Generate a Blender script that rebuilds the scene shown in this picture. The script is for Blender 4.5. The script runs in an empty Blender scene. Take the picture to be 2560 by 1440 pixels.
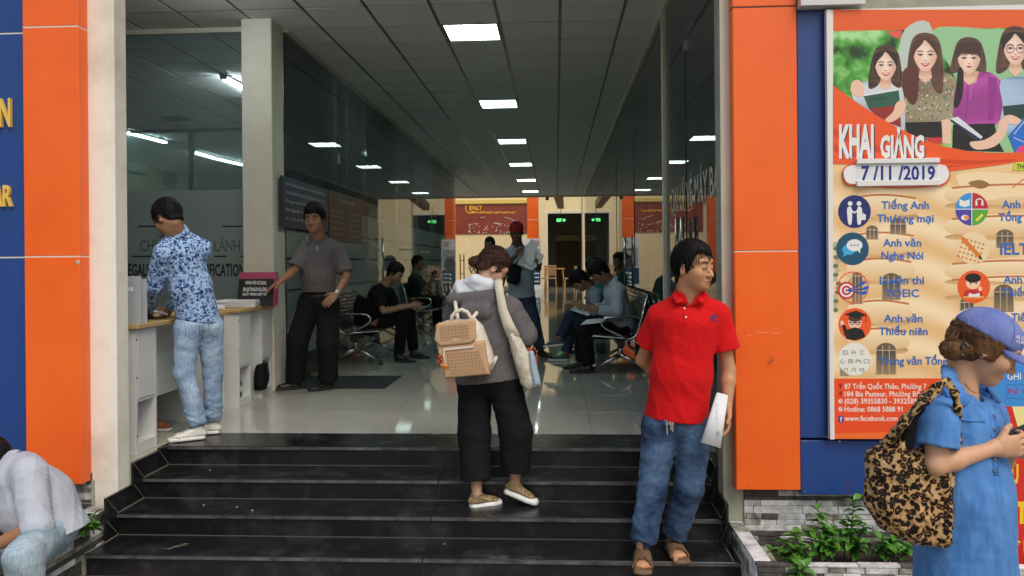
import bpy, bmesh, math, random
import numpy as np
from mathutils import Vector, Matrix
from mathutils.geometry import tessellate_polygon
from mathutils.bvhtree import BVHTree
random.seed(7); np.random.seed(7)
SC = bpy.context.scene
COL = SC.collection
R = math.radians

# ---------------------------------------------------------------- camera
F_PX = 1950.0; YAW = math.atan(110 / F_PX); ROLL = R(.5); CAM_Z = 1.76; HOR = 655
cam = bpy.data.cameras.new("camera"); co = bpy.data.objects.new("camera", cam); COL.objects.link(co)
co.location = (0, 0, CAM_Z)
co.rotation_euler = (Matrix.Rotation(YAW, 3, 'Z') @ Matrix.Rotation(R(90), 3, 'X') @ Matrix.Rotation(-ROLL, 3, 'Z')).to_euler()
cam.sensor_width = 36; cam.lens = 36 * F_PX / 2560
cam.shift_y = (HOR - 720) / 2560
cam.clip_start = .05; cam.clip_end = 500
SC.camera = co
# ---------------------------------------------------------------- light
w = bpy.data.worlds.new("World"); SC.world = w; w.use_nodes = True
nt = w.node_tree; bg = nt.nodes['Background']
sky = nt.nodes.new('ShaderNodeTexSky'); sky.sky_type = 'NISHITA'; sky.sun_disc = False
SUN_EL, SUN_AZ = 52, 150          # azimuth from +Y, clockwise
sky.sun_elevation = R(SUN_EL); sky.sun_rotation = R(SUN_AZ)
sky.air_density = 1.6; sky.dust_density = 4.0; sky.ozone_density = 1.0
nt.links.new(sky.outputs[0], bg.inputs[0]); bg.inputs[1].default_value = 0.11
sl = bpy.data.lights.new("sun", 'SUN'); sl.energy = 0.9; sl.angle = R(30); sl.color = (1, .96, .9)
so = bpy.data.objects.new("sun", sl); COL.objects.link(so); so.location = (3, -6, 9)
_sd = Vector((math.sin(R(SUN_AZ)) * math.cos(R(SUN_EL)), math.cos(R(SUN_AZ)) * math.cos(R(SUN_EL)), math.sin(R(SUN_EL))))
so.rotation_euler = _sd.to_track_quat('Z', 'Y').to_euler()
vs = SC.view_settings; SC.display_settings.display_device = 'sRGB'
vs.view_transform = 'Standard'; vs.look = 'None'; vs.gamma = 1; vs.exposure = 0.35; vs.use_curve_mapping = False
cy = SC.cycles
cy.use_denoising = True; cy.max_bounces = 8; cy.diffuse_bounces = 4; cy.glossy_bounces = 4
cy.transparent_max_bounces = 24; cy.caustics_reflective = False; cy.caustics_refractive = False
cy.sample_clamp_indirect = 6

# ---------------------------------------------------------------- measuring helpers
_ca, _sa, _cr, _sr = math.cos(YAW), math.sin(YAW), math.cos(ROLL), math.sin(ROLL)
def ray(px, py):
    a = px - 1280; b = HOR - py
    u = (a * _cr + b * _sr) / F_PX; v = (-a * _sr + b * _cr) / F_PX
    return (u * _ca - _sa, u * _sa + _ca, v)
def W(px, py, Y):
    d = ray(px, py); t = Y / d[1]; return Vector((d[0] * t, Y, CAM_Z + d[2] * t))
def WZ(px, py, Z):
    d = ray(px, py); t = (Z - CAM_Z) / d[2]; return Vector((d[0] * t, d[1] * t, Z))
def WX(px, py, X):
    d = ray(px, py); t = X / d[0]; return Vector((X, d[1] * t, CAM_Z + d[2] * t))

# ---------------------------------------------------------------- object helpers
WL = {}
def tag(o, label=None, cat=None, group=None, kind=None):
    if label: o['label'] = label
    if cat: o['category'] = cat
    if group: o['group'] = group
    if kind: o['kind'] = kind
    return o
def thing(name, label=None, cat=None, loc=(0, 0, 0), group=None, kind=None, parent=None):
    o = bpy.data.objects.new(name, None); COL.objects.link(o); o.empty_display_size = .1
    if parent is not None:
        o.parent = parent; o.location = Vector(loc) - WL[parent.name]
    else: o.location = loc
    WL[o.name] = Vector(loc)
    return tag(o, label, cat, group, kind)
def link_mesh(name, me, mats, parent=None, origin=None):
    """me vertices are in world coordinates; moved to the origin of the thing"""
    for m in (mats if isinstance(mats, (list, tuple)) else [mats]): me.materials.append(m)
    o = bpy.data.objects.new(name, me); COL.objects.link(o)
    if parent is not None:
        O = WL[parent.name]; o.parent = parent; WL[o.name] = Vector(O)
    else:
        if origin is None:
            n = len(me.vertices); a = np.empty(n * 3); me.vertices.foreach_get('co', a); a = a.reshape(-1, 3)
            origin = ((a[:, 0].min() + a[:, 0].max()) / 2, (a[:, 1].min() + a[:, 1].max()) / 2, a[:, 2].min())
        O = Vector(origin); o.location = O; WL[o.name] = Vector(O)
    me.transform(Matrix.Translation(-O))
    return o
class MB:
    def __init__(s): s.V = []; s.F = []; s.M = []
    def add(s, V, F, m=0):
        b = len(s.V); s.V += [tuple(v) for v in V]; s.F += [tuple(b + i for i in f) for f in F]; s.M += [m] * len(F); return s
    def box(s, lo, hi, m=0, ch=0):
        x0, y0, z0 = lo; x1, y1, z1 = hi
        if x0 > x1: x0, x1 = x1, x0
        if y0 > y1: y0, y1 = y1, y0
        if z0 > z1: z0, z1 = z1, z0
        if ch:
            # chamfer the edges that face the viewer by building an inset top ring on every face
            c = min(ch, (x1 - x0) * .3, (y1 - y0) * .3, (z1 - z0) * .3)
            bm = bmesh.new(); bmesh.ops.create_cube(bm, size=1)
            for v in bm.verts: v.co = ((x0 + x1) / 2 + v.co.x * (x1 - x0), (y0 + y1) / 2 + v.co.y * (y1 - y0), (z0 + z1) / 2 + v.co.z * (z1 - z0))
            bmesh.ops.bevel(bm, geom=bm.edges[:], offset=c, segments=1, affect='EDGES')
            bm.verts.index_update()
            s.add([v.co for v in bm.verts], [[v.index for v in f.verts] for f in bm.faces], m); bm.free(); return s
        V = [(x0, y0, z0), (x1, y0, z0), (x1, y1, z0), (x0, y1, z0), (x0, y0, z1), (x1, y0, z1), (x1, y1, z1), (x0, y1, z1)]
        return s.add(V, [(0, 3, 2, 1), (4, 5, 6, 7), (0, 1, 5, 4), (1, 2, 6, 5), (2, 3, 7, 6), (3, 0, 4, 7)], m)
    def bar(s, a, b, w, h, m=0, up=(0, 0, 1)):
        a = Vector(a); b = Vector(b); d = (b - a).normalized(); u = Vector(up)
        if abs(d.dot(u)) > .99: u = Vector((0, 1, 0))
        sd = d.cross(u).normalized() * w / 2; uu = sd.cross(d).normalized() * h / 2
        V = [p + x * sd + y * uu for p in (a, b) for x, y in ((-1, -1), (1, -1), (1, 1), (-1, 1))]
        return s.add(V, [(3, 2, 1, 0), (4, 5, 6, 7), (0, 1, 5, 4), (1, 2, 6, 5), (2, 3, 7, 6), (3, 0, 4, 7)], m)
    def tube(s, P, r, n=8, m=0, caps=True, closed=False):
        P = [Vector(p) for p in P]; rr = r if isinstance(r, (list, tuple)) else [r] * len(P)
        N = len(P); prev = None; V = []
        for i, p in enumerate(P):
            a = P[i - 1] if (i > 0 or closed) else p; b = P[(i + 1) % N] if (i < N - 1 or closed) else p
            d = (b - a).normalized()
            if prev is None:
                u = Vector((0, 0, 1)) if abs(d.z) < .9 else Vector((0, 1, 0))
                x = d.cross(u).normalized()
            else: x = (prev - d * prev.dot(d)).normalized()
            prev = x; y = d.cross(x)
            V += [p + (x * math.cos(2 * math.pi * k / n) + y * math.sin(2 * math.pi * k / n)) * rr[i] for k in range(n)]
        Fc = []
        for i in range(N if closed else N - 1):
            j = (i + 1) % N
            Fc += [(i * n + k, i * n + (k + 1) % n, j * n + (k + 1) % n, j * n + k) for k in range(n)]
        if caps and not closed: Fc += [tuple(range(n))[::-1], tuple((N - 1) * n + k for k in range(n))]
        return s.add(V, Fc, m)
    def sphere(s, c, r, n=10, m=0):
        r = r if isinstance(r, (tuple, list)) else (r, r, r); V = []; Fc = []
        for i in range(n // 2 + 1):
            t = math.pi * i / (n // 2)
            for k in range(n):
                p = 2 * math.pi * k / n
                V.append((c[0] + r[0] * math.sin(t) * math.cos(p), c[1] + r[1] * math.sin(t) * math.sin(p), c[2] + r[2] * math.cos(t)))
        for i in range(n // 2):
            for k in range(n): Fc.append((i * n + k, (i + 1) * n + k, (i + 1) * n + (k + 1) % n, i * n + (k + 1) % n))
        return s.add(V, Fc, m)
    def prism(s, poly, ex, m=0):
        """poly: 3-D outline, extruded by the vector ex"""
        P = [Vector(p) for p in poly]; e = Vector(ex); n = len(P)
        nor = Vector((0, 0, 0))
        for i in range(n): nor += (P[i] - P[0]).cross(P[(i + 1) % n] - P[0])
        if nor.dot(e) > 0: P = P[::-1]
        tris = tessellate_polygon([P])
        V = P + [p + e for p in P]; Fc = []
        for t in tris:
            a, b, c = t
            if (P[b] - P[a]).cross(P[c] - P[a]).dot(e) > 0: t = (a, c, b)
            Fc.append(tuple(t)); Fc.append(tuple(i + n for i in t[::-1]))
        Fc += [(i, i + n, (i + 1) % n + n, (i + 1) % n) for i in range(n)]
        return s.add(V, Fc, m)
    def build(s, name, mats, parent=None, origin=None, smooth=False):
        me = bpy.data.meshes.new(name); me.from_pydata(s.V, [], s.F)
        if len(set(s.M)) > 1: me.polygons.foreach_set('material_index', s.M)
        if smooth: me.polygons.foreach_set('use_smooth', [True] * len(me.polygons))
        me.update(); return link_mesh(name, me, mats, parent, origin)
def boxo(name, lo, hi, mat, parent=None, ch=0, **k):
    o = MB().box(lo, hi, 0, ch).build(name, mat, parent); return tag(o, **k)
def dup(root, loc, rz=None, label=None):
    def cp(o, par):
        c = o.copy(); COL.objects.link(c)
        if par is not None: c.parent = par
        for ch in o.children: cp(ch, c)
        return c
    c = cp(root, None); c.location = loc
    if rz is not None: c.rotation_euler.z = rz
    if label: c['label'] = label
    return c

# ---------------------------------------------------------------- materials
def nodes(name):
    m = bpy.data.materials.new(name); m.use_nodes = True; n = m.node_tree.nodes; l = m.node_tree.links
    return m, n, l, n['Principled BSDF']
def mat(name, col, rough=.6, metal=0, var=0.0, vscale=8, col2=None, bump=0, bscale=60, spec=.5, emit=None, es=0, stretch=(1, 1, 1), coat=0, detail=4, thr=None, sheen=0, rvar=0):
    m, n, l, p = nodes(name)
    p.inputs['Base Color'].default_value = (*col, 1); p.inputs['Roughness'].default_value = rough
    p.inputs['Metallic'].default_value = metal; p.inputs['Specular IOR Level'].default_value = spec
    if coat: p.inputs['Coat Weight'].default_value = coat; p.inputs['Coat Roughness'].default_value = .08
    if sheen: p.inputs['Sheen Weight'].default_value = sheen
    if emit: p.inputs['Emission Color'].default_value = (*emit, 1); p.inputs['Emission Strength'].default_value = es
    tc = n.new('ShaderNodeTexCoord'); mp = n.new('ShaderNodeMapping'); l.new(tc.outputs['Object'], mp.inputs[0]); mp.inputs['Scale'].default_value = stretch
    if var or col2:
        t = n.new('ShaderNodeTexNoise'); t.inputs['Scale'].default_value = vscale; t.inputs['Detail'].default_value = detail; t.inputs['Roughness'].default_value = .6
        l.new(mp.outputs[0], t.inputs['Vector'])
        rp = n.new('ShaderNodeValToRGB'); lo, hi = thr or (.3, .7)
        rp.color_ramp.elements[0].position = lo; rp.color_ramp.elements[1].position = hi
        c2 = col2 or tuple(min(1, c * (1 + var)) for c in col); c1 = col if col2 else tuple(c * (1 - var) for c in col)
        rp.color_ramp.elements[0].color = (*c1, 1); rp.color_ramp.elements[1].color = (*c2, 1)
        l.new(t.outputs[0], rp.inputs[0]); l.new(rp.outputs[0], p.inputs['Base Color'])
        if rvar:
            mr = n.new('ShaderNodeMapRange'); mr.inputs[3].default_value = rough - rvar; mr.inputs[4].default_value = rough + rvar
            l.new(t.outputs[0], mr.inputs[0]); l.new(mr.outputs[0], p.inputs['Roughness'])
    if bump:
        t2 = n.new('ShaderNodeTexNoise'); t2.inputs['Scale'].default_value = bscale; t2.inputs['Detail'].default_value = 3
        l.new(mp.outputs[0], t2.inputs['Vector']); b = n.new('ShaderNodeBump'); b.inputs['Strength'].default_value = bump; b.inputs['Distance'].default_value = .01
        l.new(t2.outputs[0], b.inputs['Height']); l.new(b.outputs[0], p.inputs['Normal'])
    return m
def glass_mat(name, tint=(.82, .9, .88), ior=1.5, film=None, fw=0):
    """thin pane: clear with a Fresnel mirror; film = colour of a frosted film of weight fw"""
    m, n, l, p = nodes(name); n.remove(p); out = n['Material Output']
    tr = n.new('ShaderNodeBsdfTransparent'); tr.inputs[0].default_value = (*tint, 1)
    base = tr
    if not film:
        dd = n.new('ShaderNodeBsdfDiffuse'); dd.inputs[0].default_value = (.55, .66, .7, 1); dt = n.new('ShaderNodeBsdfTranslucent'); dt.inputs[0].default_value = (.55, .66, .7, 1); md = n.new('ShaderNodeMixShader'); md.inputs[0].default_value = .4; l.new(dd.outputs[0], md.inputs[1]); l.new(dt.outputs[0], md.inputs[2])  # pale haze mixed in for dirt and for bright street reflections on the panes
        mq = n.new('ShaderNodeMixShader'); tn = n.new('ShaderNodeTexNoise'); tn.inputs['Scale'].default_value = 1.5; tn.inputs['Detail'].default_value = 6; tcx = n.new('ShaderNodeTexCoord'); l.new(tcx.outputs['Object'], tn.inputs[0]); mrr = n.new('ShaderNodeMapRange'); mrr.inputs[3].default_value = .0; mrr.inputs[4].default_value = .3; l.new(tn.outputs[0], mrr.inputs[0]); l.new(mrr.outputs[0], mq.inputs[0]); l.new(tr.outputs[0], mq.inputs[1]); l.new(md.outputs[0], mq.inputs[2]); base = mq
    if film:
        df = n.new('ShaderNodeBsdfDiffuse'); df.inputs[0].default_value = (*film, 1)
        tl = n.new('ShaderNodeBsdfTranslucent'); tl.inputs[0].default_value = (*film, 1)
        mm = n.new('ShaderNodeMixShader'); mm.inputs[0].default_value = .5; l.new(df.outputs[0], mm.inputs[1]); l.new(tl.outputs[0], mm.inputs[2])
        m2 = n.new('ShaderNodeMixShader'); m2.inputs[0].default_value = fw; l.new(tr.outputs[0], m2.inputs[1]); l.new(mm.outputs[0], m2.inputs[2]); base = m2
    gl = n.new('ShaderNodeBsdfGlossy'); gl.inputs['Roughness'].default_value = 0.0 if not film else .02
    fr = n.new('ShaderNodeFresnel'); fr.inputs[0].default_value = ior
    mx = n.new('ShaderNodeMixShader'); l.new(fr.outputs[0], mx.inputs[0]); l.new(base.outputs[0], mx.inputs[1]); l.new(gl.outputs[0], mx.inputs[2]); l.new(mx.outputs[0], out.inputs[0])
    return m
def vcol_mat(name, rough=.5, coat=0, noise=0, spec=.5, bump=0):
    m, n, l, p = nodes(name); a = n.new('ShaderNodeAttribute'); a.attribute_name = 'Col'
    if noise:
        t = n.new('ShaderNodeTexNoise'); t.inputs['Scale'].default_value = 30; tc = n.new('ShaderNodeTexCoord'); l.new(tc.outputs['Object'], t.inputs['Vector'])
        mr = n.new('ShaderNodeMapRange'); mr.inputs[3].default_value = 1 - noise; mr.inputs[4].default_value = 1 + noise; l.new(t.outputs[0], mr.inputs[0])
        mx = n.new('ShaderNodeVectorMath'); mx.operation = 'SCALE'; l.new(a.outputs['Color'], mx.inputs[0]); l.new(mr.outputs[0], mx.inputs['Scale']); l.new(mx.outputs[0], p.inputs['Base Color'])
        if bump:
            b = n.new('ShaderNodeBump'); b.inputs['Strength'].default_value = bump; b.inputs['Distance'].default_value = .004; l.new(t.outputs[0], b.inputs['Height']); l.new(b.outputs[0], p.inputs['Normal'])
    else: l.new(a.outputs['Color'], p.inputs['Base Color'])
    p.inputs['Roughness'].default_value = rough; p.inputs['Specular IOR Level'].default_value = spec
    if coat: p.inputs['Coat Weight'].default_value = coat
    return m
def s2l(r, g, b):
    return tuple(((c / 255) / 12.92 if c / 255 <= .04045 else ((c / 255 + .055) / 1.055) ** 2.4) for c in (r, g, b))

M = {}
M['orange'] = mat('orange_panel', (.84, .115, .010), .32, col2=(.93, .15, .014), vscale=2.2, bump=.06, bscale=2.5, detail=9, rvar=.08)
M['blue'] = mat('blue_panel', (.012, .055, .24), .35, var=.08, vscale=2)
M['cream'] = mat('cream_plaster', (.62, .58, .46), .8, col2=(.72, .69, .58), vscale=3.5, bump=.25, bscale=14, detail=8)
M['cream2'] = mat('stained_cream_plaster', (.6, .56, .46), .8, col2=(.82, .79, .7), vscale=2.2, bump=.3, bscale=14, detail=10, thr=(.28, .52))
M['greywall'] = mat('grey_green_plaster', (.36, .37, .29), .85, var=.2, vscale=5, bump=.3, bscale=25)
M['wall'] = mat('interior_cream_wall', (.78, .66, .38), .8, var=.05)
M['ceil'] = mat('ceiling_tile_board', (.84, .84, .82), .9, var=.06, vscale=2, bump=.15, bscale=120)
M['ceil_far'] = M['ceil']
M['tbar'] = mat('ceiling_grid_metal', (.3, .3, .27), .6)
M['floor'] = mat('polished_beige_tile', (.36, .36, .33), .055, col2=(.43, .43, .39), vscale=1.3, detail=6, spec=.7)
M['grout'] = mat('floor_joint', (.12, .11, .09), .8)
M['granite'] = mat('black_granite', (.008, .008, .009), .24, col2=(.055, .055, .06), vscale=5, detail=12, thr=(.48, .95), bump=.06, bscale=200, rvar=.14)
M['granite_edge'] = mat('worn_skylit_granite_edge', (.03, .03, .032), .35, col2=(.13, .13, .13), vscale=9)  # worn nosing, its colour also paler for the sky it reflects
M['joint'] = mat('cement_joint', (.1, .095, .08), .9)
M['pave'] = mat('pavement_concrete', (.28, .26, .23), .85, var=.15, vscale=2, bump=.2)
M['steel'] = mat('polished_steel', (.55, .56, .56), .18, metal=1)
M['steel_dk'] = mat('brushed_dark_steel', (.22, .22, .22), .35, metal=1)
M['black'] = mat('black_plastic', (.015, .015, .016), .45)
M['white'] = mat('white_laminate', (.62, .63, .63), .5, var=.03)
M['white2'] = mat('white_plastic', (.75, .75, .73), .45)
M['wood'] = mat('light_wood_edge', (.42, .27, .11), .45, col2=(.52, .35, .16), vscale=10, stretch=(1, 8, 8))
M['beech'] = mat('beech_wood', (.5, .29, .11), .45, var=.1, vscale=20)
M['glass'] = glass_mat('clear_glass', (.86, .92, .9), 1.55)
M['glassdk'] = glass_mat('tinted_glass', (.6, .68, .68), 1.6)
M['film'] = glass_mat('frosted_film_glass', (.7, .76, .76), 1.5, film=(.62, .72, .71), fw=.72)
M['screw'] = mat('screw_head', (.4, .4, .4), .4, metal=1)
M['print'] = vcol_mat('printed_vinyl', .45)
M['letters'] = mat('yellow_letter', (.78, .52, .1), .4)
M['light'] = mat('lamp_tube_light', (1, 1, 1), .5, emit=(.86, .95, 1), es=60)
M['troffer'] = mat('troffer_diffuser', (1, 1, 1), .5, emit=(.74, 1, .9), es=14)
M['sealant'] = mat('white_sealant', (.7, .68, .6), .6)
# ================================================================ SETTING
FZ = .525; CZc = 4.14
XL, XR = -2.72, 1.04
pv = MB(); pv.box((-120, -120, -.2), (120, 4.66, 0)); tag(pv.build('pavement', M['pave']), kind='structure')
# ---- hall floor: one base sheet and separate tiles on it
fl = boxo('hall_floor', (-9.9, 5.60, FZ - .15), (6, 37, FZ - .004), M['grout'], kind='structure')
TS = .8
me_cache = {}
def tilemesh(sx, sy, h, m):
    k = (round(sx, 3), round(sy, 3), h, m.name)
    if k not in me_cache:
        b = MB().box((0, 0, -h), (sx, sy, 0), 0, .001); me = bpy.data.meshes.new('tile'); me.from_pydata(b.V, [], b.F); me.materials.append(m); me_cache[k] = me
    return me_cache[k]
def place(me, name, loc, parent):
    o = bpy.data.objects.new(name, me); COL.objects.link(o); o.parent = parent; o.location = Vector(loc) - WL[parent.name]; return o
far = MB()
xs = [-2.95 + TS * i for i in range(-1, 6)]
ys = [5.60 + TS * j for j in range(40)]
for x in xs:
    for j, y in enumerate(ys):
        x1 = min(x + TS, 1.2); 
        if y + TS > 37: continue
        if j < 26: place(tilemesh(x1 - x - .003, TS - .003, .02, M['floor']), 'floor_tile', (x, y, FZ), fl)
        else: far.box((x, y, FZ - .02), (x1 - .003, y + TS - .003, FZ))
far.box((-9.9, 5.60, FZ - .02), (-3.753, 36.99, FZ)); far.box((1.203, 5.60, FZ - .02), (6, 36.99, FZ))
far.box((-3.75, 36.8, FZ - .02), (1.2, 36.99, FZ))
tag(far.build('floor_tile_field', M['floor'], fl), kind='stuff')

# ---- stairs
M['joint2'] = mat('pale_cement_joint', (.26, .24, .19), .9)
ZS = [.0, .13, .2617, .3933, .525]
YF = [4.28, 4.58, 4.88, 5.20]        # riser faces of treads 1..4
st = thing('front_steps', kind='structure', loc=(-.85, 4.28, 0))
XS0, XS1 = -2.66, .945
OV = .018; TH = .026
cuts = [(-2.66, -.75), (-.748, .945)]
for i in range(4):
    z = ZS[i + 1]; yb = YF[i + 1] if i < 3 else 5.598
    for (a, b) in cuts:
        jit = 0 if i != 3 else .12
        if i == 0: a = -2.66 if a < -1 else a; b = 1.0 if b > 0 else b
        a2 = a + (jit if a > -1 else 0); b2 = b + (jit if b < 0 else 0)
        if i == 0 and a < -1: a2 = -2.675
        t = MB().box((a2, YF[i] - OV, z - TH), (b2, yb - .0015 if i < 3 else yb, z), 0, .003); t.build('tread', M['granite'], st)
        MB().box((a2 + .002, YF[i] - OV - .0015, z - TH + .004), (b2 - .002, YF[i] - OV + .0, z - .004)).build('tread_edge', M['granite_edge'], st)
        MB().box((a2, YF[i], ZS[i] + .002 if i else .001), (b2 - .002, YF[i] + .012, z - TH - .001)).build('riser', M['granite'], st)
    # pale cement line at the foot of each riser
    MB().box((XS0, YF[i] - .004, ZS[i] + (.0005)), (XS1, YF[i], ZS[i] + .004)).build('cement_line', M['joint'], st)
core = MB()
for i in range(4): core.box((-2.9, YF[i] + .014, -.1 + .001 * i), (1.2, 5.59, ZS[i + 1] - TH - .002 - .0))
core.build('stair_core', M['greywall'], st)
# stepped skirting of mitred black tiles on both side walls
for X, s in ((XS0, 1), (XS1, -1)):
    wv = .125
    for i in range(4):
        yb = YF[i + 1] if i < 3 else 5.6; z = ZS[i + 1]; g = .0018
        vert = [(X, YF[i], ZS[i] + g), (X, YF[i], z - g), (X, YF[i] - wv, z + wv - g), (X, YF[i] - wv, ZS[i] + wv + g)] if i else None
        hz = [(X, YF[i] + g, z), (X, yb - g, z), (X, yb - g - wv, z + wv), (X, YF[i] + g - wv, z + wv)]
        if i == 3: vert = [(X, YF[3], ZS[3] + g), (X, YF[3], ZS[4]), (X, YF[3] - wv, ZS[4] + .01), (X, YF[3] - wv, ZS[3] + wv + g)]
        if i == 3: hz = [(X, YF[3] + g, z), (X, 5.22, z), (X, 5.22, z + .012), (X, YF[3] + g - wv, z + .012)]
        if i == 0: hz = [(X, YF[0] + .17, z), (X, yb - g, z), (X, yb - g - wv, z + wv), (X, YF[0] + .17, z + wv)]; hz = hz[:3] + [(X, YF[1] - wv - g, z)] if False else [(X, YF[1] - wv, z + .001), (X, yb - g, z + .001), (X, yb - g - wv, z + wv)]
        for P in (vert, hz):
            if P: MB().prism(P, (-s * .014, 0, 0)).build('skirting_tile', M['granite'], st)
        e = .0012 * s
        if i < 3: MB().bar((X + e * .3, yb, ZS[i + 1] + .004), (X + e * .3, yb - wv, ZS[i + 1] + wv), .0022, .0035, up=(1, 0, 0)).build('mitre_joint', M['joint2'], st)
        if i: MB().bar((X + e * .3, YF[i], ZS[i + 1]), (X + e * .3, YF[i] - wv, ZS[i + 1] + (wv if i < 3 else .01)), .0022, .0035, up=(1, 0, 0)).build('mitre_joint', M['joint2'], st)
        MB().bar((X + e * .5, YF[i], ZS[i + 1] + .003), (X + e * .5, yb, ZS[i + 1] + .003), .004, .004).build('cement_line', M['joint2'], st)
# ---- entrance side walls (cream plastered piers)
pl = thing('entrance_pier', 'cream plastered pier with stained edges left of the entrance steps', 'pier', (-2.8, 4.7, 0))
MB().box((-3.4, 4.60, 0), (XS0 - .0145, 4.74, 4.6), 0, .006).build('pier_body', M['cream2'], pl)
MB().box((-2.90, 4.59, 0), (-2.815, 4.5995, .455)).build('shaded_concrete_strip', M['greywall'], pl)  # thin grey-green strip standing in for shadowed concrete under the orange panel
pr = thing('entrance_pier', 'narrow cream pier beside the red shirt man and the orange cladding', 'pier', (1.2, 4.7, 0))
MB().box((XS1 + .0145, 4.60, 0), (1.7, 4.745, 4.6), 0, .006).build('pier_body', M['greywall'], pr)
MB().box((XS1 + .0145, 4.585, .9), (1.03, 4.60, 4.6), 0, .003).build('plaster_face', M['cream'], pr)
# stone base under the desk area left of the steps
bs = boxo('landing_base', (-9.9, 4.745, 0), (XS0 - .016, 5.598, FZ), M['greywall'], kind='structure')
# facade backing walls
boxo('facade_wall', (-12, 4.66, 0), (-3.401, 4.86, 7), M['greywall'], kind='structure')
boxo('facade_wall', (1.701, 4.66, 0), (12, 4.86, 7), M['greywall'], kind='structure')
boxo('entrance_beam', (-3.4, 4.60, 4.601), (1.7, 4.9, 7), M['cream'], kind='structure')
# ---- interior shell
boxo('left_room_wall', (-10.1, 4.86, 0), (-9.9, 37.2, 4.6), M['wall'], kind='structure')
boxo('right_room_wall', (6.0, 4.86, 0), (6.2, 37.2, 4.6), M['greywall'], kind='structure')
boxo('ceiling_slab', (-10.1, 4.91, 4.4), (6.2, 28.36, 4.9), M['greywall'], kind='structure')
cl = thing('suspended_ceiling', kind='structure', loc=(-.8, 7, CZc))
MB().box((-9.9, 4.91, CZc + .010), (6.0, 28.36, CZc + .03)).build('grid_backing', M['tbar'], cl)
X0c, Y0c, dxc, dyc = -1.14, 7.75, .6, .6133
LX = 0; farc = MB()
cme = None
for iy in range(-4, 34):
    for ix in range(-15, 12):
        x = X0c + ix * dxc; y = Y0c + iy * dyc
        if ix == 0 and iy >= 0 and iy % 6 == 0 and iy <= 30: continue
        x1 = x + dxc; 
        if x1 > 6 or y + dyc > 28.37: continue
        tx = 0
        vis = (-2 <= ix - 0 <= 3 and iy < 18) or (-8 <= ix < -2 and iy < 14)
        g = .016
        if vis:
            o = place(tilemesh(dxc - 2 * g, dyc - 2 * g, .012, M['ceil']), 'ceiling_tile', (x + g, y + g, CZc + .009 + random.uniform(-.002, .001)), cl)
            o.rotation_euler = (random.uniform(-.003, .003), random.uniform(-.003, .003), 0)
        else: farc.box((x + g, y + g, CZc - .003), (x1 - g, y + dyc - g, CZc + .009))
tag(farc.build('ceiling_tile_field', M['ceil'], cl), kind='stuff')
# metal rails of the grid, slightly paler, along the hall
rl = MB()
for ix in range(-15, 12):
    x = X0c + ix * dxc
    rl.box((x - .011, 5.2, CZc + .001), (x + .011, 28.3, CZc + .0095))
for iy in range(-4, 34):
    y = Y0c + iy * dyc
    rl.box((-9.8, y - .006, CZc + .003), (5.9, y + .006, CZc + .0092))
M['rail'] = mat('grid_rail', (.12, .12, .105), .35)
tag(rl.build('grid_rail', M['rail'], cl), kind='stuff')
# ---- troffer lights
for k in range(6):
    y = Y0c + 6 * k * dyc
    pos = ['nearest to the entrance', 'second from the entrance', 'third from the entrance', 'fourth from the entrance', 'fifth from the entrance', 'farthest, by the end of the hall ceiling'][k]
    t = thing('ceiling_light', 'square louvred hall light, ' + pos, 'ceiling light', (X0c + .3, y + .3, CZc), group='square lights in the hall ceiling')
    fr = MB(); x0 = X0c + .012; x1 = x0 + .576; y0 = y + .012; y1 = y0 + .589; z = CZc
    for a in ((x0, y0, x1, y0 + .02), (x0, y1 - .02, x1, y1), (x0, y0, x0 + .02, y1), (x1 - .02, y0, x1, y1)): fr.box((a[0], a[1], z - .001), (a[2], a[3], z + .009))
    fr.build('frame', M['rail'], t)
    for c in range(3):
        a = x0 + .022 + c * .178; MB().box((a, y0 + .022, z + .004), (a + .172, y1 - .022, z + .008)).build('diffuser', M['troffer'], t)
        lv = MB()
        for q in range(1, 9): lv.box((a, y0 + .02 + q * .061, z - .004), (a + .172, y0 + .025 + q * .061, z + .0035))
        lv.build('louvre', M['white2'], t)
        MB().box((a + .173, y0 + .02, z - .006), (a + .177, y1 - .02, z + .004)).build('divider', M['steel'], t)
# ---- tube lights of the left office and hall
def tube_light(p0, p1, label, n=2):
    p0 = Vector(p0); p1 = Vector(p1); d = (p1 - p0).normalized(); s = Vector((d.y, -d.x, 0))
    t = thing('tube_light', label, 'tube light', (p0 + p1) / 2, group='fluorescent tube lights in the office')
    MB().bar(p0 + Vector((0, 0, .03)), p1 + Vector((0, 0, .03)), .09, .03).build('housing', M['white2'], t)
    for q in ((-.028, .028) if n == 2 else (0,)): MB().tube([p0 + d * .03 + s * q, p1 - d * .03 + s * q], .014, 8).build('tube', M['light'], t)
    for e in (p0, p1 - d * .025): MB().bar(e, e + d * .025, .09, .04).build('end_cap', M['white2'], t)
zt = CZc - .05
for a, b, lb in (((558, 194), (640, 250), 'double tube light on the office ceiling partly behind the concrete post'),
                 ((312, 330), (404, 354), 'tube light on the office ceiling, lowest left, above the air conditioner'),
                 ((482, 380), (536, 396), 'thin tube light on the office ceiling beside the glass post'),
                 ((540, 397), (600, 411), 'tube light at the far end of the office ceiling, right of the glass post'),
                 ((782, 320), (840, 349), 'tube light seen through the corridor glass, nearest of that row'),
                 ((892, 372), (948, 410), 'tube light seen through the corridor glass, second of that row'),
                 ((995, 436), (1022, 450), 'tube light seen through the corridor glass, third of that row')):
    A, B = WZ(*a, zt), WZ(*b, zt)
    d = (B - A); d.normalize()
    if a[0] in (892, 558, 782, 995): B = Vector((A.x, A.y + 1.25, zt))
    else: B = A + d * 1.25
    tube_light(A, B, lb)
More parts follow.
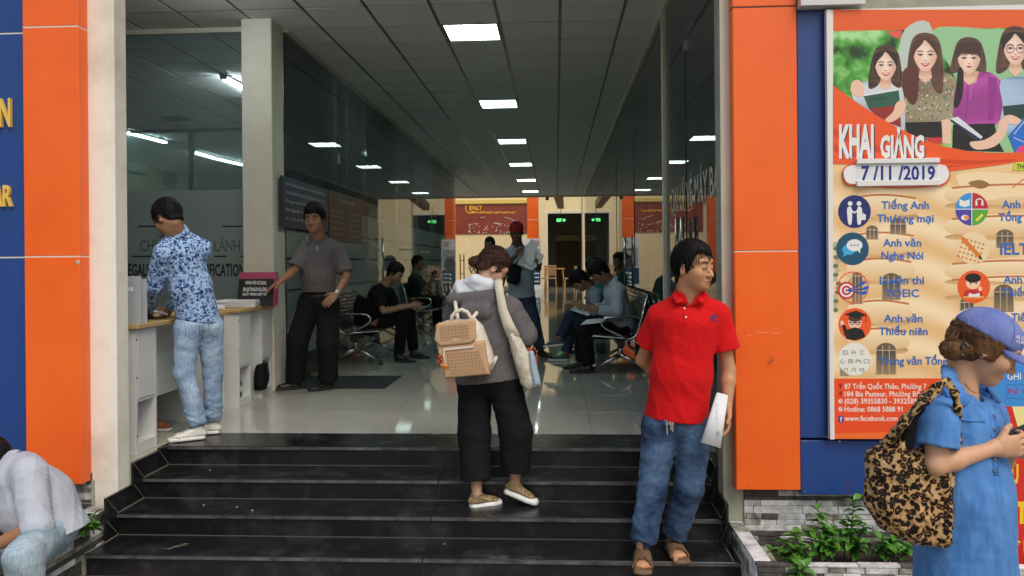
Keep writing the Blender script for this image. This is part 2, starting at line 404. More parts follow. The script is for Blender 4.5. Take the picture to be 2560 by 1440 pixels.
tube_light((-3.3, 6.3, zt), (-2.1 - .5, 6.3, zt), 'tube light just inside the entrance at the top edge of the view')
# ---- interior concrete post
ip = thing('interior_post', 'square cream post between the office glass and the corridor glass', 'post', (-2.87, 7.6, FZ))
MB().box((-3.03, 7.40, FZ), (-2.73, 7.72, CZc + .0), 0, .008).build('post_body', M['cream'], ip)
# ---- glass partitions
def pane(lo, hi, parent, m='glass', name='pane'): return MB().box(lo, hi).build(name, M[m], parent)
YG = 7.66
og = thing('office_glass_screen', 'tall office glass screen with a frosted lettered band behind the desks', 'glass screen', (-5.5, YG, FZ))
pane((-6.2, YG, FZ), (-4.53, YG + .012, CZc), og); pane((-4.525, YG, FZ), (-3.035, YG + .012, CZc), og)
pane((-9.88, YG, FZ), (-6.21, YG + .012, CZc), og)
MB().box((-9.88, YG - .015, CZc - .05), (-3.035, YG + .03, CZc - .003)).build('top_rail', M['cream'], og)
FT = 1.76 + 192 * 7.65 / 1950
MB().box((-9.8, YG - .004, .9), (-3.04, YG - .001, FT)).build('frosted_band', M['film'], og)
# second screen further in, with its own header
og2 = thing('inner_glass_screen', 'darker inner glass screen with steel post further inside the office', 'glass screen', (-6, 13.3, FZ))
pane((-9.88, 13.3, 2.3), (-2.8, 13.312, CZc), og2, 'glassdk'); MB().box((-9.88, 13.28, CZc - .06), (-2.8, 13.33, CZc - .003)).build('top_rail', M['steel_dk'], og2)
q = W(478, 400, 13.25); MB().box((q.x - .045, 13.24, FZ), (q.x + .045, 13.29, CZc - .06)).build('steel_post', M['steel'], og2)
# corridor glass, left
lg = thing('corridor_glass_wall', 'long glass wall with frosted band along the left side of the hall', 'glass wall', (XL, 17, FZ))
yy = 7.74; lens = [1.9, .55, .95, .95, 1.3, 1.9, 1.9, 1.9, 1.9]
for Lq in lens:
    y1 = min(yy + Lq, 27.7)
    if y1 - yy < .1: break
    pane((XL - .012, yy, FZ), (XL, y1 - .008, CZc - .02), lg); 
    z0 = .8
    for (za, zb) in ((z0, 1.48), (1.50, 1.80), (1.83, 2.10), (2.13, 2.43)):
        if Lq > 1 or zb > 2.2 or zb < 1.49: MB().box((XL + .0015, yy + .004, za), (XL + .003, y1 - .012, zb)).build('frosted_band', M['film'], lg)
        else: MB().box((XL + .0015, yy + .004, za), (XL + .003, y1 - .012, zb)).build('frosted_band', M['film'], lg)
    yy = y1
MB().box((XL - .04, 7.74, CZc - .04), (XL + .03, 27.7, CZc - .004)).build('top_rail', M['cream'], lg)
for y in (9.65, 13.5, 10.2, 15.4):
    if y in (9.65, 13.5): MB().box((XL - .02, y - .05, CZc - 1.12), (XL + .012, y + .05, CZc - 1.0)).build('patch_fitting', M['steel_dk'], lg)
def handle(x, y, z0, z1, sgn, parent, m='steel', r=.016):
    h = MB()
    for s in (-1, 1):
        h.tube([(x + s * .055, y, z0), (x + s * .055, y, z1)], r, 10)
    for z in (z0 + .18, z1 - .18): h.tube([(x - .055, y, z), (x + .055, y, z)], .009, 8)
    return h.build('door_handle', M[m], parent, smooth=True)
for px, yz in ((948, 0), (1155, 0)):
    p = WX(px, 640, XL); handle(XL, p.y, 1.25, 2.15 if px == 948 else 2.0, 1, lg, 'steel' if px == 948 else 'black')
# corridor glass, right
rg = thing('shopfront_glass_wall', 'glass wall with steel post and door handles along the right side of the hall', 'glass wall', (XR, 16, FZ))
yy = 4.75
for k, y1 in enumerate((6.28, 7.38, 8.9, 10.4, 11.9, 13.4, 15.3, 17.2, 19.1, 21, 22.9, 24.8, 26.7, 28.3)):
    pane((XR, yy, FZ), (XR + .012, y1 - .008, CZc - .02), rg); yy = y1
MB().box((XR - .035, 4.75, CZc - .05), (XR + .04, 28.3, CZc - .004)).build('top_rail', M['cream'], rg)
MB().box((XR - .03, 7.38, FZ), (XR + .05, 7.46, CZc - .05)).build('steel_post', M['cream'], rg)
MB().box((XR + .055, 7.40, FZ), (XR + .085, 7.44, CZc - .05)).build('steel_post', M['steel'], rg)
handle(XR, 6.15, 1.2, 2.1, 1, rg); handle(XR, 6.42, 1.2, 2.1, 1, rg)
handle(XR, WX(1572, 640, XR).y, 1.3, 2.1, 1, rg)
for y in (6.28, 10.4, 13.4):
    MB().box((XR - .006, y - .012, FZ), (XR - .001, y + .0, 3.42)).build('door_edge', M['black'], rg)
    MB().box((XR - .01, y - .06, 3.42), (XR + .02, y + .04, 3.5)).build('patch_fitting', M['steel_dk'], rg)
boxo('right_room_floor_wall', (2.6, 8.5, FZ), (2.75, 27, CZc), M['greywall'], kind='structure')
# ---- far atrium
YA = 36.0
def wallp(n, x0, x1, z0, z1, m, y=YA, d=.2): return boxo(n, (x0, y, z0), (x1, y + d, z1), m, kind='structure')
hdr = boxo('hall_end_beam', (-9.9, 28.37, CZc - .015), (6, 28.7, CZc + .6), M['wall'], kind='structure')
c = lambda px: W(px, 600, YA).x
zz = lambda py: 1.76 + (655 - py) * YA / 1950 * 1.0
wallp('atrium_wall', -9.9, c(1366), FZ, 5.6, M['wall']); wallp('atrium_wall', c(1458), 6, FZ, 5.6, M['wall']); wallp('atrium_wall', c(1366), c(1458), zz(532), 5.6, M['wall'])
boxo('rear_corridor', (c(1366) - .1, 41, FZ), (c(1458) + .1, 41.2, 4.4), M['greywall'], kind='structure')
boxo('rear_corridor', (c(1366) - .1, 36.2, FZ), (c(1366), 41, 4.4), M['greywall'], kind='structure'); boxo('rear_corridor', (c(1458), 36.2, FZ), (c(1458) + .1, 41, 4.4), M['greywall'], kind='structure')
boxo('rear_corridor', (c(1366) - .1, 36.2, 4.4), (c(1458) + .1, 41.2, 4.5), M['greywall'], kind='structure')
boxo('atrium_floor', (-9.9, 36.98, FZ - .1), (6, 41.2, FZ - .001), M['floor'], kind='structure')

# scuffs and litter on the steps
M['scuff'] = mat('chalky_scuff', (.3, .28, .2), .9); sc_ = MB(); rr = random.Random(8)
for i in range(9):
    p = WZ(408 + i * 6, 1372 - i * 1.3 + rr.uniform(-2, 2), .1312); sc_.bar(p, p + Vector((rr.uniform(.02, .05), rr.uniform(-.01, .02), 0)), .003, .0006)
tag(sc_.build('scuff_mark', M['scuff'], st), kind='stuff'); lt_ = MB()
for (x, y, z) in ((523, 1175, .3933), (590, 1267, .2627), (628, 1276, .2627), (508, 1262, .2627), (1110, 1360, .131)):
    p = WZ(x, y, z + .001); lt_.bar(p, p + Vector((rr.uniform(.004, .014), rr.uniform(-.008, .008), 0)), .006, .002)
tag(lt_.build('litter', M['sealant'], st), kind='stuff')
# ================================================================ FLAT PRINT
class Print:
    """coloured flat shapes on a vertical board (plane y = Y), given in photograph pixels"""
    def __init__(s, Y, eps=.0003, proj=None): s.Y = Y; s.eps = eps; s.V = []; s.F = []; s.C = []; s.proj = proj
    def p3(s, x, y, L):
        if s.proj: return s.proj(x, y, L)
        v = W(x, y, s.Y); v.y -= L * s.eps; return v
    def addf(s, P, F, c, L):
        s.n = getattr(s, 'n', 0) + 1; L = L + s.n * .003; b = len(s.V); s.V += [s.p3(x, y, L) for x, y in P]; s.F += [tuple(b + i for i in f) for f in F]; s.C += [[c(*P[i]) for i in f] for f in F] if callable(c) else [c] * len(F)
    def poly(s, P, c, L=1):
        q = [Vector((x, -y, 0)) for x, y in P]; F = []
        for t in tessellate_polygon([q]):
            a, b, d = t
            if (q[b] - q[a]).cross(q[d] - q[a]).z < 0: t = (a, d, b)
            F.append(tuple(t))
        s.addf(P, F, c, L); return s
    def rect(s, x0, y0, x1, y1, c, L=1): return s.poly([(x0, y0), (x1, y0), (x1, y1), (x0, y1)], c, L)
    def ell(s, x, y, rx, ry, c, L=1, n=20, a0=0, a1=360, rot=0):
        P = []; full = abs(a1 - a0) >= 360; cr, sr = math.cos(R(rot)), math.sin(R(rot))
        for i in range(n if full else n + 1):
            t = R(a0 + (a1 - a0) * i / n); u, v = rx * math.cos(t), ry * math.sin(t); P.append((x + u * cr - v * sr, y + u * sr + v * cr))
        if not full: P.append((x, y))
        return s.poly(P, c, L)
    def line(s, P, w, c, L=1):
        for (x0, y0), (x1, y1) in zip(P[:-1], P[1:]):
            d = math.hypot(x1 - x0, y1 - y0) or 1; nx, ny = -(y1 - y0) / d * w / 2, (x1 - x0) / d * w / 2
            s.poly([(x0 + nx, y0 + ny), (x1 + nx, y1 + ny), (x1 - nx, y1 - ny), (x0 - nx, y0 - ny)], c, L)
        return s
    def ring(s, x, y, r, w, c, L=1, n=28, a0=0, a1=360):
        return s.line([(x + r * math.cos(R(a0 + (a1 - a0) * i / n)), y + r * math.sin(R(a0 + (a1 - a0) * i / n))) for i in range(n + 1)], w, c, L)
    def smooth(s, P, c, L=1, n=5):
        """closed Catmull-Rom outline"""
        Q = []; N = len(P)
        for i in range(N):
            p0, p1, p2, p3 = P[i - 1], P[i], P[(i + 1) % N], P[(i + 2) % N]
            for k in range(n):
                t = k / n
                Q.append(tuple(.5 * (2 * p1[j] + (p2[j] - p0[j]) * t + (2 * p0[j] - 5 * p1[j] + 4 * p2[j] - p3[j]) * t * t + (3 * p1[j] - p0[j] - 3 * p2[j] + p3[j]) * t ** 3) for j in (0, 1)))
        return s.poly(Q, c, L)
    def text(s, t, x0, y0, x1, y1, c, L=2, bold=0, skew=0, slope=0, res=2):
        """text t fitted in x0..x1; capitals reach from baseline y1 up to y0"""
        V, F = glyphs(t, bold, res); xs = [v[0] for v in V]
        a, b = min(xs), max(xs); cap = .7
        P = [(x0 + (v[0] - a) / (b - a) * (x1 - x0) + skew * v[1] / cap * (y1 - y0), y1 - v[1] / cap * (y1 - y0) + slope * (v[0] - a) / (b - a)) for v in V]
        s.addf(P, F, c, L); return s
    def build(s, name, m, parent, **k):
        me = bpy.data.meshes.new(name); me.from_pydata([tuple(v) for v in s.V], [], s.F)
        ca = me.color_attributes.new('Col', 'FLOAT_COLOR', 'CORNER'); L = []
        for f, c in zip(s.F, s.C): L += [q for k in c for q in (*k, 1)] if isinstance(c, list) else list((*c, 1)) * len(f)
        ca.data.foreach_set('color', L)
        return tag(link_mesh(name, me, m, parent), **k)
def lerp(a, b, t): t = min(1, max(0, t)); return tuple(p + (q - p) * t for p, q in zip(a, b))
def vg(y0, y1, a, b): return lambda x, y: lerp(a, b, (y - y0) / (y1 - y0))
def rg(cx, cy, rx, ry, a, b, p=1.5): return lambda x, y: lerp(a, b, math.hypot((x - cx) / rx, (y - cy) / ry) ** p)
def field(P, x0, y0, x1, y1, inside, col, L, n=14):
    """airbrushed patch: a fine grid of coloured cells kept where inside(x, y)"""
    V = [(x0 + (x1 - x0) * i / n, y0 + (y1 - y0) * j / n) for j in range(n + 1) for i in range(n + 1)]
    F = [(j * (n + 1) + i, (j + 1) * (n + 1) + i, (j + 1) * (n + 1) + i + 1, j * (n + 1) + i + 1) for j in range(n) for i in range(n) if inside((V[j * (n + 1) + i][0] + V[(j + 1) * (n + 1) + i + 1][0]) / 2, (V[j * (n + 1) + i][1] + V[(j + 1) * (n + 1) + i][1]) / 2)]
    P.addf(V, F, col, L)
_gc = {}
def glyphs(t, bold=0, res=2):
    k = (t, bold, res)
    if k in _gc: return _gc[k]
    c = bpy.data.curves.new('t', 'FONT'); c.body = t; c.offset = bold; c.resolution_u = res
    o = bpy.data.objects.new('t', c); COL.objects.link(o); bpy.context.view_layer.update()
    m = bpy.data.meshes.new_from_object(o.evaluated_get(bpy.context.evaluated_depsgraph_get()))
    _gc[k] = ([tuple(v.co) for v in m.vertices], [tuple(p.vertices) for p in m.polygons])
    bpy.data.objects.remove(o); bpy.data.meshes.remove(m); bpy.data.curves.remove(c); return _gc[k]

# ================================================================ CLADDING LEFT
YC = 4.50
def solid_text(t, p0, p1, h, depth, name, m, parent, bold=0, cx=1):
    V, F = glyphs(t, bold, 3); xs = [v[0] for v in V]; a, b = min(xs), max(xs)
    mb = MB(); P = []
    for v in V: P.append(Vector((p0.x + (v[0] - a) / (b - a) * (p1.x - p0.x), p0.y, p0.z + v[1] / .7 * h)))
    n = len(P); mb.add(P + [q + Vector((0, depth, 0)) for q in P], F)
    # rims
    from collections import Counter
    ed = Counter(); dr = {}
    for f in F:
        for i in range(len(f)):
            e = (f[i], f[(i + 1) % len(f)]); ed[tuple(sorted(e))] += 1; dr[tuple(sorted(e))] = e
    for e, c_ in ed.items():
        if c_ == 1:
            i, j = dr[e]; mb.F.append((j, i, i + n, j + n)); mb.M.append(0)
    return mb.build(name, m, parent)
clL = thing('facade_cladding', 'orange and dark blue panel cladding left of the entrance with yellow raised letters', 'cladding', (-3.4, YC, 0))
xo0, xo1 = -3.18, -2.835
zj = [.455, W(120, 643, YC).z, W(120, 68, YC).z, 5.4]
for i in range(3):
    MB().box((xo0, YC, zj[i] + (.006 if i else 0)), (xo1, 4.597, zj[i + 1]), 0, .004).build('orange_panel', M['orange'], clL)
    if i: MB().box((xo0 + .002, YC + .002, zj[i] - .001), (xo1 - .002, 4.597, zj[i] + .007)).build('sealant_joint', M['sealant'], clL)
MB().tube([(xo1 - .03, YC + .03, zj[1] - .02), (xo1 - .015, YC + .0, zj[1] - .03), (xo1 - .008, YC + .02, zj[1] - .06)], [.006, .016, .008], 7).build('sealant_lump', M['sealant'], clL)
zk = [.5, W(30, 643, YC).z - .004, W(30, 80, YC).z, 5.4]
for i in range(3):
    MB().box((-4.6, YC + .035, zk[i] + .006), (xo0 - .004, 4.6, zk[i + 1]), 0, .003).build('blue_panel', M['blue'], clL)
    if i: MB().box((-4.6, YC + .037, zk[i] - .001), (xo0 - .004, 4.6, zk[i] + .007)).build('sealant_joint', M['sealant'], clL)
a = W(22, 314, YC); solid_text('ÂN', Vector((a.x - .15, YC + .012, a.z)), Vector((a.x, 0, 0)), W(22, 244, YC).z - a.z, .022, 'raised_letter', M['letters'], clL, .02)
a = W(25, 514, YC); solid_text('BAR', Vector((a.x - .17, YC + .012, a.z)), Vector((a.x, 0, 0)), W(22, 462, YC).z - a.z, .022, 'raised_letter', M['letters'], clL, .02)
# ================================================================ CLADDING RIGHT
clR = thing('facade_cladding', 'wide orange cladding panel beside the red shirt man, with blue panels round the poster', 'cladding', (1.2, YC, 0))
xo0, xo1 = 1.012, 1.372
zj = [.452, W(1900, 629, YC).z, W(1900, 18, YC).z, 5.4]
for i in range(3):
    MB().box((xo0, YC, zj[i] + (.004 if i else 0)), (xo1, 4.597, zj[i + 1]), 0, .005).build('orange_panel', M['orange'], clR)
    if i: MB().box((xo0 + .002, YC + .003, zj[i] - .001), (xo1 - .002, 4.597, zj[i] + .005)).build('sealant_joint', M['sealant'] if i == 1 else M['black'], clR)
YB = YC + .02
MB().box((xo1 + .006, YB, W(2040, 1096, YB).z + .002), (1.54, 4.6, W(2040, 26, YB).z), 0, .003).build('blue_panel', M['blue'], clR)
zb0, zb1 = W(2100, 1237, YB).z, W(2100, 1100, YB).z
MB().box((xo1 + .006, YB - .003, zb0), (3.9, 4.6, zb1 - .003), 0, .003).build('blue_panel', M['blue'], clR)
for px, py in ((2010, 1103), (2098, 1103), (2012, 1228), (2066, 1092), (2066, 492), (2068, 28), (2200, 1103)):
    p = W(px, py, YB); MB().tube([(p.x, YB - .007, p.z), (p.x, YB + .0, p.z)], .006, 8).build('screw', M['screw'], clR)
boxo('sign_light_box', (1.378, 4.44, W(2100, 22, YB).z), (1.73, 4.6, 3.6), M['white'], label='pale box under the eaves above the left end of the poster', cat='box')
# scratches and stains on the panels
K = Print(YC - .0008); dk = s2l(120, 60, 30); pk_ = s2l(250, 170, 120)
for x, y, l_, cc in ((1892, 831, 30, pk_), (1930, 833, 22, pk_), (1868, 838, 10, pk_), (1870, 1215, 5, dk), (1898, 372, 5, pk_)): K.line([(x, y), (x + l_ * .5, y + 1), (x + l_, y - 1)], 1.3, cc, 1)
rr = random.Random(2)
for i in range(26): K.ell(1927 + rr.gauss(0, 5), 905 + rr.gauss(0, 9), rr.uniform(.8, 2.4), rr.uniform(.6, 2), s2l(170, 80, 30), 1, 6)
K.build('scratch', M['print'], clR, kind='stuff'); K = Print(YB - .0038)
for i in range(22): K.ell(2116 + rr.gauss(0, 3) + i * .25, 1204 + i * 1.3, rr.uniform(.7, 2.2), rr.uniform(.8, 2.4), s2l(90, 50, 60), 1, 6)
for i in range(14): K.ell(2079 + rr.gauss(0, 1), 1104 + i * 5, .7, rr.uniform(.8, 2), s2l(90, 120, 170), 1, 6)
K.build('rust_stain', M['print'], clR, kind='stuff')
# ================================================================ STONE CLAD PLANTERS
def stone_mat(n, c1, c2):
    return mat(n, c1, .75, col2=c2, vscale=18, detail=9, bump=1.0, bscale=30, thr=(.36, .62))
STN = [stone_mat('pale_split_stone', (.36, .37, .37), (.66, .67, .68)), stone_mat('white_split_stone', (.6, .6, .6), (.78, .78, .77)), stone_mat('grey_split_stone', (.1, .1, .085), (.4, .4, .35)), stone_mat('charcoal_split_stone', (.05, .047, .047), (.1, .09, .088))]
def stone_face(parent, x0, x1, z0, z1, O, U, N, hs=(.030, .032, .026, .03)):
    """courses of split stone between 0..x1-x0 along U from O, facing N"""
    z = z1; r = 0
    while z > z0 + .006:
        h = min(random.choice((.022, .034, .034, .045, .028)), z - z0); dark = random.random() < .35 and h < .03 or h <= .022
        x = x0 - random.uniform(0, .1)
        while x < x1 - .004:
            L = random.choice((.09, .12, .16, .2)); a = max(x, x0); b = min(x + L, x1); x += L
            if b - a < .012: continue
            k = 3 if dark or random.random() < .13 else random.choice((0, 0, 1, 2, 2))
            d = random.uniform(.004, .013)
            mb = MB(); mb.box((a + .001, 0, z - h + .001), (b - .001, -d - .02, z - .001), 0, .0025)
            mb.V = [tuple(Vector(O) + Vector(U) * v[0] + Vector(N) * (-v[1] - .02) + Vector((0, 0, v[2]))) for v in mb.V]
            # keep winding valid for mirrored frames
            if Vector(U).cross(Vector((0, 0, 1))).dot(Vector(N)) < 0: mb.F = [f[::-1] for f in mb.F]
            mb.build('stone', STN[k], parent)
        z -= h
M['soil'] = mat('dark_soil', (.04, .028, .018), .95, var=.4, vscale=40, bump=.8, bscale=60)
plR = thing('stone_planter', 'planter clad in grey and white split stone under the poster', 'planter', (2, 4.3, 0))
x0 = .99; x1 = 3.6; zt_ = .245
MB().box((x0 + .01, 3.95 + .02, 0), (x1, 3.985, zt_ - .012)).box((x0 + .01, 3.99, 0), (1.06, 4.59, zt_ - .012)).build('planter_core', M['greywall'], plR)
MB().box((1.06, 3.986, 0), (x1, 4.59, .1)).build('soil', M['soil'], plR)
stone_face(plR, 0, 1.7, 0, zt_ - .012, (x0 + .0, 3.96, 0), (1, 0, 0), (0, -1, 0))
stone_face(plR, 0, .62, 0, zt_ - .012, (x0 - .0, 4.58, 0), (0, -1, 0), (-1, 0, 0))
stone_face(plR, 0, 1.55, .1, .455, (1.075, 4.595, 0), (1, 0, 0), (0, -1, 0))
MB().box((1.4, 4.597, .1), (3.6, 4.62, .6)).build('wall_backing', M['greywall'], plR)
x = x0 - .006
while x < 2.7:
    L = random.choice((.12, .2, .25)); MB().box((x + .001, 3.945, zt_ - .012), (x + L - .001, 3.985, zt_ + random.uniform(-.001, .003)), 0, .002).build('capping_stone', STN[random.choice((0, 0, 2, 3, 1))], plR); x += L
y = 3.988
while y < 4.57:
    L = random.choice((.1, .16)); MB().box((x0 - .006, y + .001, zt_ - .012), (1.066, min(y + L, 4.585) - .001, zt_ + random.uniform(-.001, .003)), 0, .002).build('capping_stone', STN[random.choice((1, 0, 0, 2))], plR); y += L
plL = thing('stone_planter', 'planter clad in grey and white split stone with the seated man on it', 'planter', (-3.3, 4.3, 0))
xa = -2.72; zl = .30
MB().box((-4.6, 3.97, 0), (xa - .02, 4.05, zl - .012)).box((-2.83, 4.05, 0), (xa - .02, 4.59, zl - .012)).build('planter_core', M['greywall'], plL)
MB().box((-4.6, 4.05, 0), (-2.83, 4.59, .24)).build('soil', M['soil'], plL)
stone_face(plL, 0, 1.1, 0, zl - .012, (xa - 1.1, 3.96, 0), (1, 0, 0), (0, -1, 0))
stone_face(plL, 0, .62, 0, zl - .012, (xa, 3.965, 0), (0, 1, 0), (1, 0, 0))
stone_face(plL, 0, .5, .22, .5, (-3.33, 4.595, 0), (1, 0, 0), (0, -1, 0))
for a_ in (-3.1, -2.93):
    pass
x = -4.2
while x < xa - .01:
    L = min(random.choice((.16, .22)), xa + .006 - x); MB().box((x + .001, 3.945, zl - .012), (x + L - .001, 4.055, zl + random.uniform(-.001, .003)), 0, .002).build('capping_stone', STN[random.choice((0, 2, 0, 3))], plL); x += L
y = 4.057
while y < 4.57:
    L = random.choice((.12, .18)); MB().box((-2.835, y + .001, zl - .012), (xa + .006, min(y + L, 4.585) - .001, zl + random.uniform(-.001, .003)), 0, .002).build('capping_stone', STN[random.choice((2, 0))], plL); y += L

# ================================================================ POSTER
PO = thing('poster_board', 'large course poster with four young women above a list of language classes', 'poster', (2.6, 4.47, .75))
YP = 4.47
pl_, pr_ = W(2082, 600, YP).x, W(2700, 600, YP).x; pz0, pz1 = W(2082, 1097, YP).z, W(2082, 24, YP).z
MB().box((pl_ - .012, YP, pz0), (pr_, YP + .03, pz1)).build('board', M['white2'], PO)
MB().box((W(2070, 600, YP).x, YP - .006, pz0 - .004), (pl_ - .001, YP + .03, pz1), 0, .002).build('edge_trim', M['white2'], PO)
# background sheets
OR = s2l(238, 90, 28); OR2 = s2l(215, 66, 18); CR = s2l(240, 205, 150); CR2 = s2l(225, 180, 120); NV = s2l(28, 40, 110); BL = s2l(52, 110, 190); WH = (.8, .8, .8); BK = s2l(22, 20, 26)
P = Print(YP)
P.rect(2083, 24, 2699, 80, s2l(232, 92, 32), 1)
# -- sheet with the photograph: background foliage and pale sky (its own noise material)
m_, n_, l_, p_ = nodes('printed_foliage'); tc = n_.new('ShaderNodeTexCoord'); t1 = n_.new('ShaderNodeTexNoise'); t1.inputs['Scale'].default_value = 9; t1.inputs['Detail'].default_value = 3
rp = n_.new('ShaderNodeValToRGB'); e = rp.color_ramp.elements; e[0].position = .36; e[0].color = (*s2l(20, 60, 24), 1); e[1].position = .66; e[1].color = (*s2l(170, 225, 150), 1)
x_ = rp.color_ramp.elements.new(.5); x_.color = (*s2l(80, 165, 60), 1)
l_.new(tc.outputs['Object'], t1.inputs[0]); l_.new(t1.outputs[0], rp.inputs[0]); l_.new(rp.outputs[0], p_.inputs['Base Color']); p_.inputs['Roughness'].default_value = .45
M['foliage_print'] = m_
q0 = [W(2083, 78, YP), W(2700, 66, YP), W(2700, 400, YP), W(2083, 400, YP)]
MB().add([v + Vector((0, -.0004, 0)) for v in q0], [(0, 3, 2, 1)]).build('photo_background', m_, PO)
P.smooth([(2262, 74), (2330, 72), (2300, 300), (2250, 300), (2240, 190)], s2l(190, 205, 195), 2)
P.smooth([(2330, 76), (2480, 73), (2560, 71), (2640, 70), (2640, 380), (2420, 380), (2390, 200)], s2l(150, 200, 150), 2)
P.poly([(2215, 78), (2255, 76), (2250, 98), (2232, 92)], s2l(225, 90, 80), 2.5)
SK = s2l(238, 196, 172); SK2 = s2l(220, 168, 142); HR = s2l(38, 24, 22); HR2 = s2l(80, 48, 36); LP = s2l(205, 50, 60)
def girl(x, y, w, h, hair, top, L, smile=1, glasses=0, fringe=0, tilt=0, longh=1.6, parted=0):
    """printed portrait: face centre x,y; half width w, half height h"""
    P.smooth([(x - w * 1.35, y - h * .3), (x - w * .9, y - h * 1.35), (x, y - h * 1.62), (x + w * .95, y - h * 1.3), (x + w * 1.4, y - h * .2), (x + w * 1.45, y + h * longh), (x + w * .7, y + h * longh * .95), (x, y + h * .6), (x - w * .8, y + h * longh), (x - w * 1.6, y + h * longh * 1.05)], lambda a, b: lerp(hair, lerp(hair, s2l(120, 84, 66), .7), .5 + .5 * math.sin(a * .55 + b * .05)), L)
    P.poly([(x - w * .42, y + h * .6), (x + w * .42, y + h * .6), (x + w * .55, y + h * 1.5), (x, y + h * 1.9), (x - w * .55, y + h * 1.5)], vg(y + h * .6, y + h * 1.5, s2l(170, 112, 90), SK), L + .6)
    P.smooth([(x - w * .95, y - h * .5), (x - w * .5, y - h * 1.02), (x + w * .5, y - h * 1.02), (x + w * .95, y - h * .5), (x + w * .92, y + h * .2), (x + w * .5, y + h * .85), (x, y + h * 1.08), (x - w * .5, y + h * .85), (x - w * .92, y + h * .2)], SK, L + 1)
    fi = lambda a, b: ((a - x) / (w * .9)) ** 2 + ((b - y) / (h * (1.0 if b > y else .98))) ** 2 < 1 - .25 * max(0, (b - y) / h) * abs((a - x) / w)
    def fc(a, b):
        u, v = (a - x) / w, (b - y) / h; k = lerp(s2l(250, 222, 204), s2l(196, 138, 112), max(0, (u * .8 + .15) ** 2 + (v * .72) ** 2 - .12) * 1.1 + (.28 if u < -.3 else 0) * (-u - .3))
        k = lerp(k, s2l(226, 140, 122), .35 * math.exp(-(((abs(u) - .5) / .22) ** 2 + ((v - .3) / .2) ** 2))); k = lerp(k, s2l(176, 118, 98), .5 * math.exp(-(((abs(u) - .42) / .22) ** 2 + ((v + .08) / .12) ** 2))); k = lerp(k, s2l(190, 128, 104), .55 * math.exp(-((u - .02) / .16) ** 2 - ((v - .36) / .06) ** 2))
        return lerp(k, s2l(255, 240, 228), .6 * math.exp(-((u - .03) / .07) ** 2 - ((v - .12) / .2) ** 2))
    field(P, x - w * .95, y - h * 1.02, x + w * .95, y + h * 1.06, fi, fc, L + 1.1, 26)
    for sx in (-1, 1):
        ex = x + sx * w * .42
        P.ell(ex, y - h * .06, w * .19, h * .055, (.5, .44, .4), L + 1.4, 10); P.ell(ex, y - h * .06, w * .1, h * .055, BK, L + 1.6, 8)
        P.line([(ex - w * .24, y - h * .08), (ex, y - h * .16), (ex + w * .24, y - h * .08)], h * .05, HR, L + 1.8)
        P.line([(ex - w * .26, y - h * .28), (ex, y - h * .36), (ex + w * .26, y - h * .28)], h * .07, hair, L + 1.8)
    P.line([(x - w * .1, y + h * .31), (x + w * .02, y + h * .33), (x + w * .12, y + h * .30)], h * .03, s2l(150, 92, 74), L + 1.6)
    for k in range(5): P.line([(x + w * (.95 + k * .07), y - h * (.6 - k * .1)), (x + w * (1.1 + k * .05), y + h * .6), (x + w * (1.0 + k * .06), y + h * longh * .8)], 1.1, s2l(96, 66, 54), L + .3 + k * .02); P.line([(x - w * (1.0 + k * .07), y - h * (.6 - k * .1)), (x - w * (1.2 + k * .05), y + h * .6), (x - w * (1.1 + k * .06), y + h * longh * .8)], 1.1, s2l(84, 56, 46), L + .3 + k * .02)
    if smile: 
        P.smooth([(x - w * .4, y + h * .48), (x, y + h * .5), (x + w * .4, y + h * .48), (x + w * .2, y + h * .68), (x, y + h * .74), (x - w * .2, y + h * .68)], LP, L + 1.6)
        P.smooth([(x - w * .3, y + h * .52), (x, y + h * .54), (x + w * .3, y + h * .52), (x, y + h * .63)], (.8, .78, .76), L + 1.9)
    else: P.smooth([(x - w * .27, y + h * .55), (x, y + h * .5), (x + w * .27, y + h * .55), (x, y + h * .65)], LP, L + 1.6)
    if fringe: P.smooth([(x - w, y - h * .1), (x - w * .95, y - h * 1.1), (x, y - h * 1.3), (x + w * .95, y - h * 1.1), (x + w, y - h * .1), (x + w * .6, y - h * .38), (x, y - h * .35), (x - w * .6, y - h * .4)], hair, L + 2.1)
    else:
        P.smooth([(x - w * 1.05, y + h * .1), (x - w * 1.0, y - h * .9), (x - w * .1, y - h * 1.25), (x - w * .25, y - h * .85), (x - w * .75, y - h * .4)], hair, L + 2.1)
        P.smooth([(x + w * 1.05, y + h * .1), (x + w * 1.0, y - h * .9), (x - w * .1, y - h * 1.25), (x + w * .35, y - h * .8), (x + w * .8, y - h * .3)], hair, L + 2.1)
    if glasses:
        for sx in (-1, 1): P.ring(x + sx * w * .42, y - h * .04, w * .34, 1.6, s2l(90, 60, 60), L + 2.4, 14)
        P.line([(x - w * .1, y - h * .05), (x + w * .1, y - h * .05)], 1.5, s2l(90, 60, 60), L + 2.4)
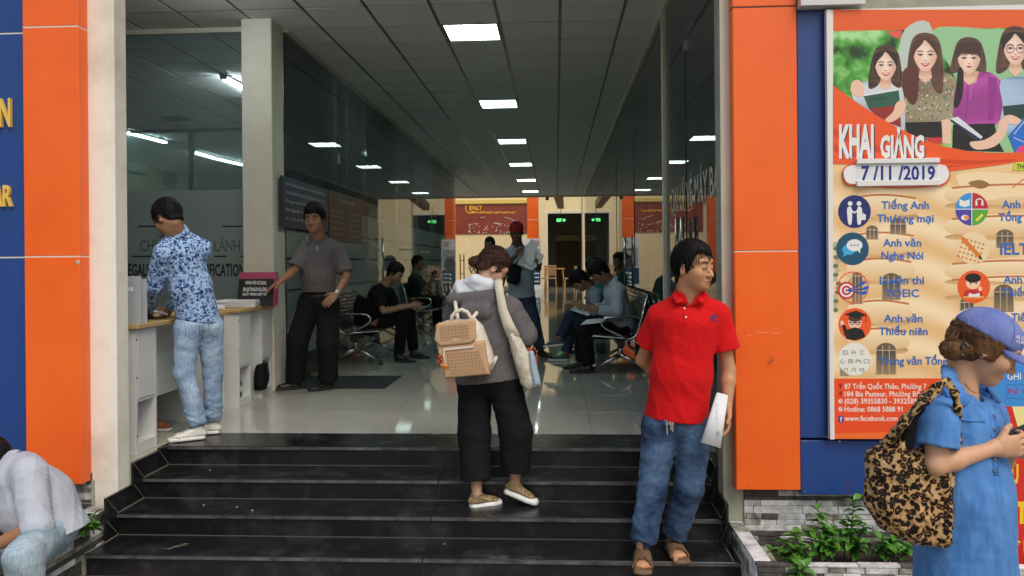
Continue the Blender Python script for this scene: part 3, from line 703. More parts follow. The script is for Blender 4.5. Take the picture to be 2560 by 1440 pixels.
# woman 2 blouse, arms
P.smooth([(2244, 185), (2270, 176), (2310, 172), (2352, 176), (2386, 196), (2392, 240), (2380, 300), (2362, 345), (2320, 350), (2262, 330), (2262, 260), (2248, 220)], lambda a, b: lerp(s2l(165, 155, 126), s2l(104, 96, 76), .5 + .5 * math.sin(a * .16)), 3)
rr = random.Random(3)
for i in range(200):
    x, y = rr.uniform(2252, 2384), rr.uniform(182, 300); P.ell(x, y, rr.uniform(1.6, 4), rr.uniform(1.2, 3), rr.choice([s2l(90, 95, 80), s2l(200, 190, 160), s2l(170, 95, 85), s2l(95, 125, 120), s2l(215, 205, 180)]), 3.3 + (i % 7) * .05, 6, rot=rr.uniform(0, 180))
P.poly([(2262, 306), (2352, 304), (2358, 345), (2290, 342), (2266, 330)], BK, 3.9); P.poly([(2310, 346), (2352, 343), (2356, 360), (2330, 356)], s2l(210, 50, 60), 4.1)
P.poly([(2354, 300), (2378, 298), (2376, 360), (2356, 358)], SK, 4.2)
girl(2313, 140, 30, 36, HR2, 0, 3.6, 1, longh=2.4)
P.smooth([(2262, 172), (2290, 168), (2296, 230), (2284, 262), (2262, 240), (2256, 205)], s2l(92, 44, 34), 6.2)
# woman 1
P.smooth([(2130, 215), (2160, 205), (2215, 200), (2252, 214), (2262, 280), (2255, 330), (2200, 300), (2140, 260)], lambda a, b: lerp(s2l(222, 228, 234), s2l(160, 172, 186), .5 + .5 * math.sin(a * .1)), 4)
girl(2214, 166, 27, 33, HR, 0, 4.6, 1, longh=1.5)
P.smooth([(2130, 206), (2146, 200), (2160, 218), (2156, 240), (2140, 240), (2126, 228)], SK, 7)
P.poly([(2158, 238), (2246, 224), (2250, 262), (2172, 272)], s2l(38, 92, 74), 7.2); P.poly([(2172, 272), (2250, 262), (2252, 318), (2200, 300)], s2l(150, 40, 38), 7.2); P.poly([(2156, 236), (2244, 221), (2246, 226), (2158, 241)], (.75, .78, .8), 7.4)
P.smooth([(2240, 258), (2258, 250), (2264, 268), (2250, 292), (2226, 306), (2212, 300), (2232, 280)], SK, 7.6); P.text('ENGLISH', 2176, 246, 2214, 252, BK, 7.8, slope=-3)
# woman 3
P.smooth([(2392, 214), (2420, 190), (2458, 178), (2492, 192), (2508, 226), (2504, 296), (2478, 312), (2392, 314), (2384, 260)], lambda a, b: lerp(s2l(196, 84, 180), s2l(128, 34, 116), .5 + .5 * math.sin(a * .13 + 1)), 4)
P.poly([(2470, 190), (2492, 195), (2484, 300), (2470, 302)], s2l(150, 46, 138), 4.3); P.line([(2420, 214), (2414, 300)], 2.2, s2l(140, 40, 130), 4.4); P.line([(2432, 196), (2424, 250)], 1.6, s2l(205, 110, 190), 4.4)
P.poly([(2382, 312), (2486, 308), (2494, 350), (2510, 380), (2380, 376)], BK, 4.5)
P.poly([(2414, 186), (2448, 178), (2440, 206), (2424, 212)], SK2, 4.6)
girl(2422, 148, 29, 34, s2l(66, 42, 36), 0, 4.9, 0, fringe=1, longh=.9)
P.smooth([(2396, 170), (2408, 180), (2406, 236), (2394, 268), (2384, 262), (2390, 220)], s2l(30, 22, 24), 7.2)
P.poly([(2374, 300), (2392, 296), (2454, 346), (2444, 358)], s2l(32, 44, 70), 7.4); P.poly([(2374, 296), (2394, 292), (2456, 342), (2452, 348)], (.7, .75, .8), 7.5)
P.smooth([(2498, 302), (2516, 300), (2514, 334), (2486, 366), (2440, 374), (2424, 356), (2460, 350), (2490, 330)], SK, 7.6)
# woman 4
P.smooth([(2500, 208), (2536, 192), (2600, 190), (2640, 210), (2640, 330), (2510, 330), (2506, 260)], lambda a, b: lerp(s2l(176, 200, 228), s2l(112, 140, 178), .5 + .5 * math.sin(a * .12)), 4)
girl(2538, 124, 30, 36, HR, 0, 4.6, 1, glasses=1, longh=1.45)
P.poly([(2506, 266), (2580, 258), (2580, 300), (2512, 304)], s2l(30, 60, 62), 7.2); P.smooth([(2508, 292), (2530, 288), (2560, 306), (2540, 312), (2512, 306)], SK, 7.4)
P.poly([(2520, 340), (2580, 270), (2640, 270), (2640, 390), (2540, 390)], s2l(30, 110, 205), 7.8)
P.line([(2534, 336), (2566, 296)], 1.6, WH, 8); P.line([(2534, 344), (2560, 356)], 1.6, WH, 8)
P.smooth([(2540, 380), (2556, 364), (2600, 376), (2600, 400), (2550, 402)], s2l(235, 60, 130), 8.2)
# orange swoosh under the photograph
P.poly([(2083, 214), (2130, 248), (2180, 282), (2240, 318), (2300, 346), (2360, 366), (2420, 378), (2480, 382), (2700, 380), (2700, 404), (2560, 402), (2500, 412), (2440, 420), (2380, 428), (2300, 420), (2200, 412), (2083, 410)], s2l(240, 88, 30), 8.6)
P.poly([(2083, 320), (2160, 350), (2250, 384), (2350, 398), (2450, 402), (2540, 398), (2540, 402), (2440, 412), (2340, 408), (2240, 396), (2150, 366), (2083, 340)], s2l(214, 66, 20), 8.8)
P.poly([(2083, 360), (2150, 384), (2230, 402), (2330, 414), (2430, 412), (2340, 424), (2220, 412), (2140, 396), (2083, 378)], s2l(214, 66, 20), 8.8)
# title lettering
P.text('KHAI', 2100, 317, 2187, 394, s2l(70, 26, 60), 9.2, .035); P.text('GIẢNG', 2203, 343, 2313, 394, s2l(70, 26, 60), 9.2, .035)
P.text('KHAI', 2097, 314, 2184, 392, WH, 9.6, .045); P.text('GIẢNG', 2200, 340, 2310, 392, WH, 9.6, .045)
# building photograph, drawn in flat tones
P.poly([(2083, 408), (2200, 410), (2300, 418), (2380, 427), (2500, 412), (2560, 402), (2700, 404), (2700, 946), (2083, 946)], CR, 1)
field(P, 2084, 430, 2696, 944, lambda a, b: True, lambda a, b: lerp(lerp(s2l(250, 226, 186), s2l(232, 190, 132), .5 + .5 * math.sin(b * .062 + math.sin(a * .02) * 1.5)), s2l(222, 178, 120), .6 * max(0, math.sin(a * .021 + .6)) ** 3), 1.3, 46)
WN = s2l(110, 92, 72); WN2 = s2l(196, 180, 150); TR = s2l(196, 120, 70); SH = s2l(214, 172, 118); LT = s2l(246, 220, 176)
def balcony(x0, y, x1, h, s=1):
    P.smooth([(x0, y), (x0 + (x1 - x0) * .5, y - 14 * s), (x1, y + 2), (x1, y + h), (x0 + (x1 - x0) * .5, y + h + 8), (x0, y + h)], vg(y - 10, y + h + 8, s2l(252, 232, 194), s2l(226, 186, 130)), 2.2)
    P.line([(x0 + (x1 - x0) * t, y - 9 * math.sin(math.pi * t) * s) for t in [i / 8 for i in range(9)]], 5, TR, 2.5)
    P.smooth([(x0 + 4, y + h + 2), (x0 + (x1 - x0) * .5, y + h + 9), (x1 - 3, y + h), (x1 - 10, y + h + 14), (x0 + 14, y + h + 16)], vg(y + h, y + h + 16, s2l(186, 140, 88), s2l(226, 188, 132)), 2.3)
def window(x, y, w, h, arch=1):
    P.rect(x, y, x + w, y + h, vg(y, y + h, s2l(78, 70, 62), s2l(150, 128, 98)), 2.6)
    if arch: P.ell(x + w / 2, y, w / 2, w * .38, WN, 2.6, 12, 180, 360)
    for t in (.33, .66): P.line([(x + w * t, y - w * .25), (x + w * t, y + h)], 1.8, WN2, 2.8)
    P.line([(x, y), (x + w, y)], 2, WN2, 2.8); P.line([(x, y), (x, y + h)], 2, WN2, 2.8); P.line([(x + w, y), (x + w, y + h)], 2, WN2, 2.8)
for k, y in enumerate((496, 590, 655, 760, 830)): balcony(2120 + k * 2, y, 2290 - k * 6, 40)
for x, y, w_, h_ in ((2165, 575, 30, 24), (2225, 560, 40, 26), (2205, 700, 46, 50), (2130, 690, 26, 70), (2190, 876, 50, 60), (2100, 880, 22, 60)): window(x, y, w_, h_)
for k, y in enumerate((470, 548, 660, 700)): balcony(2380, y, 2700, 36)
for x, y, w_, h_ in ((2490, 590, 44, 30), (2484, 730, 50, 50), (2400, 756, 34, 50), (2586, 590, 40, 30)): window(x, y, w_, h_)
P.smooth([(2390, 440), (2470, 430), (2560, 436), (2640, 430), (2640, 500), (2540, 490), (2440, 500)], LT, 2.1); P.smooth([(2420, 458), (2450, 450), (2474, 462), (2450, 472)], s2l(150, 110, 60), 2.6)
for k in range(16): P.ell(2088 + rr.uniform(-4, 10), 610 + k * 11, 8, 6, s2l(110, 120, 90) if k % 2 else s2l(190, 180, 150), 1.8, 7)
P.line([(2590, 424), (2530, 470)], 3, s2l(220, 120, 60), 3)
# round icons
def icon(x, y, r, c, L=4): P.ell(x, y, r, r, c, L, 30)
icon(2136, 529, 41, NV); 
for sx in (-1, 1):
    P.ell(2136 + sx * 11, 509, 6, 6, WH, 5, 12); P.smooth([(2136 + sx * 18, 520), (2136 + sx * 8, 518), (2136 + sx * 6, 540), (2136 + sx * 8, 560), (2136 + sx * 15, 560), (2136 + sx * 18, 540)], WH, 5)
P.line([(2124, 524), (2136, 532), (2148, 524)], 4, WH, 5.2); P.rect(2148, 536, 2164, 550, WH, 5.4); P.line([(2152, 536), (2156, 532), (2160, 536)], 1.5, WH, 5.4)
icon(2131, 622, 41, s2l(14, 80, 112)); P.ell(2122, 624, 17, 13, s2l(60, 170, 220), 5, 18); P.poly([(2110, 630), (2108, 642), (2122, 634)], s2l(60, 170, 220), 5)
P.ell(2136, 613, 20, 15, WH, 5.3, 18); P.poly([(2142, 624), (2150, 634), (2150, 618)], WH, 5.3)
for k in (-8, 0, 8): P.ell(2136 + k, 613, 2, 2, s2l(20, 80, 112), 5.6, 8)
P.ring(2132, 718, 38, 2.5, OR, 5); 
for r_, c_ in ((22, s2l(200, 30, 40)), (17, WH), (12, s2l(200, 30, 40)), (7, WH), (3, s2l(200, 30, 40))): P.ell(2116, 726, r_, r_, c_, 5 + (22 - r_) * .03, 20)
for dx, dy in ((36, -16), (44, -4), (40, 8)): P.line([(2118, 726), (2118 + dx, 726 + dy)], 3, s2l(30, 70, 170), 5.9); P.ell(2120 + dx, 724 + dy, 9, 4.5, s2l(40, 90, 200), 6.1, 10, rot=-20)
icon(2137, 811, 41, OR); P.poly([(2110, 786), (2140, 776), (2168, 788), (2138, 796)], BK, 5.6); P.line([(2164, 790), (2164, 806)], 1.6, BK, 5.6)
P.ell(2137, 806, 17, 17, SK, 5, 16); P.ell(2137, 796, 17, 8, HR2, 5.2, 14); P.line([(2122, 806), (2152, 806)], 2, BK, 5.4); P.ring(2130, 806, 6, 1.5, BK, 5.5, 10); P.ring(2144, 806, 6, 1.5, BK, 5.5, 10)
P.poly([(2114, 846), (2118, 824), (2137, 818), (2156, 824), (2164, 842), (2137, 851)], BK, 5.2); P.ell(2105, 808, 5, 7, SK, 5.2, 10); P.poly([(2104, 812), (2112, 812), (2122, 836), (2112, 840)], BK, 5.2)
icon(2136, 898, 41, s2l(232, 232, 222))
for j, row in enumerate(('巨升工', '心冊內口', '己尺弓')):
    n = len(row)
    for i, ch in enumerate(row):
        x = 2136 + (i - (1.1 if n == 3 else 1.5)) * 20; y = 886 + j * 22
        P.text(ch, x - 7, y - 9, x + 7, y, s2l(60, 80, 75), 5)
# second column
x, y, r_ = 2429, 523, 41
for a0, c_ in ((180, s2l(50, 150, 215)), (270, s2l(190, 40, 52)), (90, s2l(74, 66, 170)), (0, s2l(84, 170, 60))): P.ell(x, y, r_, r_, c_, 4, 10, a0, a0 + 90)
P.line([(x - r_, y), (x + r_, y)], 2, WH, 5); P.line([(x, y - r_), (x, y + r_)], 2, WH, 5)
P.poly([(2398, 498), (2411, 503), (2424, 498), (2424, 514), (2411, 518), (2398, 514)], WH, 5); P.ring(2448, 506, 9, 3, WH, 5, 12, 180, 360); P.rect(2438, 504, 2443, 514, WH, 5); P.rect(2453, 504, 2458, 514, WH, 5)
P.ell(2412, 544, 10, 7, WH, 5, 12); P.ell(2416, 544, 7, 5, s2l(240, 140, 40), 5.2, 10); P.line([(2440, 552), (2456, 536)], 6, s2l(240, 220, 60), 5)
icon(2433, 620, 41, s2l(240, 214, 170))
for i in range(6):
    for j in range(5): P.ell(2408 + i * 10 - j * 3, 596 + j * 11 + i * 3, 3, 3, s2l(205, 130, 80), 5, 7)
P.poly([(2400, 596), (2408, 606), (2446, 646), (2450, 636), (2416, 598), (2406, 590)], s2l(226, 124, 40), 5.6); P.poly([(2446, 646), (2450, 636), (2456, 650)], BK, 5.7)
icon(2434, 717, 41, OR); P.ell(2432, 706, 18, 17, s2l(250, 205, 170), 5, 16); P.ell(2432, 695, 20, 12, BK, 5.3, 16); P.ell(2426, 708, 2, 3, BK, 5.5, 6); P.ell(2440, 708, 2, 3, BK, 5.5, 6); P.smooth([(2416, 726), (2448, 726), (2454, 744), (2410, 744)], s2l(190, 40, 40), 5); P.rect(2408, 740, 2460, 746, s2l(230, 160, 80), 5.6); P.poly([(2422, 732), (2434, 736), (2448, 732), (2450, 742), (2420, 742)], WH, 5.8); P.ell(2450, 722, 5, 6, s2l(250, 205, 170), 5.6, 8)
icon(2424, 812, 41, s2l(225, 220, 200)); P.ell(2424, 812, 38, 38, s2l(60, 120, 190), 4.5, 24); P.ell(2438, 786, 18, 14, s2l(214, 70, 40), 5.2, 14); P.ell(2438, 800, 15, 13, s2l(250, 205, 170), 5.4, 12)
# lettering in the list
def two(a, b, xa0, xa1, ya, xb0, xb1, yb, h=19):
    P.text(a, xa0, ya - h, xa1, ya, BL, 6, .022); P.text(b, xb0, yb - h, xb1, yb, BL, 6, .022)
two('Tiếng Anh', 'Thương mại', 2203, 2322, 522, 2192, 2334, 555)
two('Anh văn', 'Nghe Nói', 2207, 2303, 616, 2203, 2308, 648)
two('Luyện thi', 'TOEIC', 2199, 2310, 710, 2212, 2297, 742)
two('Anh văn', 'Thiếu niên', 2209, 2306, 805, 2197, 2319, 837)
P.text('Trung văn Tổng quát', 2197, 892, 2420, 911, BL, 6, .022)
two('Anh văn', 'Tổng quát', 2504, 2600, 520, 2496, 2610, 552)
P.text('IELTS', 2500, 608, 2590, 636, BL, 6, .022)
two('Anh văn', 'Thiếu nhi', 2508, 2604, 708, 2504, 2610, 740)
two('Tiếng', 'hè', 2528, 2590, 802, 2546, 2570, 838)
P.poly([(2560, 404), (2596, 404), (2600, 428), (2530, 426), (2536, 408)], s2l(200, 210, 50), 9); P.text('THE', 2541, 411, 2566, 422, BK, 9.4, .03)
# foot of the poster
P.rect(2083, 946, 2699, 1097, s2l(236, 78, 30), 1.4); P.poly([(2083, 1084), (2300, 1078), (2300, 1097), (2083, 1097)], s2l(244, 112, 44), 1.8)
for t, y, x1 in (('87 Trần Quốc Thảo, Phường 7', 972, 2316), ('184 Bis Pasteur, Phường Bến Nghé', 991, 2350), ('(028) 39355830 - 39325898', 1009, 2300), ('Hotline: 0868 5888 91', 1029, 2256), ('www.fecebook.com', 1052, 2244)):
    P.text(t, 2111, y - 13, x1, y, (.85, .82, .75), 3, .014)
for y in (965, 984): P.ell(2101, y - 2, 4, 5, s2l(170, 30, 20), 3, 10); P.poly([(2097, y), (2105, y), (2101, y + 8)], s2l(170, 30, 20), 3)
for y in (1003, 1023): P.ring(2101, y, 4.5, 2, WH, 3, 12); P.line([(2098, y - 3), (2101, y + 1), (2104, y + 2)], 2, WH, 3)
P.rect(2096, 1040, 2108, 1056, s2l(40, 70, 150), 3); P.text('f', 2100, 1042, 2105, 1054, WH, 3.4, .03)
P.build('print', M['print'], PO)
# date strip in its white holder
D = Print(YP - .014, .0004)
D.smooth([(2108, 440), (2112, 418), (2140, 410), (2240, 408), (2350, 410), (2372, 422), (2376, 442), (2364, 460), (2330, 466), (2240, 470), (2150, 464), (2118, 460)], s2l(226, 66, 40), 0); D.smooth([(2110, 440), (2114, 420), (2142, 412), (2240, 410), (2350, 411), (2370, 424), (2372, 441), (2360, 457), (2330, 463), (2240, 466), (2150, 461), (2120, 457)], WH, 1)
D.rect(2140, 408, 2343, 456, (.7, .72, .74), 2); D.text('7 /11 /2019', 2153, 415, 2338, 450, s2l(36, 40, 135), 3, .03)
D.build('date_card', M['print'], PO)
for y0_, y1_ in ((396, 411), (450, 467)):
    a, b = W(2138, y1_, YP), W(2344, y0_, YP); MB().box((a.x, YP - .03, a.z), (b.x, YP - .003, b.z), 0, .002).build('card_rail', M['white2'], PO)

# roll-up banner behind the cap woman
YR = 4.1
RB = thing('rollup_banner', 'red and yellow rollup banner with a blue top behind the woman in the blue cap', 'banner', (2.75, YR, 0))
a, b = W(2486, 900, YR), W(2760, 900, YR)
MB().box((a.x, YR, .06), (b.x, YR + .006, a.z)).build('banner_sheet', M['white2'], RB); MB().box((a.x - .02, YR - .04, 0), (b.x + .02, YR + .05, .06), 0, .01).build('base', M['steel'], RB)
B = Print(YR - .001)
B.rect(2487, 900, 2759, 1016, s2l(60, 140, 215), 1); B.rect(2487, 1016, 2759, 1500, s2l(206, 44, 34), 1)
B.poly([(2530, 1016), (2759, 1016), (2759, 1120), (2560, 1105), (2545, 1070)], s2l(238, 226, 150), 2); B.poly([(2540, 1090), (2570, 1080), (2759, 1110), (2759, 1130), (2520, 1132)], s2l(224, 96, 34), 3)
B.text('GHI DANH', 2518, 932, 2620, 949, WH, 3, .01); B.line([(2517, 962), (2640, 962), (2640, 996), (2517, 996), (2517, 962)], 1.5, s2l(60, 110, 190), 3); B.text('N G A Y', 2521, 970, 2640, 985, s2l(170, 60, 110), 4, .02)
YE = s2l(240, 200, 40)
B.text('TƯU', 2470 + 20, 1162, 2546, 1208, YE, 4, .05); B.text('TRƯ', 2537, 1256, 2640, 1306, YE, 4, .05); B.text('ĐỀN', 2520, 1352, 2620, 1380, YE, 4, .04); B.text('CÁC', 2545, 1412, 2620, 1440, YE, 4, .04)
B.build('print', M['print'], RB)

# ================================================================ PLANTS
M['leaf'] = mat('glossy_leaf', (.045, .16, .02), .3, col2=(.14, .36, .045), vscale=14)
M['leaf2'] = mat('young_leaf', (.1, .27, .03), .35, var=.25, vscale=20)
M['stem'] = mat('green_stem', (.08, .1, .03), .7)
def leaf_me(L, Wd, m, fold=.25):
    V = []; n = 5
    for i in range(n + 1):
        t = i / n; ww = Wd * math.sin(math.pi * min(1, t * .93 + .04)) ** .8; z = -.35 * L * t * t
        V += [(-ww / 2, L * t, z + ww * fold), (0, L * t, z), (ww / 2, L * t, z + ww * fold)]
    Fc = []
    for i in range(n):
        for k in (0, 1): a = i * 3 + k; Fc.append((a, a + 1, a + 4, a + 3))
    me = bpy.data.meshes.new('leaf'); me.from_pydata(V, [], Fc); me.polygons.foreach_set('use_smooth', [True] * len(Fc)); me.materials.append(m); return me
LM = [leaf_me(.06, .036, M['leaf']), leaf_me(.05, .032, M['leaf']), leaf_me(.045, .028, M['leaf2']), leaf_me(.068, .042, M['leaf'])]
def plant(px, py0, Y, stems, label, grp):
    base = W(px, py0, Y); base.z = .1 if px > 1000 else .24
    t = thing('leafy_plant', label, 'plant', base, grp); rnd = random.Random(int(px)); sm = MB()
    for s_ in stems:
        tip = W(s_[0], s_[1], Y + rnd.uniform(-.1, .1)); a = base + Vector((rnd.uniform(-.05, .05), rnd.uniform(-.03, .03), 0)); mid = (a + tip) / 2 + Vector((rnd.uniform(-.03, .03), 0, .03))
        pts = [a, mid, tip]; sm.tube(pts, [.004, .003, .0015], 5)
        nl = int(s_[2] * 2.3)
        for i in range(nl):
            u = .3 + .7 * i / max(1, nl - 1); p = a * (1 - u) ** 2 + mid * 2 * u * (1 - u) + tip * u * u
            o = bpy.data.objects.new('leaf', LM[rnd.choice((0, 1, 3)) if u < .85 else rnd.choice((0, 2, 1))]); COL.objects.link(o); o.parent = t
            o.location = p - base; o.rotation_euler = (rnd.uniform(-.2, .9), rnd.uniform(-.5, .5), i * 2.4 + rnd.uniform(-.5, .5)); k = rnd.uniform(.8, 1.15); o.scale = (k, k, k)
    sm.build('stem', M['stem'], t)
g = 'leafy plants in the stone planters'
plant(2010, 1380, 4.25, [(1952, 1350, 7), (1985, 1330, 7), (2000, 1365, 6), (1930, 1375, 6)], 'low leafy plant at the left end of the right planter', g)
plant(2060, 1380, 4.3, [(2045, 1275, 12), (2075, 1320, 9), (2030, 1330, 8), (2090, 1350, 7)], 'tall leafy plant with a pale shoot in the middle of the right planter', g)
plant(2130, 1380, 4.35, [(2135, 1250, 12), (2120, 1310, 9), (2160, 1310, 9), (2110, 1350, 8), (2150, 1355, 7)], 'tallest leafy plant of the right planter beside the leopard bag', g)
plant(2215, 1380, 4.3, [(2200, 1345, 8), (2235, 1350, 8), (2260, 1340, 7), (2185, 1365, 6), (2270, 1370, 6)], 'leafy plant under the leopard bag', g)
plant(1985, 1390, 3.98, [(1985, 1392, 5), (1970, 1412, 4), (2012, 1418, 5)], 'small sprig hanging over the front edge of the right planter', g)
plant(215, 1330, 4.25, [(190, 1330, 5), (205, 1295, 6), (225, 1310, 6), (238, 1285, 6), (215, 1320, 6), (170, 1320, 5)], 'small leafy plant behind the seated man on the left planter', g)
# ================================================================ DESKS
def tf(mb, f): mb.V = [tuple(f(Vector(v))) for v in mb.V]; return mb
ZD = 1.375
def desk(y0, y1, label, drop=.34, xr=-2.735):
    t = thing('reception_desk', label, 'desk', ((xr - .35), (y0 + y1) / 2, FZ), 'white reception desks with wooden tops')
    MB().box((xr - .75, y0 - .03, ZD - .03), (xr + .03, y1 + .03, ZD), 0, .004).build('desk_top', M['wood'], t)
    MB().box((xr - .745, y0 - .025, ZD + .0005), (xr + .025, y1 + .025, ZD + .002)).build('top_sheet', M['white'], t) if 0 else None
    for ya in (y0, y1 - .26):
        p = MB(); g = .018
        p.box((xr - .6, ya, FZ), (xr, ya + g, ZD - .031)); p.box((xr - .6, ya + .26 - g, FZ), (xr, ya + .26, ZD - .031))
        p.box((xr - .6, ya + g, FZ), (xr - .58, ya + .26 - g, ZD - .031)); p.box((xr - .578, ya + g, FZ + .001), (xr - .004, ya + .26 - g, FZ + .07)); p.box((xr - .578, ya + g, FZ + drop), (xr - .004, ya + .26 - g, FZ + drop + .018))
        p.build('pedestal', M['white'], t)
        MB().box((xr - .016, ya + g + .001, FZ + drop + .02), (xr + .002, ya + .26 - g - .001, ZD - .034), 0, .002).build('pedestal_panel', M['white'], t)
        for zc in (FZ + .5, FZ + .75, FZ + .12): MB().tube([(xr + .0035, ya + .009, zc), (xr - .001, ya + .009, zc)], .006, 8).build('screw_cap', M['black'], t)
    MB().box((xr - .14, y0 + .261, FZ + .30), (xr - .12, y1 - .261, ZD - .032)).build('modesty_panel', M['white'], t)
    return t
d1 = desk(4.93, 6.28, 'white reception desk under the leaning man in the floral shirt')
d2 = desk(6.58, 7.36, 'white reception desk beside the concrete post with papers on top', .34)
def sheet(name, c, sx, sy, rz, m, label, cat, z=0, n=1, th=.0016, rx=0, bend=0, grp=None):
    t = thing(name, label, cat, c, grp)
    for i in range(n if n > 2 else 0):
        Mx = Matrix.Translation(Vector(c) + Vector((random.uniform(-.008, .008), random.uniform(-.008, .008), i * .0042))) @ Matrix.Rotation(rz + random.uniform(-.05, .05), 4, 'Z'); mb = MB().box((-sx / 2, -sy / 2, 0), (sx / 2, sy / 2, .004)); tf(mb, lambda v: Mx @ v); mb.build('sheet', m, t)
    for i in range(n if n <= 2 else 0):
        rr_ = random.uniform(-.04, .04) if n > 1 else 0
        mb = MB(); N = 7; V = []; Fc = []
        for a in range(N + 1):
            for b in (0, 1): V.append(((a / N - .5) * sx, (b - .5) * sy, bend * math.sin(math.pi * a / N) + bend * .5 * (a / N) ** 2))
        for a in range(N): Fc.append((a * 2, a * 2 + 1, a * 2 + 3, a * 2 + 2))
        V2 = [(x, y, z_ + th) for x, y, z_ in V]; k = len(V)
        mb.add(V, [f for f in Fc]); mb.add(V2, [f[::-1] for f in Fc]); mb.add([V[0], V[1], V2[1], V2[0]], [(0, 3, 2, 1)]); mb.add([V[2 * N], V[2 * N + 1], V2[2 * N + 1], V2[2 * N]], [(0, 1, 2, 3)])
        Mx = Matrix.Translation(Vector(c) + Vector((0, 0, i * th * 1.3))) @ Matrix.Rotation(rz + rr_, 4, 'Z') @ Matrix.Rotation(rx, 4, 'X')
        tf(mb, lambda v: Mx @ v); mb.build('sheet', m, t)
    return t
M['paper'] = mat('white_paper', (.72, .73, .76), .7, var=.02); M['pink'] = mat('pink_folder', (.5, .08, .18), .5); M['sign'] = M['black']
p = WZ(395, 780, ZD); sheet('paper_sheet', (-2.93, 5.5, ZD + .004), .21, .3, .5, M['paper'], 'curling white papers on the desk in front of the floral shirt man', 'papers', bend=.035, n=2)
sheet('paper_stack', (-2.9, 7.0, ZD + .003), .36, .27, .1, M['paper'], 'thick stack of papers on the second desk under the grey shirt man hand', 'papers', n=14, th=.003)
sheet('paper_stack', (-3.05, 6.66, ZD + .003), .3, .21, .4, M['paper'], 'thin pile of papers left of the black notice on the second desk', 'papers', n=5, th=.003)
# leaning black notice sign with white lettering
ns = thing('notice_sign', 'black desk sign with white capital lettering in front of a pink folder', 'sign', (-2.98, 6.95, ZD + .002))
YS = 7.02
a, b = W(592, 741, YS), W(680, 697, YS); MB().add([(a.x, YS, ZD + .002), (b.x, YS, ZD + .002), (b.x, YS + .05, b.z), (a.x, YS + .05, b.z), (a.x, YS + .008, ZD + .002), (b.x, YS + .008, ZD + .002), (b.x, YS + .058, b.z), (a.x, YS + .058, b.z)], [(0, 1, 2, 3), (7, 6, 5, 4), (0, 3, 7, 4), (1, 5, 6, 2), (3, 2, 6, 7), (0, 4, 5, 1)]).build('plate', M['black'], ns)
def nsproj(x, y, L):
    v = W(x, y, YS); t = (v.z - ZD) / (b.z - ZD); v.y = YS + .05 * t - .002; return v
N = Print(YS, proj=nsproj); N.text('KHI RA VÀO CƠ QUAN,', 610, 703, 662, 711, WH, 2, .02); N.text('XIN QUÝ KHÁCH VUI LÒNG', 604, 719, 664, 728, WH, 2, .02); N.text('XUẤT TRÌNH GIẤY TỜ', 604, 733, 664, 739, WH, 2, .02)
N.build('lettering', M['print'], ns)
a, b = W(604, 700, 7.25), W(694, 680, 7.25); boxo('pink_folder', (a.x, 7.2, ZD + .002), (b.x, 7.26, b.z), M['pink'], label='pink box file standing behind the black desk sign', cat='folder')
# document holder on desk 1
dh = thing('document_holder', 'clear plastic document holder at the near end of the first desk', 'document holder', (-2.87, 5.0, ZD))
M['clearpl'] = mat('cloudy_plastic', (.5, .54, .58), .25, spec=.7); M['clearpl'].node_tree.nodes['Principled BSDF'].inputs['Alpha'].default_value = .75
a, b = W(318, 800, 4.98), W(352, 690, 4.98); MB().box((a.x - .1, 4.975, ZD), (b.x, 4.985, b.z)).box((a.x - .1, 5.03, ZD), (b.x + .01, 5.04, b.z - .02)).box((a.x - .1, 4.985, ZD), (b.x, 5.03, ZD + .01)).build('holder', M['clearpl'], dh)
DH = Print(4.973); DH.text('ve', 316, 712, 334, 728, WH, 2, .03); DH.build('lettering', M['print'], dh)
# drink can on the shelf, bag under desk, brown shoe
M['can'] = mat('green_can', (.02, .16, .04), .3, metal=.3)
t = thing('drink_bottle', 'green bottle on the low shelf of the second desk', 'bottle', (-2.80, 6.68, FZ + .071)); z = FZ + .071
MB().tube([(-2.79, 6.69, z), (-2.79, 6.69, z + .01), (-2.79, 6.69, z + .13), (-2.79, 6.69, z + .17), (-2.79, 6.69, z + .2)], [.028, .032, .032, .014, .013], 14).build('bottle_body', M['can'], t, smooth=True); MB().tube([(-2.79, 6.69, z + .2), (-2.79, 6.69, z + .22)], .015, 12).build('cap', M['black'], t)
MB().tube([(-2.79, 6.69, z + .05), (-2.79, 6.69, z + .1)], .0325, 14, caps=False).build('bottle_label', mat('bottle_label', (.4, .5, .42), .5), t)
# dark rubber mat
boxo('floor_mat', (-3.0, WZ(800, 972, FZ).y, FZ), (WZ(965, 970, FZ).x - .0, 8.42, FZ + .008), mat('dark_rubber_mat', (.013, .016, .02), .8, bump=.4, bscale=400), ch=.003, label='dark grey rubber floor mat between the grey shirt man and the steel chairs', cat='floor mat')
bpy.data.objects['floor_mat'].scale = (1, 1, 1)
# ================================================================ OFFICE INTERIOR SEEN THROUGH GLASS
def xprint(X, eps=.0006, sgn=1): return lambda px, py, L: (lambda v: Vector((v.x + sgn * L * eps, v.y, v.z)))(WX(px, py, X))
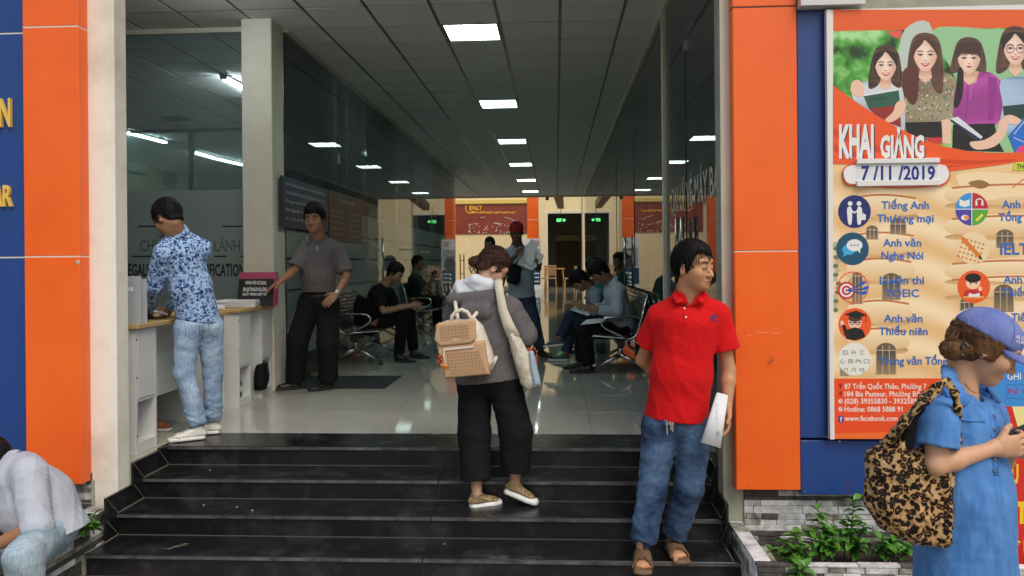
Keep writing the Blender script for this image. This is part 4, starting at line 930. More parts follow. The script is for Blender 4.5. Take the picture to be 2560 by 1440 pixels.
# lettering in the frosted band of the office screen
T = Print(YG - .0045, .0004); DK = (.02, .028, .028); GR = (.12, .16, .16)
for x0_, x1_ in ((345, 398), (556, 612)): T.rect(x0_, 564, x1_, 568, DK, 1)
T.text('CHỨNG NHẬN LÃNH SỰ', 350, 600, 640, 628, GR, 1, .01)
for x0_, x1_ in ((330, 380), (536, 566), (602, 612)): T.rect(x0_, 639, x1_, 643, DK, 1)
T.text('CONSULAR LEGALIZATION & CERTIFICATION', 200, 660, 612, 690, DK, 1, .03)
T.build('frosted_lettering', M['print'], og)
T = Print(0, proj=xprint(XL + .006)); 
for x0_, x1_, y0_, y1_ in ((1000, 1030, 622, 626), (1050, 1075, 628, 632)): T.rect(x0_, y0_, x1_, y1_, (.5, .5, .42), 1)
T.build('frosted_strip', M['print'], lg)
# window blinds / notice boards on the corridor glass
nb = thing('notice_board', 'dark blue notice board with white lines of text on the corridor glass', 'notice board', WX(765, 520, XL + .03)); XB = XL + .035
def xboard(c4, X, m, parent, d=.02):
    P4 = [WX(x, y, X) for x, y in c4]; y0_, y1_ = min(P4[0].y, P4[3].y), max(P4[1].y, P4[2].y); z0_, z1_ = min(v.z for v in P4), max(v.z for v in P4)
    return y0_, y1_
M['bluebd'] = mat('blue_notice_board', (.02, .03, .075), .35, spec=.6); M['redbd'] = mat('maroon_notice_board', (.09, .035, .035), .4, spec=.6)
def ybox(name, y0, y1, z0, z1, X, m, parent, d=.02): return MB().box((X - d, y0, z0), (X, y1, z1), 0, .003).build(name, m, parent)
pA, pB = WX(704, 438, XB), WX(819, 474, XB); pC, pD = WX(704, 560, XB), WX(819, 575, XB)
zt1 = pA.z; zb1 = pC.z
ybox('panel', pA.y, pB.y, (pC.z + pD.z) / 2 - .03, (pA.z + pB.z) / 2, XB, M['bluebd'], nb)
NBp = Print(0, proj=xprint(XB + .001))
c_t = (.6, .6, .62)
def yline(P, s, y0, y1, z, h, X, c, bold=.01):
    V, F = glyphs(s, bold, 1); xs = [v[0] for v in V]; a, b = min(xs), max(xs); base = len(P.V)
    # text on the plane x = X read by someone standing in the hall (runs away from the camera)
    P.V += [Vector((X + .0015, y0 + (v[0] - a) / (b - a) * (y1 - y0), z + v[1] / .7 * h)) for v in V]; P.F += [tuple(base + i for i in f) for f in F]; P.C += [c] * len(F)
zt1 = (pA.z + pB.z) / 2; zb1 = (pC.z + pD.z) / 2 - .03; H1 = zt1 - zb1
for k, s_ in enumerate(('chính lãi dẫn làm thủ tục chứng nhận lãnh sự', 'VKNN/HPHLS tại bộ phận tiếp nhận hồ sơ', 'Sở Ngoại vụ TPHCM để được hướng dẫn', 'Sở Ngoại vụ TPHCM', 'các dịch vụ liên quan đến')):
    yline(NBp, s_, pA.y + .1, pB.y - .1 - (0 if k < 3 else .35), zb1 + H1 * (.84 - k * .17), H1 * .06, XB, c_t)
NBp.build('lettering', M['print'], nb)
nb2 = thing('notice_board', 'maroon opening hours board on the corridor glass behind the grey shirt man', 'notice board', WX(862, 540, XB))
pA, pB, pC, pD = WX(822, 475, XB), WX(904, 498, XB), WX(822, 596, XB), WX(904, 607, XB); zt2 = (pA.z + pB.z) / 2; zb2 = (pC.z + pD.z) / 2; H2 = zt2 - zb2
ybox('panel', pA.y, pB.y, zb2, zt2, XB, M['redbd'], nb2); Q = Print(0, proj=xprint(XB)); yy0, yy1 = pA.y, pB.y; LL = yy1 - yy0
yline(Q, 'THỜI GIAN LÀM VIỆC', yy0 + LL * .28, yy0 + LL * .75, zb2 + H2 * .8, H2 * .07, XB, (.4, .38, .36), .02)
for k, s_ in enumerate(('SỞ NGOẠI VỤ', 'Thứ hai - Thứ sáu', 'Sáng 7h30 - 11h30', 'Chiều 13h - 17h', 'Thứ bảy nghỉ')):
    for j in (0, 1): yline(Q, s_, yy0 + LL * (.07 + j * .5), yy0 + LL * (.42 + j * .5), zb2 + H2 * (.58 - k * .12), H2 * .045, XB, (.36, .34, .32), .01)
Q.build('lettering', M['print'], nb2)
# ticket shop lettering on the near right glass
tsb = thing('window_lettering', 'white ticket office lettering on the right shop glass', 'lettering', WX(1745, 500, XR)); Q = Print(0)
V, F = glyphs('ĐẠI LÝ VÉ MÁY BAY', .02, 2); xs = [v[0] for v in V]; a, b = min(xs), max(xs)
ya_, yb_ = WX(1706, 500, XR).y + .6, WX(1812, 480, XR).y; 
Q.V = [Vector((XR - .004, ya_ + (v[0] - a) / (b - a) * (yb_ - ya_), WX(1760, 500, XR).z + v[1] / .7 * .2)) for v in V]; Q.F = F; Q.C = [(.5, .52, .5)] * len(F)
Q.build('letters', M['print'], tsb)
# emblem and air conditioners on the office side wall
XW = -9.9
em = WX(425, 441, XW + .03); t = thing('wall_emblem', 'oval gold emblem on the office wall left of the glass post', 'emblem', em); M['gold'] = mat('gold_relief', (.45, .27, .06), .35, metal=.7, bump=.8, bscale=30)
mb = MB(); ry = abs(WX(410, 441, XW).y - WX(441, 441, XW).y) / 2; rz_ = .25
mb.tube([(em.x, em.y + ry * math.cos(a_), em.z + rz_ * math.sin(a_)) for a_ in [i * math.pi / 12 for i in range(24)]], .05, 6, closed=True); mb.build('wreath', M['gold'], t, smooth=True)
mb = MB(); mb.sphere((em.x - .01, em.y, em.z), (.04, ry * .8, rz_ * .8), 14); mb.build('shield', mat('red_enamel', (.1, .02, .01), .4), t, smooth=True)
mb = MB(); mb.prism([(em.x + .035, em.y + ry * .5 * math.sin(a_) * (1 if i % 2 else .42), em.z + .05 + rz_ * .45 * math.cos(a_) * (1 if i % 2 else .42)) for i, a_ in enumerate([-math.pi / 5 + k * math.pi / 5 for k in range(10)])], (.02, 0, 0)); mb.box((em.x, em.y - ry * .5, em.z - rz_ * 1.1), (em.x + .08, em.y + ry * .5, em.z - rz_ * .75)); mb.build('star_and_base', M['gold'], t)
for (xa_, xb_, yc_, lb) in ((318, 362, 410, 'air conditioner high on the office wall left of the gold emblem'), (520, 565, 455, 'air conditioner on the office wall right of the glass post, with a lit panel')):
    A, B2 = WX(xa_, yc_, XW + .2), WX(xb_, yc_, XW + .2); t = thing('air_conditioner', lb, 'air conditioner', (XW + .1, (A.y + B2.y) / 2, A.z), 'wall air conditioners')
    MB().box((XW, A.y, A.z - .14), (XW + .22, max(B2.y, A.y + .9), A.z + .16), 0, .03).build('casing', M['white2'], t); MB().box((XW + .05, A.y + .03, A.z - .155), (XW + .2, max(B2.y, A.y + .9) - .03, A.z - .141)).build('vent', M['black'], t)
# monitors / lit office sign seen over the frosted band
sg = thing('counter_sign', 'blue office sign with white capitals seen above the frosted glass', 'sign', (-4.5, 8.6, 2.2)); YW = 8.4
a, b = W(470, 486, YW), W(582, 471, YW); MB().box((a.x, YW, a.z - .1), (b.x, YW + .03, b.z), 0, .004).build('panel', M['bluebd'], sg); Q = Print(YW - .002); Q.text('SỞ NGOẠI VỤ TP.HỒ CHÍ MINH', 484, 477, 576, 484, (.6, .65, .75), 1, .01); Q.build('lettering', M['print'], sg)
MB().box((a.x - .9, YW + .02, a.z - 1.2), (b.x + .5, YW + .5, a.z - .95)).box((a.x - .9, YW + .02, FZ), (b.x + .5, YW + .06, a.z - 1.2)).build('counter', M['white'], sg)
MB().tube([((a.x + b.x) / 2, YW + .02, a.z - .95), ((a.x + b.x) / 2, YW + .02, a.z - .05)], .015, 8).build('post', M['steel_dk'], sg)
# ceiling speaker / vent in the office
v_ = WZ(435, 296, CZc); t = boxo('ceiling_vent', (v_.x - .2, v_.y - .2, CZc - .006), (v_.x + .2, v_.y + .2, CZc - .0035), M['steel_dk'], label='small dark vent in the office ceiling', cat='vent')

# ================================================================ STEEL BENCHES (seats face +X, bench runs along Y)
M['perf'] = mat('perforated_dark_steel', (.05, .052, .055), .35, metal=.6, bump=.5, bscale=300)
M['pad'] = mat('black_bench_panel', (.01, .01, .011), .4)
def bench(loc, n, label, rz=0, pad='perf'):
    t = thing('steel_bench', label, 'bench', (0, 0, 0), 'polished steel waiting benches'); w_ = .56
    L = n * w_; prof = [(.50, .42), (.46, .435), (.1, .40), (.04, .43), (-.02, .56), (-.10, .86)]
    for i in range(n):
        y0_ = i * w_ + .02; y1_ = y0_ + w_ - .04
        def strip(pts, th=.012):
            mb = MB()
            for (xa, za), (xb, zb) in zip(pts[:-1], pts[1:]):
                mb.bar(((xa), (y0_ + y1_) / 2, za), (xb, (y0_ + y1_) / 2, zb), y1_ - y0_, th)
            return mb
        strip(prof[:3]).build('seat', M[pad], t); 
        bp = thing  # noqa
        bk = strip(prof[3:]).build('backrest', M[pad], t)
        rails = MB()
        for q in range(1, 7):
            u = q / 7; xa = -.02 - .08 * u; za = .56 + .3 * u; rails.box((xa + .006, y0_, za - .006), (xa + .014, y1_, za + .006))
        tag(rails.build('chrome_strip', M['steel'], bk), kind='stuff')
        MB().tube([(-.105, y0_ - .01, .865), (-.105, y1_ + .01, .865)], .012, 8).build('top_rail', M['steel'], t, smooth=True)
    for i in range(n + 1):
        y = i * w_
        if i in (0, n) or n <= 3:
            arm = [(-.03, .62), (.28, .625), (.35, .615), (.39, .58), (.39, .54), (.35, .50), (.2, .43), (.08, .37)]
            MB().tube([(x, y, z) for x, z in arm], .013, 8).build('armrest', M['steel'], t, smooth=True)
        MB().tube([(-.11, y, .86), (-.04, y, .6), (0, y, .46), (.03, y, .41), (.08, y, .385), (.46, y, .42), (.5, y, .415)], .011, 8).build('side_frame', M['steel'], t, smooth=True)
    MB().box((.14, -.02, .31), (.22, L + .02, .37), 0, .006).build('beam', M['black'], t)
    for y in (.12, L - .12):
        lg_ = MB(); lg_.tube([(.18, y, .31), (.18, y, .18)], .028, 8)
        for s_ in (-1, 1): lg_.tube([(.18, y, .2), (.18 + s_ * .12, y, .14), (.18 + s_ * .3, y, .045)], [.03, .022, .018], 8)
        lg_.build('leg', M['steel'], t, smooth=True)
        for s_ in (-1, 1): MB().tube([(.18 + s_ * .3, y, .0), (.18 + s_ * .3, y, .012), (.18 + s_ * .3, y, .05)], [.03, .026, .012], 10).build('foot_pad', M['black'], t)
    t.location = loc; t.rotation_euler.z = rz; return t
bA = WZ(910, 915, FZ)
bench((-2.62, 9.25, FZ), 2, 'steel bench with looped armrest where the man in the black tee sits')
bench((-2.55, 13.4, FZ), 3, 'steel bench further down the left side where the man lifts his phone')
b3 = bench((.88, 11.9, FZ), 6, 'long steel bench along the right glass where two men bend over papers', math.pi)
for o in b3.children: pass
# magazine rack left
M['mags'] = [mat('magazine_%s' % n, c, .5) for n, c in (('tan', (.4, .25, .1)), ('red', (.3, .05, .04)), ('blue', (.07, .1, .17)), ('grey', (.3, .3, .28)), ('cream', (.5, .45, .3)))]
mr = thing('magazine_rack', 'low rack of upright magazines beside the man lifting his phone', 'magazine rack', (-2.2, 15.5, FZ))
for row, (y0_, z0_) in enumerate(((15.0, .38), (15.35, .52))):
    MB().box((-2.6, y0_ - .02, FZ + z0_ - .03), (-1.75, y0_ + .3, FZ + z0_)).build('shelf', M['steel_dk'], mr)
    for i in range(11):
        x = -2.58 + i * .072 + row * .1; mb = MB().bar((x, y0_ + .1, FZ + z0_), (x - .05, y0_ + .16, FZ + z0_ + .3), .05, .02, up=(0, 1, 0)); mb.build('magazine', M['mags'][(i * 3 + row) % 5], mr)
for x in (-2.58, -1.78): MB().box((x, 15.0, FZ), (x + .03, 15.6, FZ + .5)).build('rack_side', M['steel_dk'], mr)

# ================================================================ FAR HALL
YE_ = YA - .02
M['maroon'] = mat('maroon_signboard', (.2, .035, .018), .5, col2=(.26, .05, .025), vscale=1.5)
sb = thing('school_signboard', 'maroon wall board with yellow lettering and dots at the far end of the hall', 'signboard', W(1230, 548, YE_))
a, b = W(1140, 585, YE_), W(1322, 511, YE_); MB().box((a.x, YE_ - .04, a.z), (b.x, YE_, b.z), 0, .01).build('board', M['maroon'], sb)
a, b = W(1110, 511, YE_), W(1322, 499, YE_); MB().box((a.x, YE_ - .12, a.z + .002), (b.x, YE_, b.z)).build('yellow_ledge', mat('yellow_paint', (.72, .55, .14), .6), sb)
S = Print(YE_ - .042, .002); S.text('EFALT', 1173, 514, 1205, 525, s2l(240, 190, 50), 2, .03); S.ring(1177, 520, 13, 2, s2l(240, 190, 50), 2, 20, 90, 300); S.text('Thêm kiến thức, nâng tương lai', 1168, 528, 1283, 533, s2l(250, 200, 60), 2, .03, skew=2)
rr = random.Random(5)
for i in range(46): S.ell(rr.uniform(1172, 1300), rr.uniform(562, 583), 1.3, 1.3, (.8, .78, .7), 2, 6)
for i in range(8):
    x, y = rr.uniform(1165, 1280), rr.uniform(540, 562); S.line([(x, y), (x + rr.uniform(10, 25), y + rr.uniform(-3, 6))], 1, (.7, .66, .6), 2)
S.build('lettering', M['print'], sb, kind='stuff')
for x0_, x1_, lb in ((1318, 1345, 'orange clad pillar at the far end between maroon board and banner stand'), (1103, 1134, 'orange clad pillar at the far end seen through the left glass'), (1040, 1062, 'faint orange clad pillar far left behind the corridor glass')):
    a, b = W(x0_, 596, 33), W(x1_, 400, 33); t = thing('orange_pillar', lb, 'pillar', ((a.x + b.x) / 2, 33.2, FZ), 'orange pillars at the far end')
    zs = [FZ, 1.2, W(0, 565, 33).z, 5.0]
    for i in range(3): MB().box((a.x, 33, zs[i] + .02), (b.x, 33.5, zs[i + 1]), 0, .01).build('pillar_panel', M['orange'] if i else M['wall'], t)
    MB().box((a.x + .01, 33.01, FZ), (b.x - .01, 33.49, 4.98)).build('core', M['sealant'], t)
# banner stand
Yb = 32.6; bs_ = thing('banner_stand', 'white and blue course banner stand in front of the orange pillar', 'banner', W(1332, 720, Yb) , None); bs_.location.z = FZ; WL[bs_.name].z = FZ
a, b = W(1308, 714, Yb), W(1352, 596, Yb); MB().box((a.x, Yb, FZ + .12), (b.x, Yb + .03, b.z)).build('banner_sheet', M['white2'], bs_); MB().box((a.x - .05, Yb - .15, FZ), (b.x + .05, Yb + .2, FZ + .12)).build('base', M['white2'], bs_)
S = Print(Yb - .002, .002); S.rect(1309, 672, 1351, 712, s2l(24, 70, 100), 1)
for i in range(3): S.ell(1331, 685 + i * 10, 3.4, 3.4, WH, 2, 10); S.rect(1336, 682 + i * 10, 1348, 685 + i * 10, WH, 2)
S.text('招生', 1334, 603, 1349, 613, s2l(200, 40, 40), 2, .02); S.rect(1312, 622, 1350, 668, s2l(150, 165, 170), 1); S.smooth([(1318, 668), (1326, 636), (1338, 640), (1346, 668)], s2l(70, 60, 70), 2); S.ell(1331, 634, 6, 7, s2l(200, 160, 140), 2.5)
S.build('print', M['print'], bs_)
# door frame, exit sign, slatted door
for x0_, x1_ in ((1345, 1366), (1458, 1480)): 
    a, b = W(x0_, 600, YA - .1), W(x1_, 600, YA - .1); boxo('atrium_pilaster', (a.x, YA - .12, FZ), (b.x - .01, YA - .001, 5.6), M['wall'], kind='structure')
ds = thing('corridor_doorway', 'pale framed corridor opening at the far end of the hall', 'doorway', W(1412, 700, YA)); 
for x0_, x1_, y0_, y1_ in ((1364, 1369, 530, 724), (1456, 1461, 530, 724), (1369, 1456, 527, 534)):
    a, b = W(x0_, y1_, YA - .02), W(x1_, y0_, YA - .02); MB().box((a.x, YA - .05, a.z), (b.x, YA + .1, b.z)).build('frame', M['cream'], ds)
es_ = thing('exit_sign', 'green lit exit sign over the far corridor opening', 'exit sign', W(1402, 556, YA - .3)); a, b = W(1390, 556, YA - .3), W(1415, 545, YA - .3)
MB().box((a.x, YA - .32, a.z), (b.x, YA - .25, b.z)).build('case', M['black'], es_); GM = mat('exit_green_light', (.1, .9, .2), .5, emit=(.1, 1, .25), es=1.6)
ex = Print(YA - .325, .002); ex.text('EXIT', 1392, 547, 1404, 554, (1, 1, 1), 1, .03); ex.poly([(1406, 550), (1410, 547), (1414, 550), (1410, 554)], (1, 1, 1), 1); ex.build('lit_lettering', GM, es_)
MB().tube([((a.x + b.x) / 2, YA - .3, b.z), ((a.x + b.x) / 2, YA - .3, b.z + .6)], .015, 6).build('hanger', M['black'], es_)
Yd = 40.9; sd_ = thing('slatted_door', 'brown slatted wooden door at the end of the far corridor', 'door', W(1420, 700, Yd)); sd_.location.z = FZ; WL[sd_.name].z = FZ
M['brown'] = mat('brown_slat_wood', (.22, .11, .04), .5, var=.2, vscale=12)
a, b = W(1391, 700, Yd), W(1447, 603, Yd)
MB().box((a.x, Yd + .02, FZ), (b.x, Yd + .05, b.z)).build('door_back', M['black'], sd_)
ns_ = 14
for i in range(ns_): x = a.x + (b.x - a.x) * i / ns_; MB().box((x + .01, Yd - .02, FZ + .02), (x + (b.x - a.x) / ns_ - .012, Yd + .02, b.z)).build('slat', M['brown'], sd_)
c_, d_ = W(1389, 603, Yd), W(1450, 588, Yd); MB().box((c_.x, Yd - .05, c_.z + .01), (d_.x, Yd + .05, d_.z)).build('header_panel', M['wall'], sd_)
# ceiling duct piece and red alarm
t = thing('ceiling_duct', 'brown diagonal duct box under the beam at the far end', 'duct', W(1402, 508, 34)); P4 = [W(1384, 492, 30), W(1407, 492, 30), W(1410, 522, 34), W(1394, 522, 34)]
MB().add([v for v in P4] + [v + Vector((0, .1, .3)) for v in P4], [(0, 3, 2, 1), (4, 5, 6, 7), (0, 1, 5, 4), (1, 2, 6, 5), (2, 3, 7, 6), (3, 0, 4, 7)]).build('duct_box', mat('brown_duct', (.25, .17, .08), .7), t)
a = W(1368, 496, 28.3); boxo('fire_alarm', (a.x - .06, 28.28, CZc - .15), (a.x + .06, 28.36, CZc - .04), mat('red_alarm', (.45, .02, .02), .4), label='small red fire alarm on the beam at the end of the ceiling', cat='fire alarm', ch=.01)
# table and chairs
def chair(loc, rz, label):
    t = thing('wooden_chair', label, 'chair', (0, 0, 0), 'light wooden chairs at the far table'); m = M['beech']
    for x, y in ((-.2, -.2), (.2, -.2), (-.2, .2), (.2, .2)): MB().tube([(x * 1.15, y * 1.15, 0), (x, y, .44)] + ([(x, y * 1.2, .9)] if y > 0 else []), .018, 6).build('leg', m, t)
    MB().box((-.23, -.23, .44), (.23, .23, .48), 0, .01).build('seat', m, t)
    b_ = MB()
    for i in range(7): b_.box((-.2 + i * .06, .235, .56), (-.17 + i * .06, .25, .9))
    for i in range(5): b_.box((-.21, .228, .58 + i * .075), (.21, .243, .6 + i * .075))
    b_.build('woven_back', m, t); MB().box((-.23, .22, .89), (.23, .26, .94), 0, .01).build('top_rail', m, t)
    t.location = loc; t.rotation_euler.z = rz; return t
Tb = W(1386, 720, 34.0); Tb.z = FZ
t = thing('wooden_table', 'small light wooden table before the far corridor', 'table', Tb)
MB().box((Tb.x - .4, Tb.y - .4, FZ + .9), (Tb.x + .45, Tb.y + .4, FZ + .95), 0, .01).build('table_top', M['beech'], t)
for x, y in ((-.33, -.33), (.36, -.33), (-.33, .33), (.36, .33)): MB().tube([(Tb.x + x * 1.25, Tb.y + y * 1.2, FZ), (Tb.x + x, Tb.y + y, FZ + .9)], .025, 6).build('leg', M['beech'], t)
c1 = chair((W(1376, 720, 33.2).x, 33.2, FZ), math.pi, 'light wooden chair with woven back, in front of the far table'); c1.scale = (1.15,) * 3
chair((W(1424, 720, 33.7).x, 33.7, FZ), -1.4, 'light wooden chair at the right side of the far table').scale = (1.1,) * 3
chair((W(1352, 720, 34).x, 34.1, FZ), 1.5, 'light wooden chair at the left side of the far table').scale = (1.1,) * 3
# ================================================================ ORGANIC SURFACES (smooth-union fields, meshed on a grid)
A3 = lambda v: np.array(v, dtype=np.float32)
def nrm(v): v = A3(v); return v / (np.linalg.norm(v) + 1e-9)
class Field:
    def __init__(s, lo, hi, h, fine=()):
        s.ax = []; s.h = h
        for a in range(3):
            x = lo[a]; L = [x]
            while x < hi[a]:
                st = h
                for f in fine:
                    if f[0][a] <= x <= f[1][a]: st = min(st, f[2])
                x += st; L.append(x)
            s.ax.append(A3(L))
        s.v = np.full([len(a) for a in s.ax], .2, dtype=np.float32)
    def sub(s, lo, hi):
        sl = []
        for a in range(3):
            i = max(0, int(np.searchsorted(s.ax[a], lo[a])) - 1); j = min(len(s.ax[a]), int(np.searchsorted(s.ax[a], hi[a])) + 1)
            if j <= i: return None
            sl.append(slice(i, j))
        return tuple(sl)
    def xyz(s, sl): return s.ax[0][sl[0]][:, None, None], s.ax[1][sl[1]][None, :, None], s.ax[2][sl[2]][None, None, :]
    def ecap(s, a, b, ra, rb=None, side=(1, 0, 0), k=.01, mode='add', flat=False):
        """elliptic capsule from a to b; radii (side, depth[, end])"""
        a, b = A3(a), A3(b); ra = ra if isinstance(ra, (tuple, list)) else (ra, ra); rb = ra if rb is None else (rb if isinstance(rb, (tuple, list)) else (rb, rb))
        m = max(max(ra), max(rb)) + k + .012
        sl = s.sub(np.minimum(a, b) - m, np.maximum(a, b) + m)
        if sl is None: return s
        X, Y, Z = s.xyz(sl); ab = b - a; L = float(np.linalg.norm(ab))
        if L < 1e-5:
            ax = nrm(np.cross(side, (0, 1, 0)) if abs(side[1]) < .9 else np.cross(side, (1, 0, 0)))
        else: ax = ab / L
        sd = A3(side) - ax * float(np.dot(side, ax)); sd = nrm(sd); dp = np.cross(ax, sd)
        x, y, z = X - a[0], Y - a[1], Z - a[2]
        ta = x * ax[0] + y * ax[1] + z * ax[2]; t = np.clip(ta / max(L, 1e-5), 0, 1) if L > 1e-5 else np.float32(0) * ta
        qs = x * sd[0] + y * sd[1] + z * sd[2]; qd = x * dp[0] + y * dp[1] + z * dp[2]; qa = ta - t * L
        rs = ra[0] + (rb[0] - ra[0]) * t; rd = ra[1] + (rb[1] - ra[1]) * t
        re = ra[2] if len(ra) > 2 else np.minimum(rs, rd)
        u, v_, w_ = qs / rs, qd / rd, qa / re; k0 = np.sqrt(u * u + v_ * v_ + w_ * w_) + 1e-6
        k1 = np.sqrt((u / rs) ** 2 + (v_ / rd) ** 2 + (w_ / re) ** 2) + 1e-6
        d = k0 * (k0 - 1) / k1
        if flat: d = np.maximum(d, ta - L)
        c = s.v[sl]
        if mode == 'add':
            h = np.maximum(k - np.abs(c - d), 0) / k; s.v[sl] = np.minimum(c, d) - h * h * k * .25
        elif mode == 'sub':
            d = -d; h = np.maximum(k - np.abs(c - d), 0) / k; s.v[sl] = np.maximum(c, d) + h * h * k * .25
        return s
    def ball(s, c, r, side=(1, 0, 0), up=None, k=.01, mode='add'):
        """ellipsoid radii (side, fwd, up) in the frame side/up"""
        c = A3(c); sd = nrm(side); up = nrm(up if up is not None else (0, 0, 1)); e = up * 1e-4
        return s.ecap(c - e, c + e, (r[0], r[1], r[2]), (r[0], r[1], r[2]), sd, k, mode)
    def chain(s, P, rr, side=(1, 0, 0), k=.01):
        for i in range(len(P) - 1): s.ecap(P[i], P[i + 1], rr[i], rr[i + 1], side, k)
        return s
    def cut(s, p, n):
        """keep the side the normal n points away from"""
        X, Y, Z = s.xyz((slice(None),) * 3); p, n = A3(p), nrm(n)
        s.v = np.maximum(s.v, (X - p[0]) * n[0] + (Y - p[1]) * n[1] + (Z - p[2]) * n[2]); return s
    def local_cut(s, p, n, r):
        """cut inside a ball of radius r only"""
        p, n = A3(p), nrm(n); sl = s.sub(p - r, p + r)
        if sl is None: return s
        X, Y, Z = s.xyz(sl); d = (X - p[0]) * n[0] + (Y - p[1]) * n[1] + (Z - p[2]) * n[2]; q = (X - p[0]) ** 2 + (Y - p[1]) ** 2 + (Z - p[2]) ** 2 < r * r
        s.v[sl] = np.where(q, np.maximum(s.v[sl], d), s.v[sl]); return s
    def wrinkle(s, amp, wl, seed=0, stretch=(1, 1, 1), ridged=True, n=5):
        idx = np.nonzero(np.abs(s.v) < amp * 3 + .015); P = np.stack([s.ax[a][idx[a]] * stretch[a] for a in range(3)], 1); r = np.random.RandomState(seed + 11); tot = 0; W_ = 0
        for j in range(n):
            f = 2 * math.pi / (wl * (.6 ** (j * .5))); d = nrm(r.randn(3)) * f; d2 = nrm(r.randn(3)) * f * .6
            ph = P @ d + 1.6 * np.sin(P @ d2 + r.uniform(0, 6)) + r.uniform(0, 6); a = .75 ** j
            tot = tot + a * ((1 - np.abs(np.sin(ph))) ** 2 * 1.5 - .5 if ridged else np.sin(ph)); W_ += a
        s.v[idx] -= amp * tot / W_ * 1.8; return s
    def mesh(s):
        v = s.v; ins = v < 0; nx, ny, nz = v.shape
        c = np.zeros((nx - 1, ny - 1, nz - 1), np.int8)
        for i in (0, 1):
            for j in (0, 1):
                for k in (0, 1): c += ins[i:nx - 1 + i, j:ny - 1 + j, k:nz - 1 + k]
        act = (c > 0) & (c < 8); I = np.argwhere(act); n = len(I)
        acc = np.zeros((n, 3), np.float32); cnt = np.zeros((n, 1), np.float32); ax = s.ax
        offs = [(i, j, k) for i in (0, 1) for j in (0, 1) for k in (0, 1)]
        for a in range(3):
            for o in offs:
                if o[a]: continue
                o2 = list(o); o2[a] = 1
                A_ = I + o; B_ = I + o2; va = v[A_[:, 0], A_[:, 1], A_[:, 2]]; vb = v[B_[:, 0], B_[:, 1], B_[:, 2]]; m = (va < 0) != (vb < 0); 
                t = np.where(m, va / np.where(va == vb, 1, va - vb), 0)[:, None]
                pa = np.stack([ax[q][A_[:, q]] for q in range(3)], 1); pb = np.stack([ax[q][B_[:, q]] for q in range(3)], 1)
                acc += np.where(m[:, None], pa + (pb - pa) * t, 0); cnt += m[:, None]
        V = acc / np.maximum(cnt, 1); vid = np.full(c.shape, -1, np.int32); vid[act] = np.arange(n); Fs = []
        for a in range(3):
            b, d = (a + 1) % 3, (a + 2) % 3
            sl0 = [slice(None)] * 3; sl1 = [slice(None)] * 3; sl0[a] = slice(0, -1); sl1[a] = slice(1, None)
            for q in (b, d): sl0[q] = slice(1, -1); sl1[q] = slice(1, -1)
            i0 = ins[tuple(sl0)]; i1 = ins[tuple(sl1)]; E = np.argwhere(i0 != i1)
            if not len(E): continue
            s0 = i0[E[:, 0], E[:, 1], E[:, 2]]; E = E.copy(); E[:, b] += 1; E[:, d] += 1
            def cell(db, dd):
                q = E.copy(); q[:, b] -= db; q[:, d] -= dd; return vid[q[:, 0], q[:, 1], q[:, 2]]
            Q = np.stack([cell(1, 1), cell(0, 1), cell(0, 0), cell(1, 0)], 1)
            Q = np.where(s0[:, None], Q, Q[:, ::-1]); Fs.append(Q)
        return V, np.concatenate(Fs) if Fs else np.zeros((0, 4), int)
    def build(s, name, m, parent, col=None):
        V, Q = s.mesh(); me = bpy.data.meshes.new(name); nq = len(Q)
        me.vertices.add(len(V)); me.vertices.foreach_set('co', V.astype(np.float32).ravel()); me.loops.add(nq * 4); me.loops.foreach_set('vertex_index', Q.astype(np.int32).ravel())
        me.polygons.add(nq); me.polygons.foreach_set('loop_start', np.arange(0, nq * 4, 4, dtype=np.int32)); me.polygons.foreach_set('use_smooth', np.ones(nq, bool)); me.update(calc_edges=True)
        if col is not None:
            ca = me.color_attributes.new('Col', 'FLOAT_COLOR', 'POINT'); C_ = np.ones((len(V), 4), np.float32); C_[:, :3] = col(V); ca.data.foreach_set('color', C_.ravel())
        o = link_mesh(name, me, m, parent); s.V = V; s.Q = Q; return o

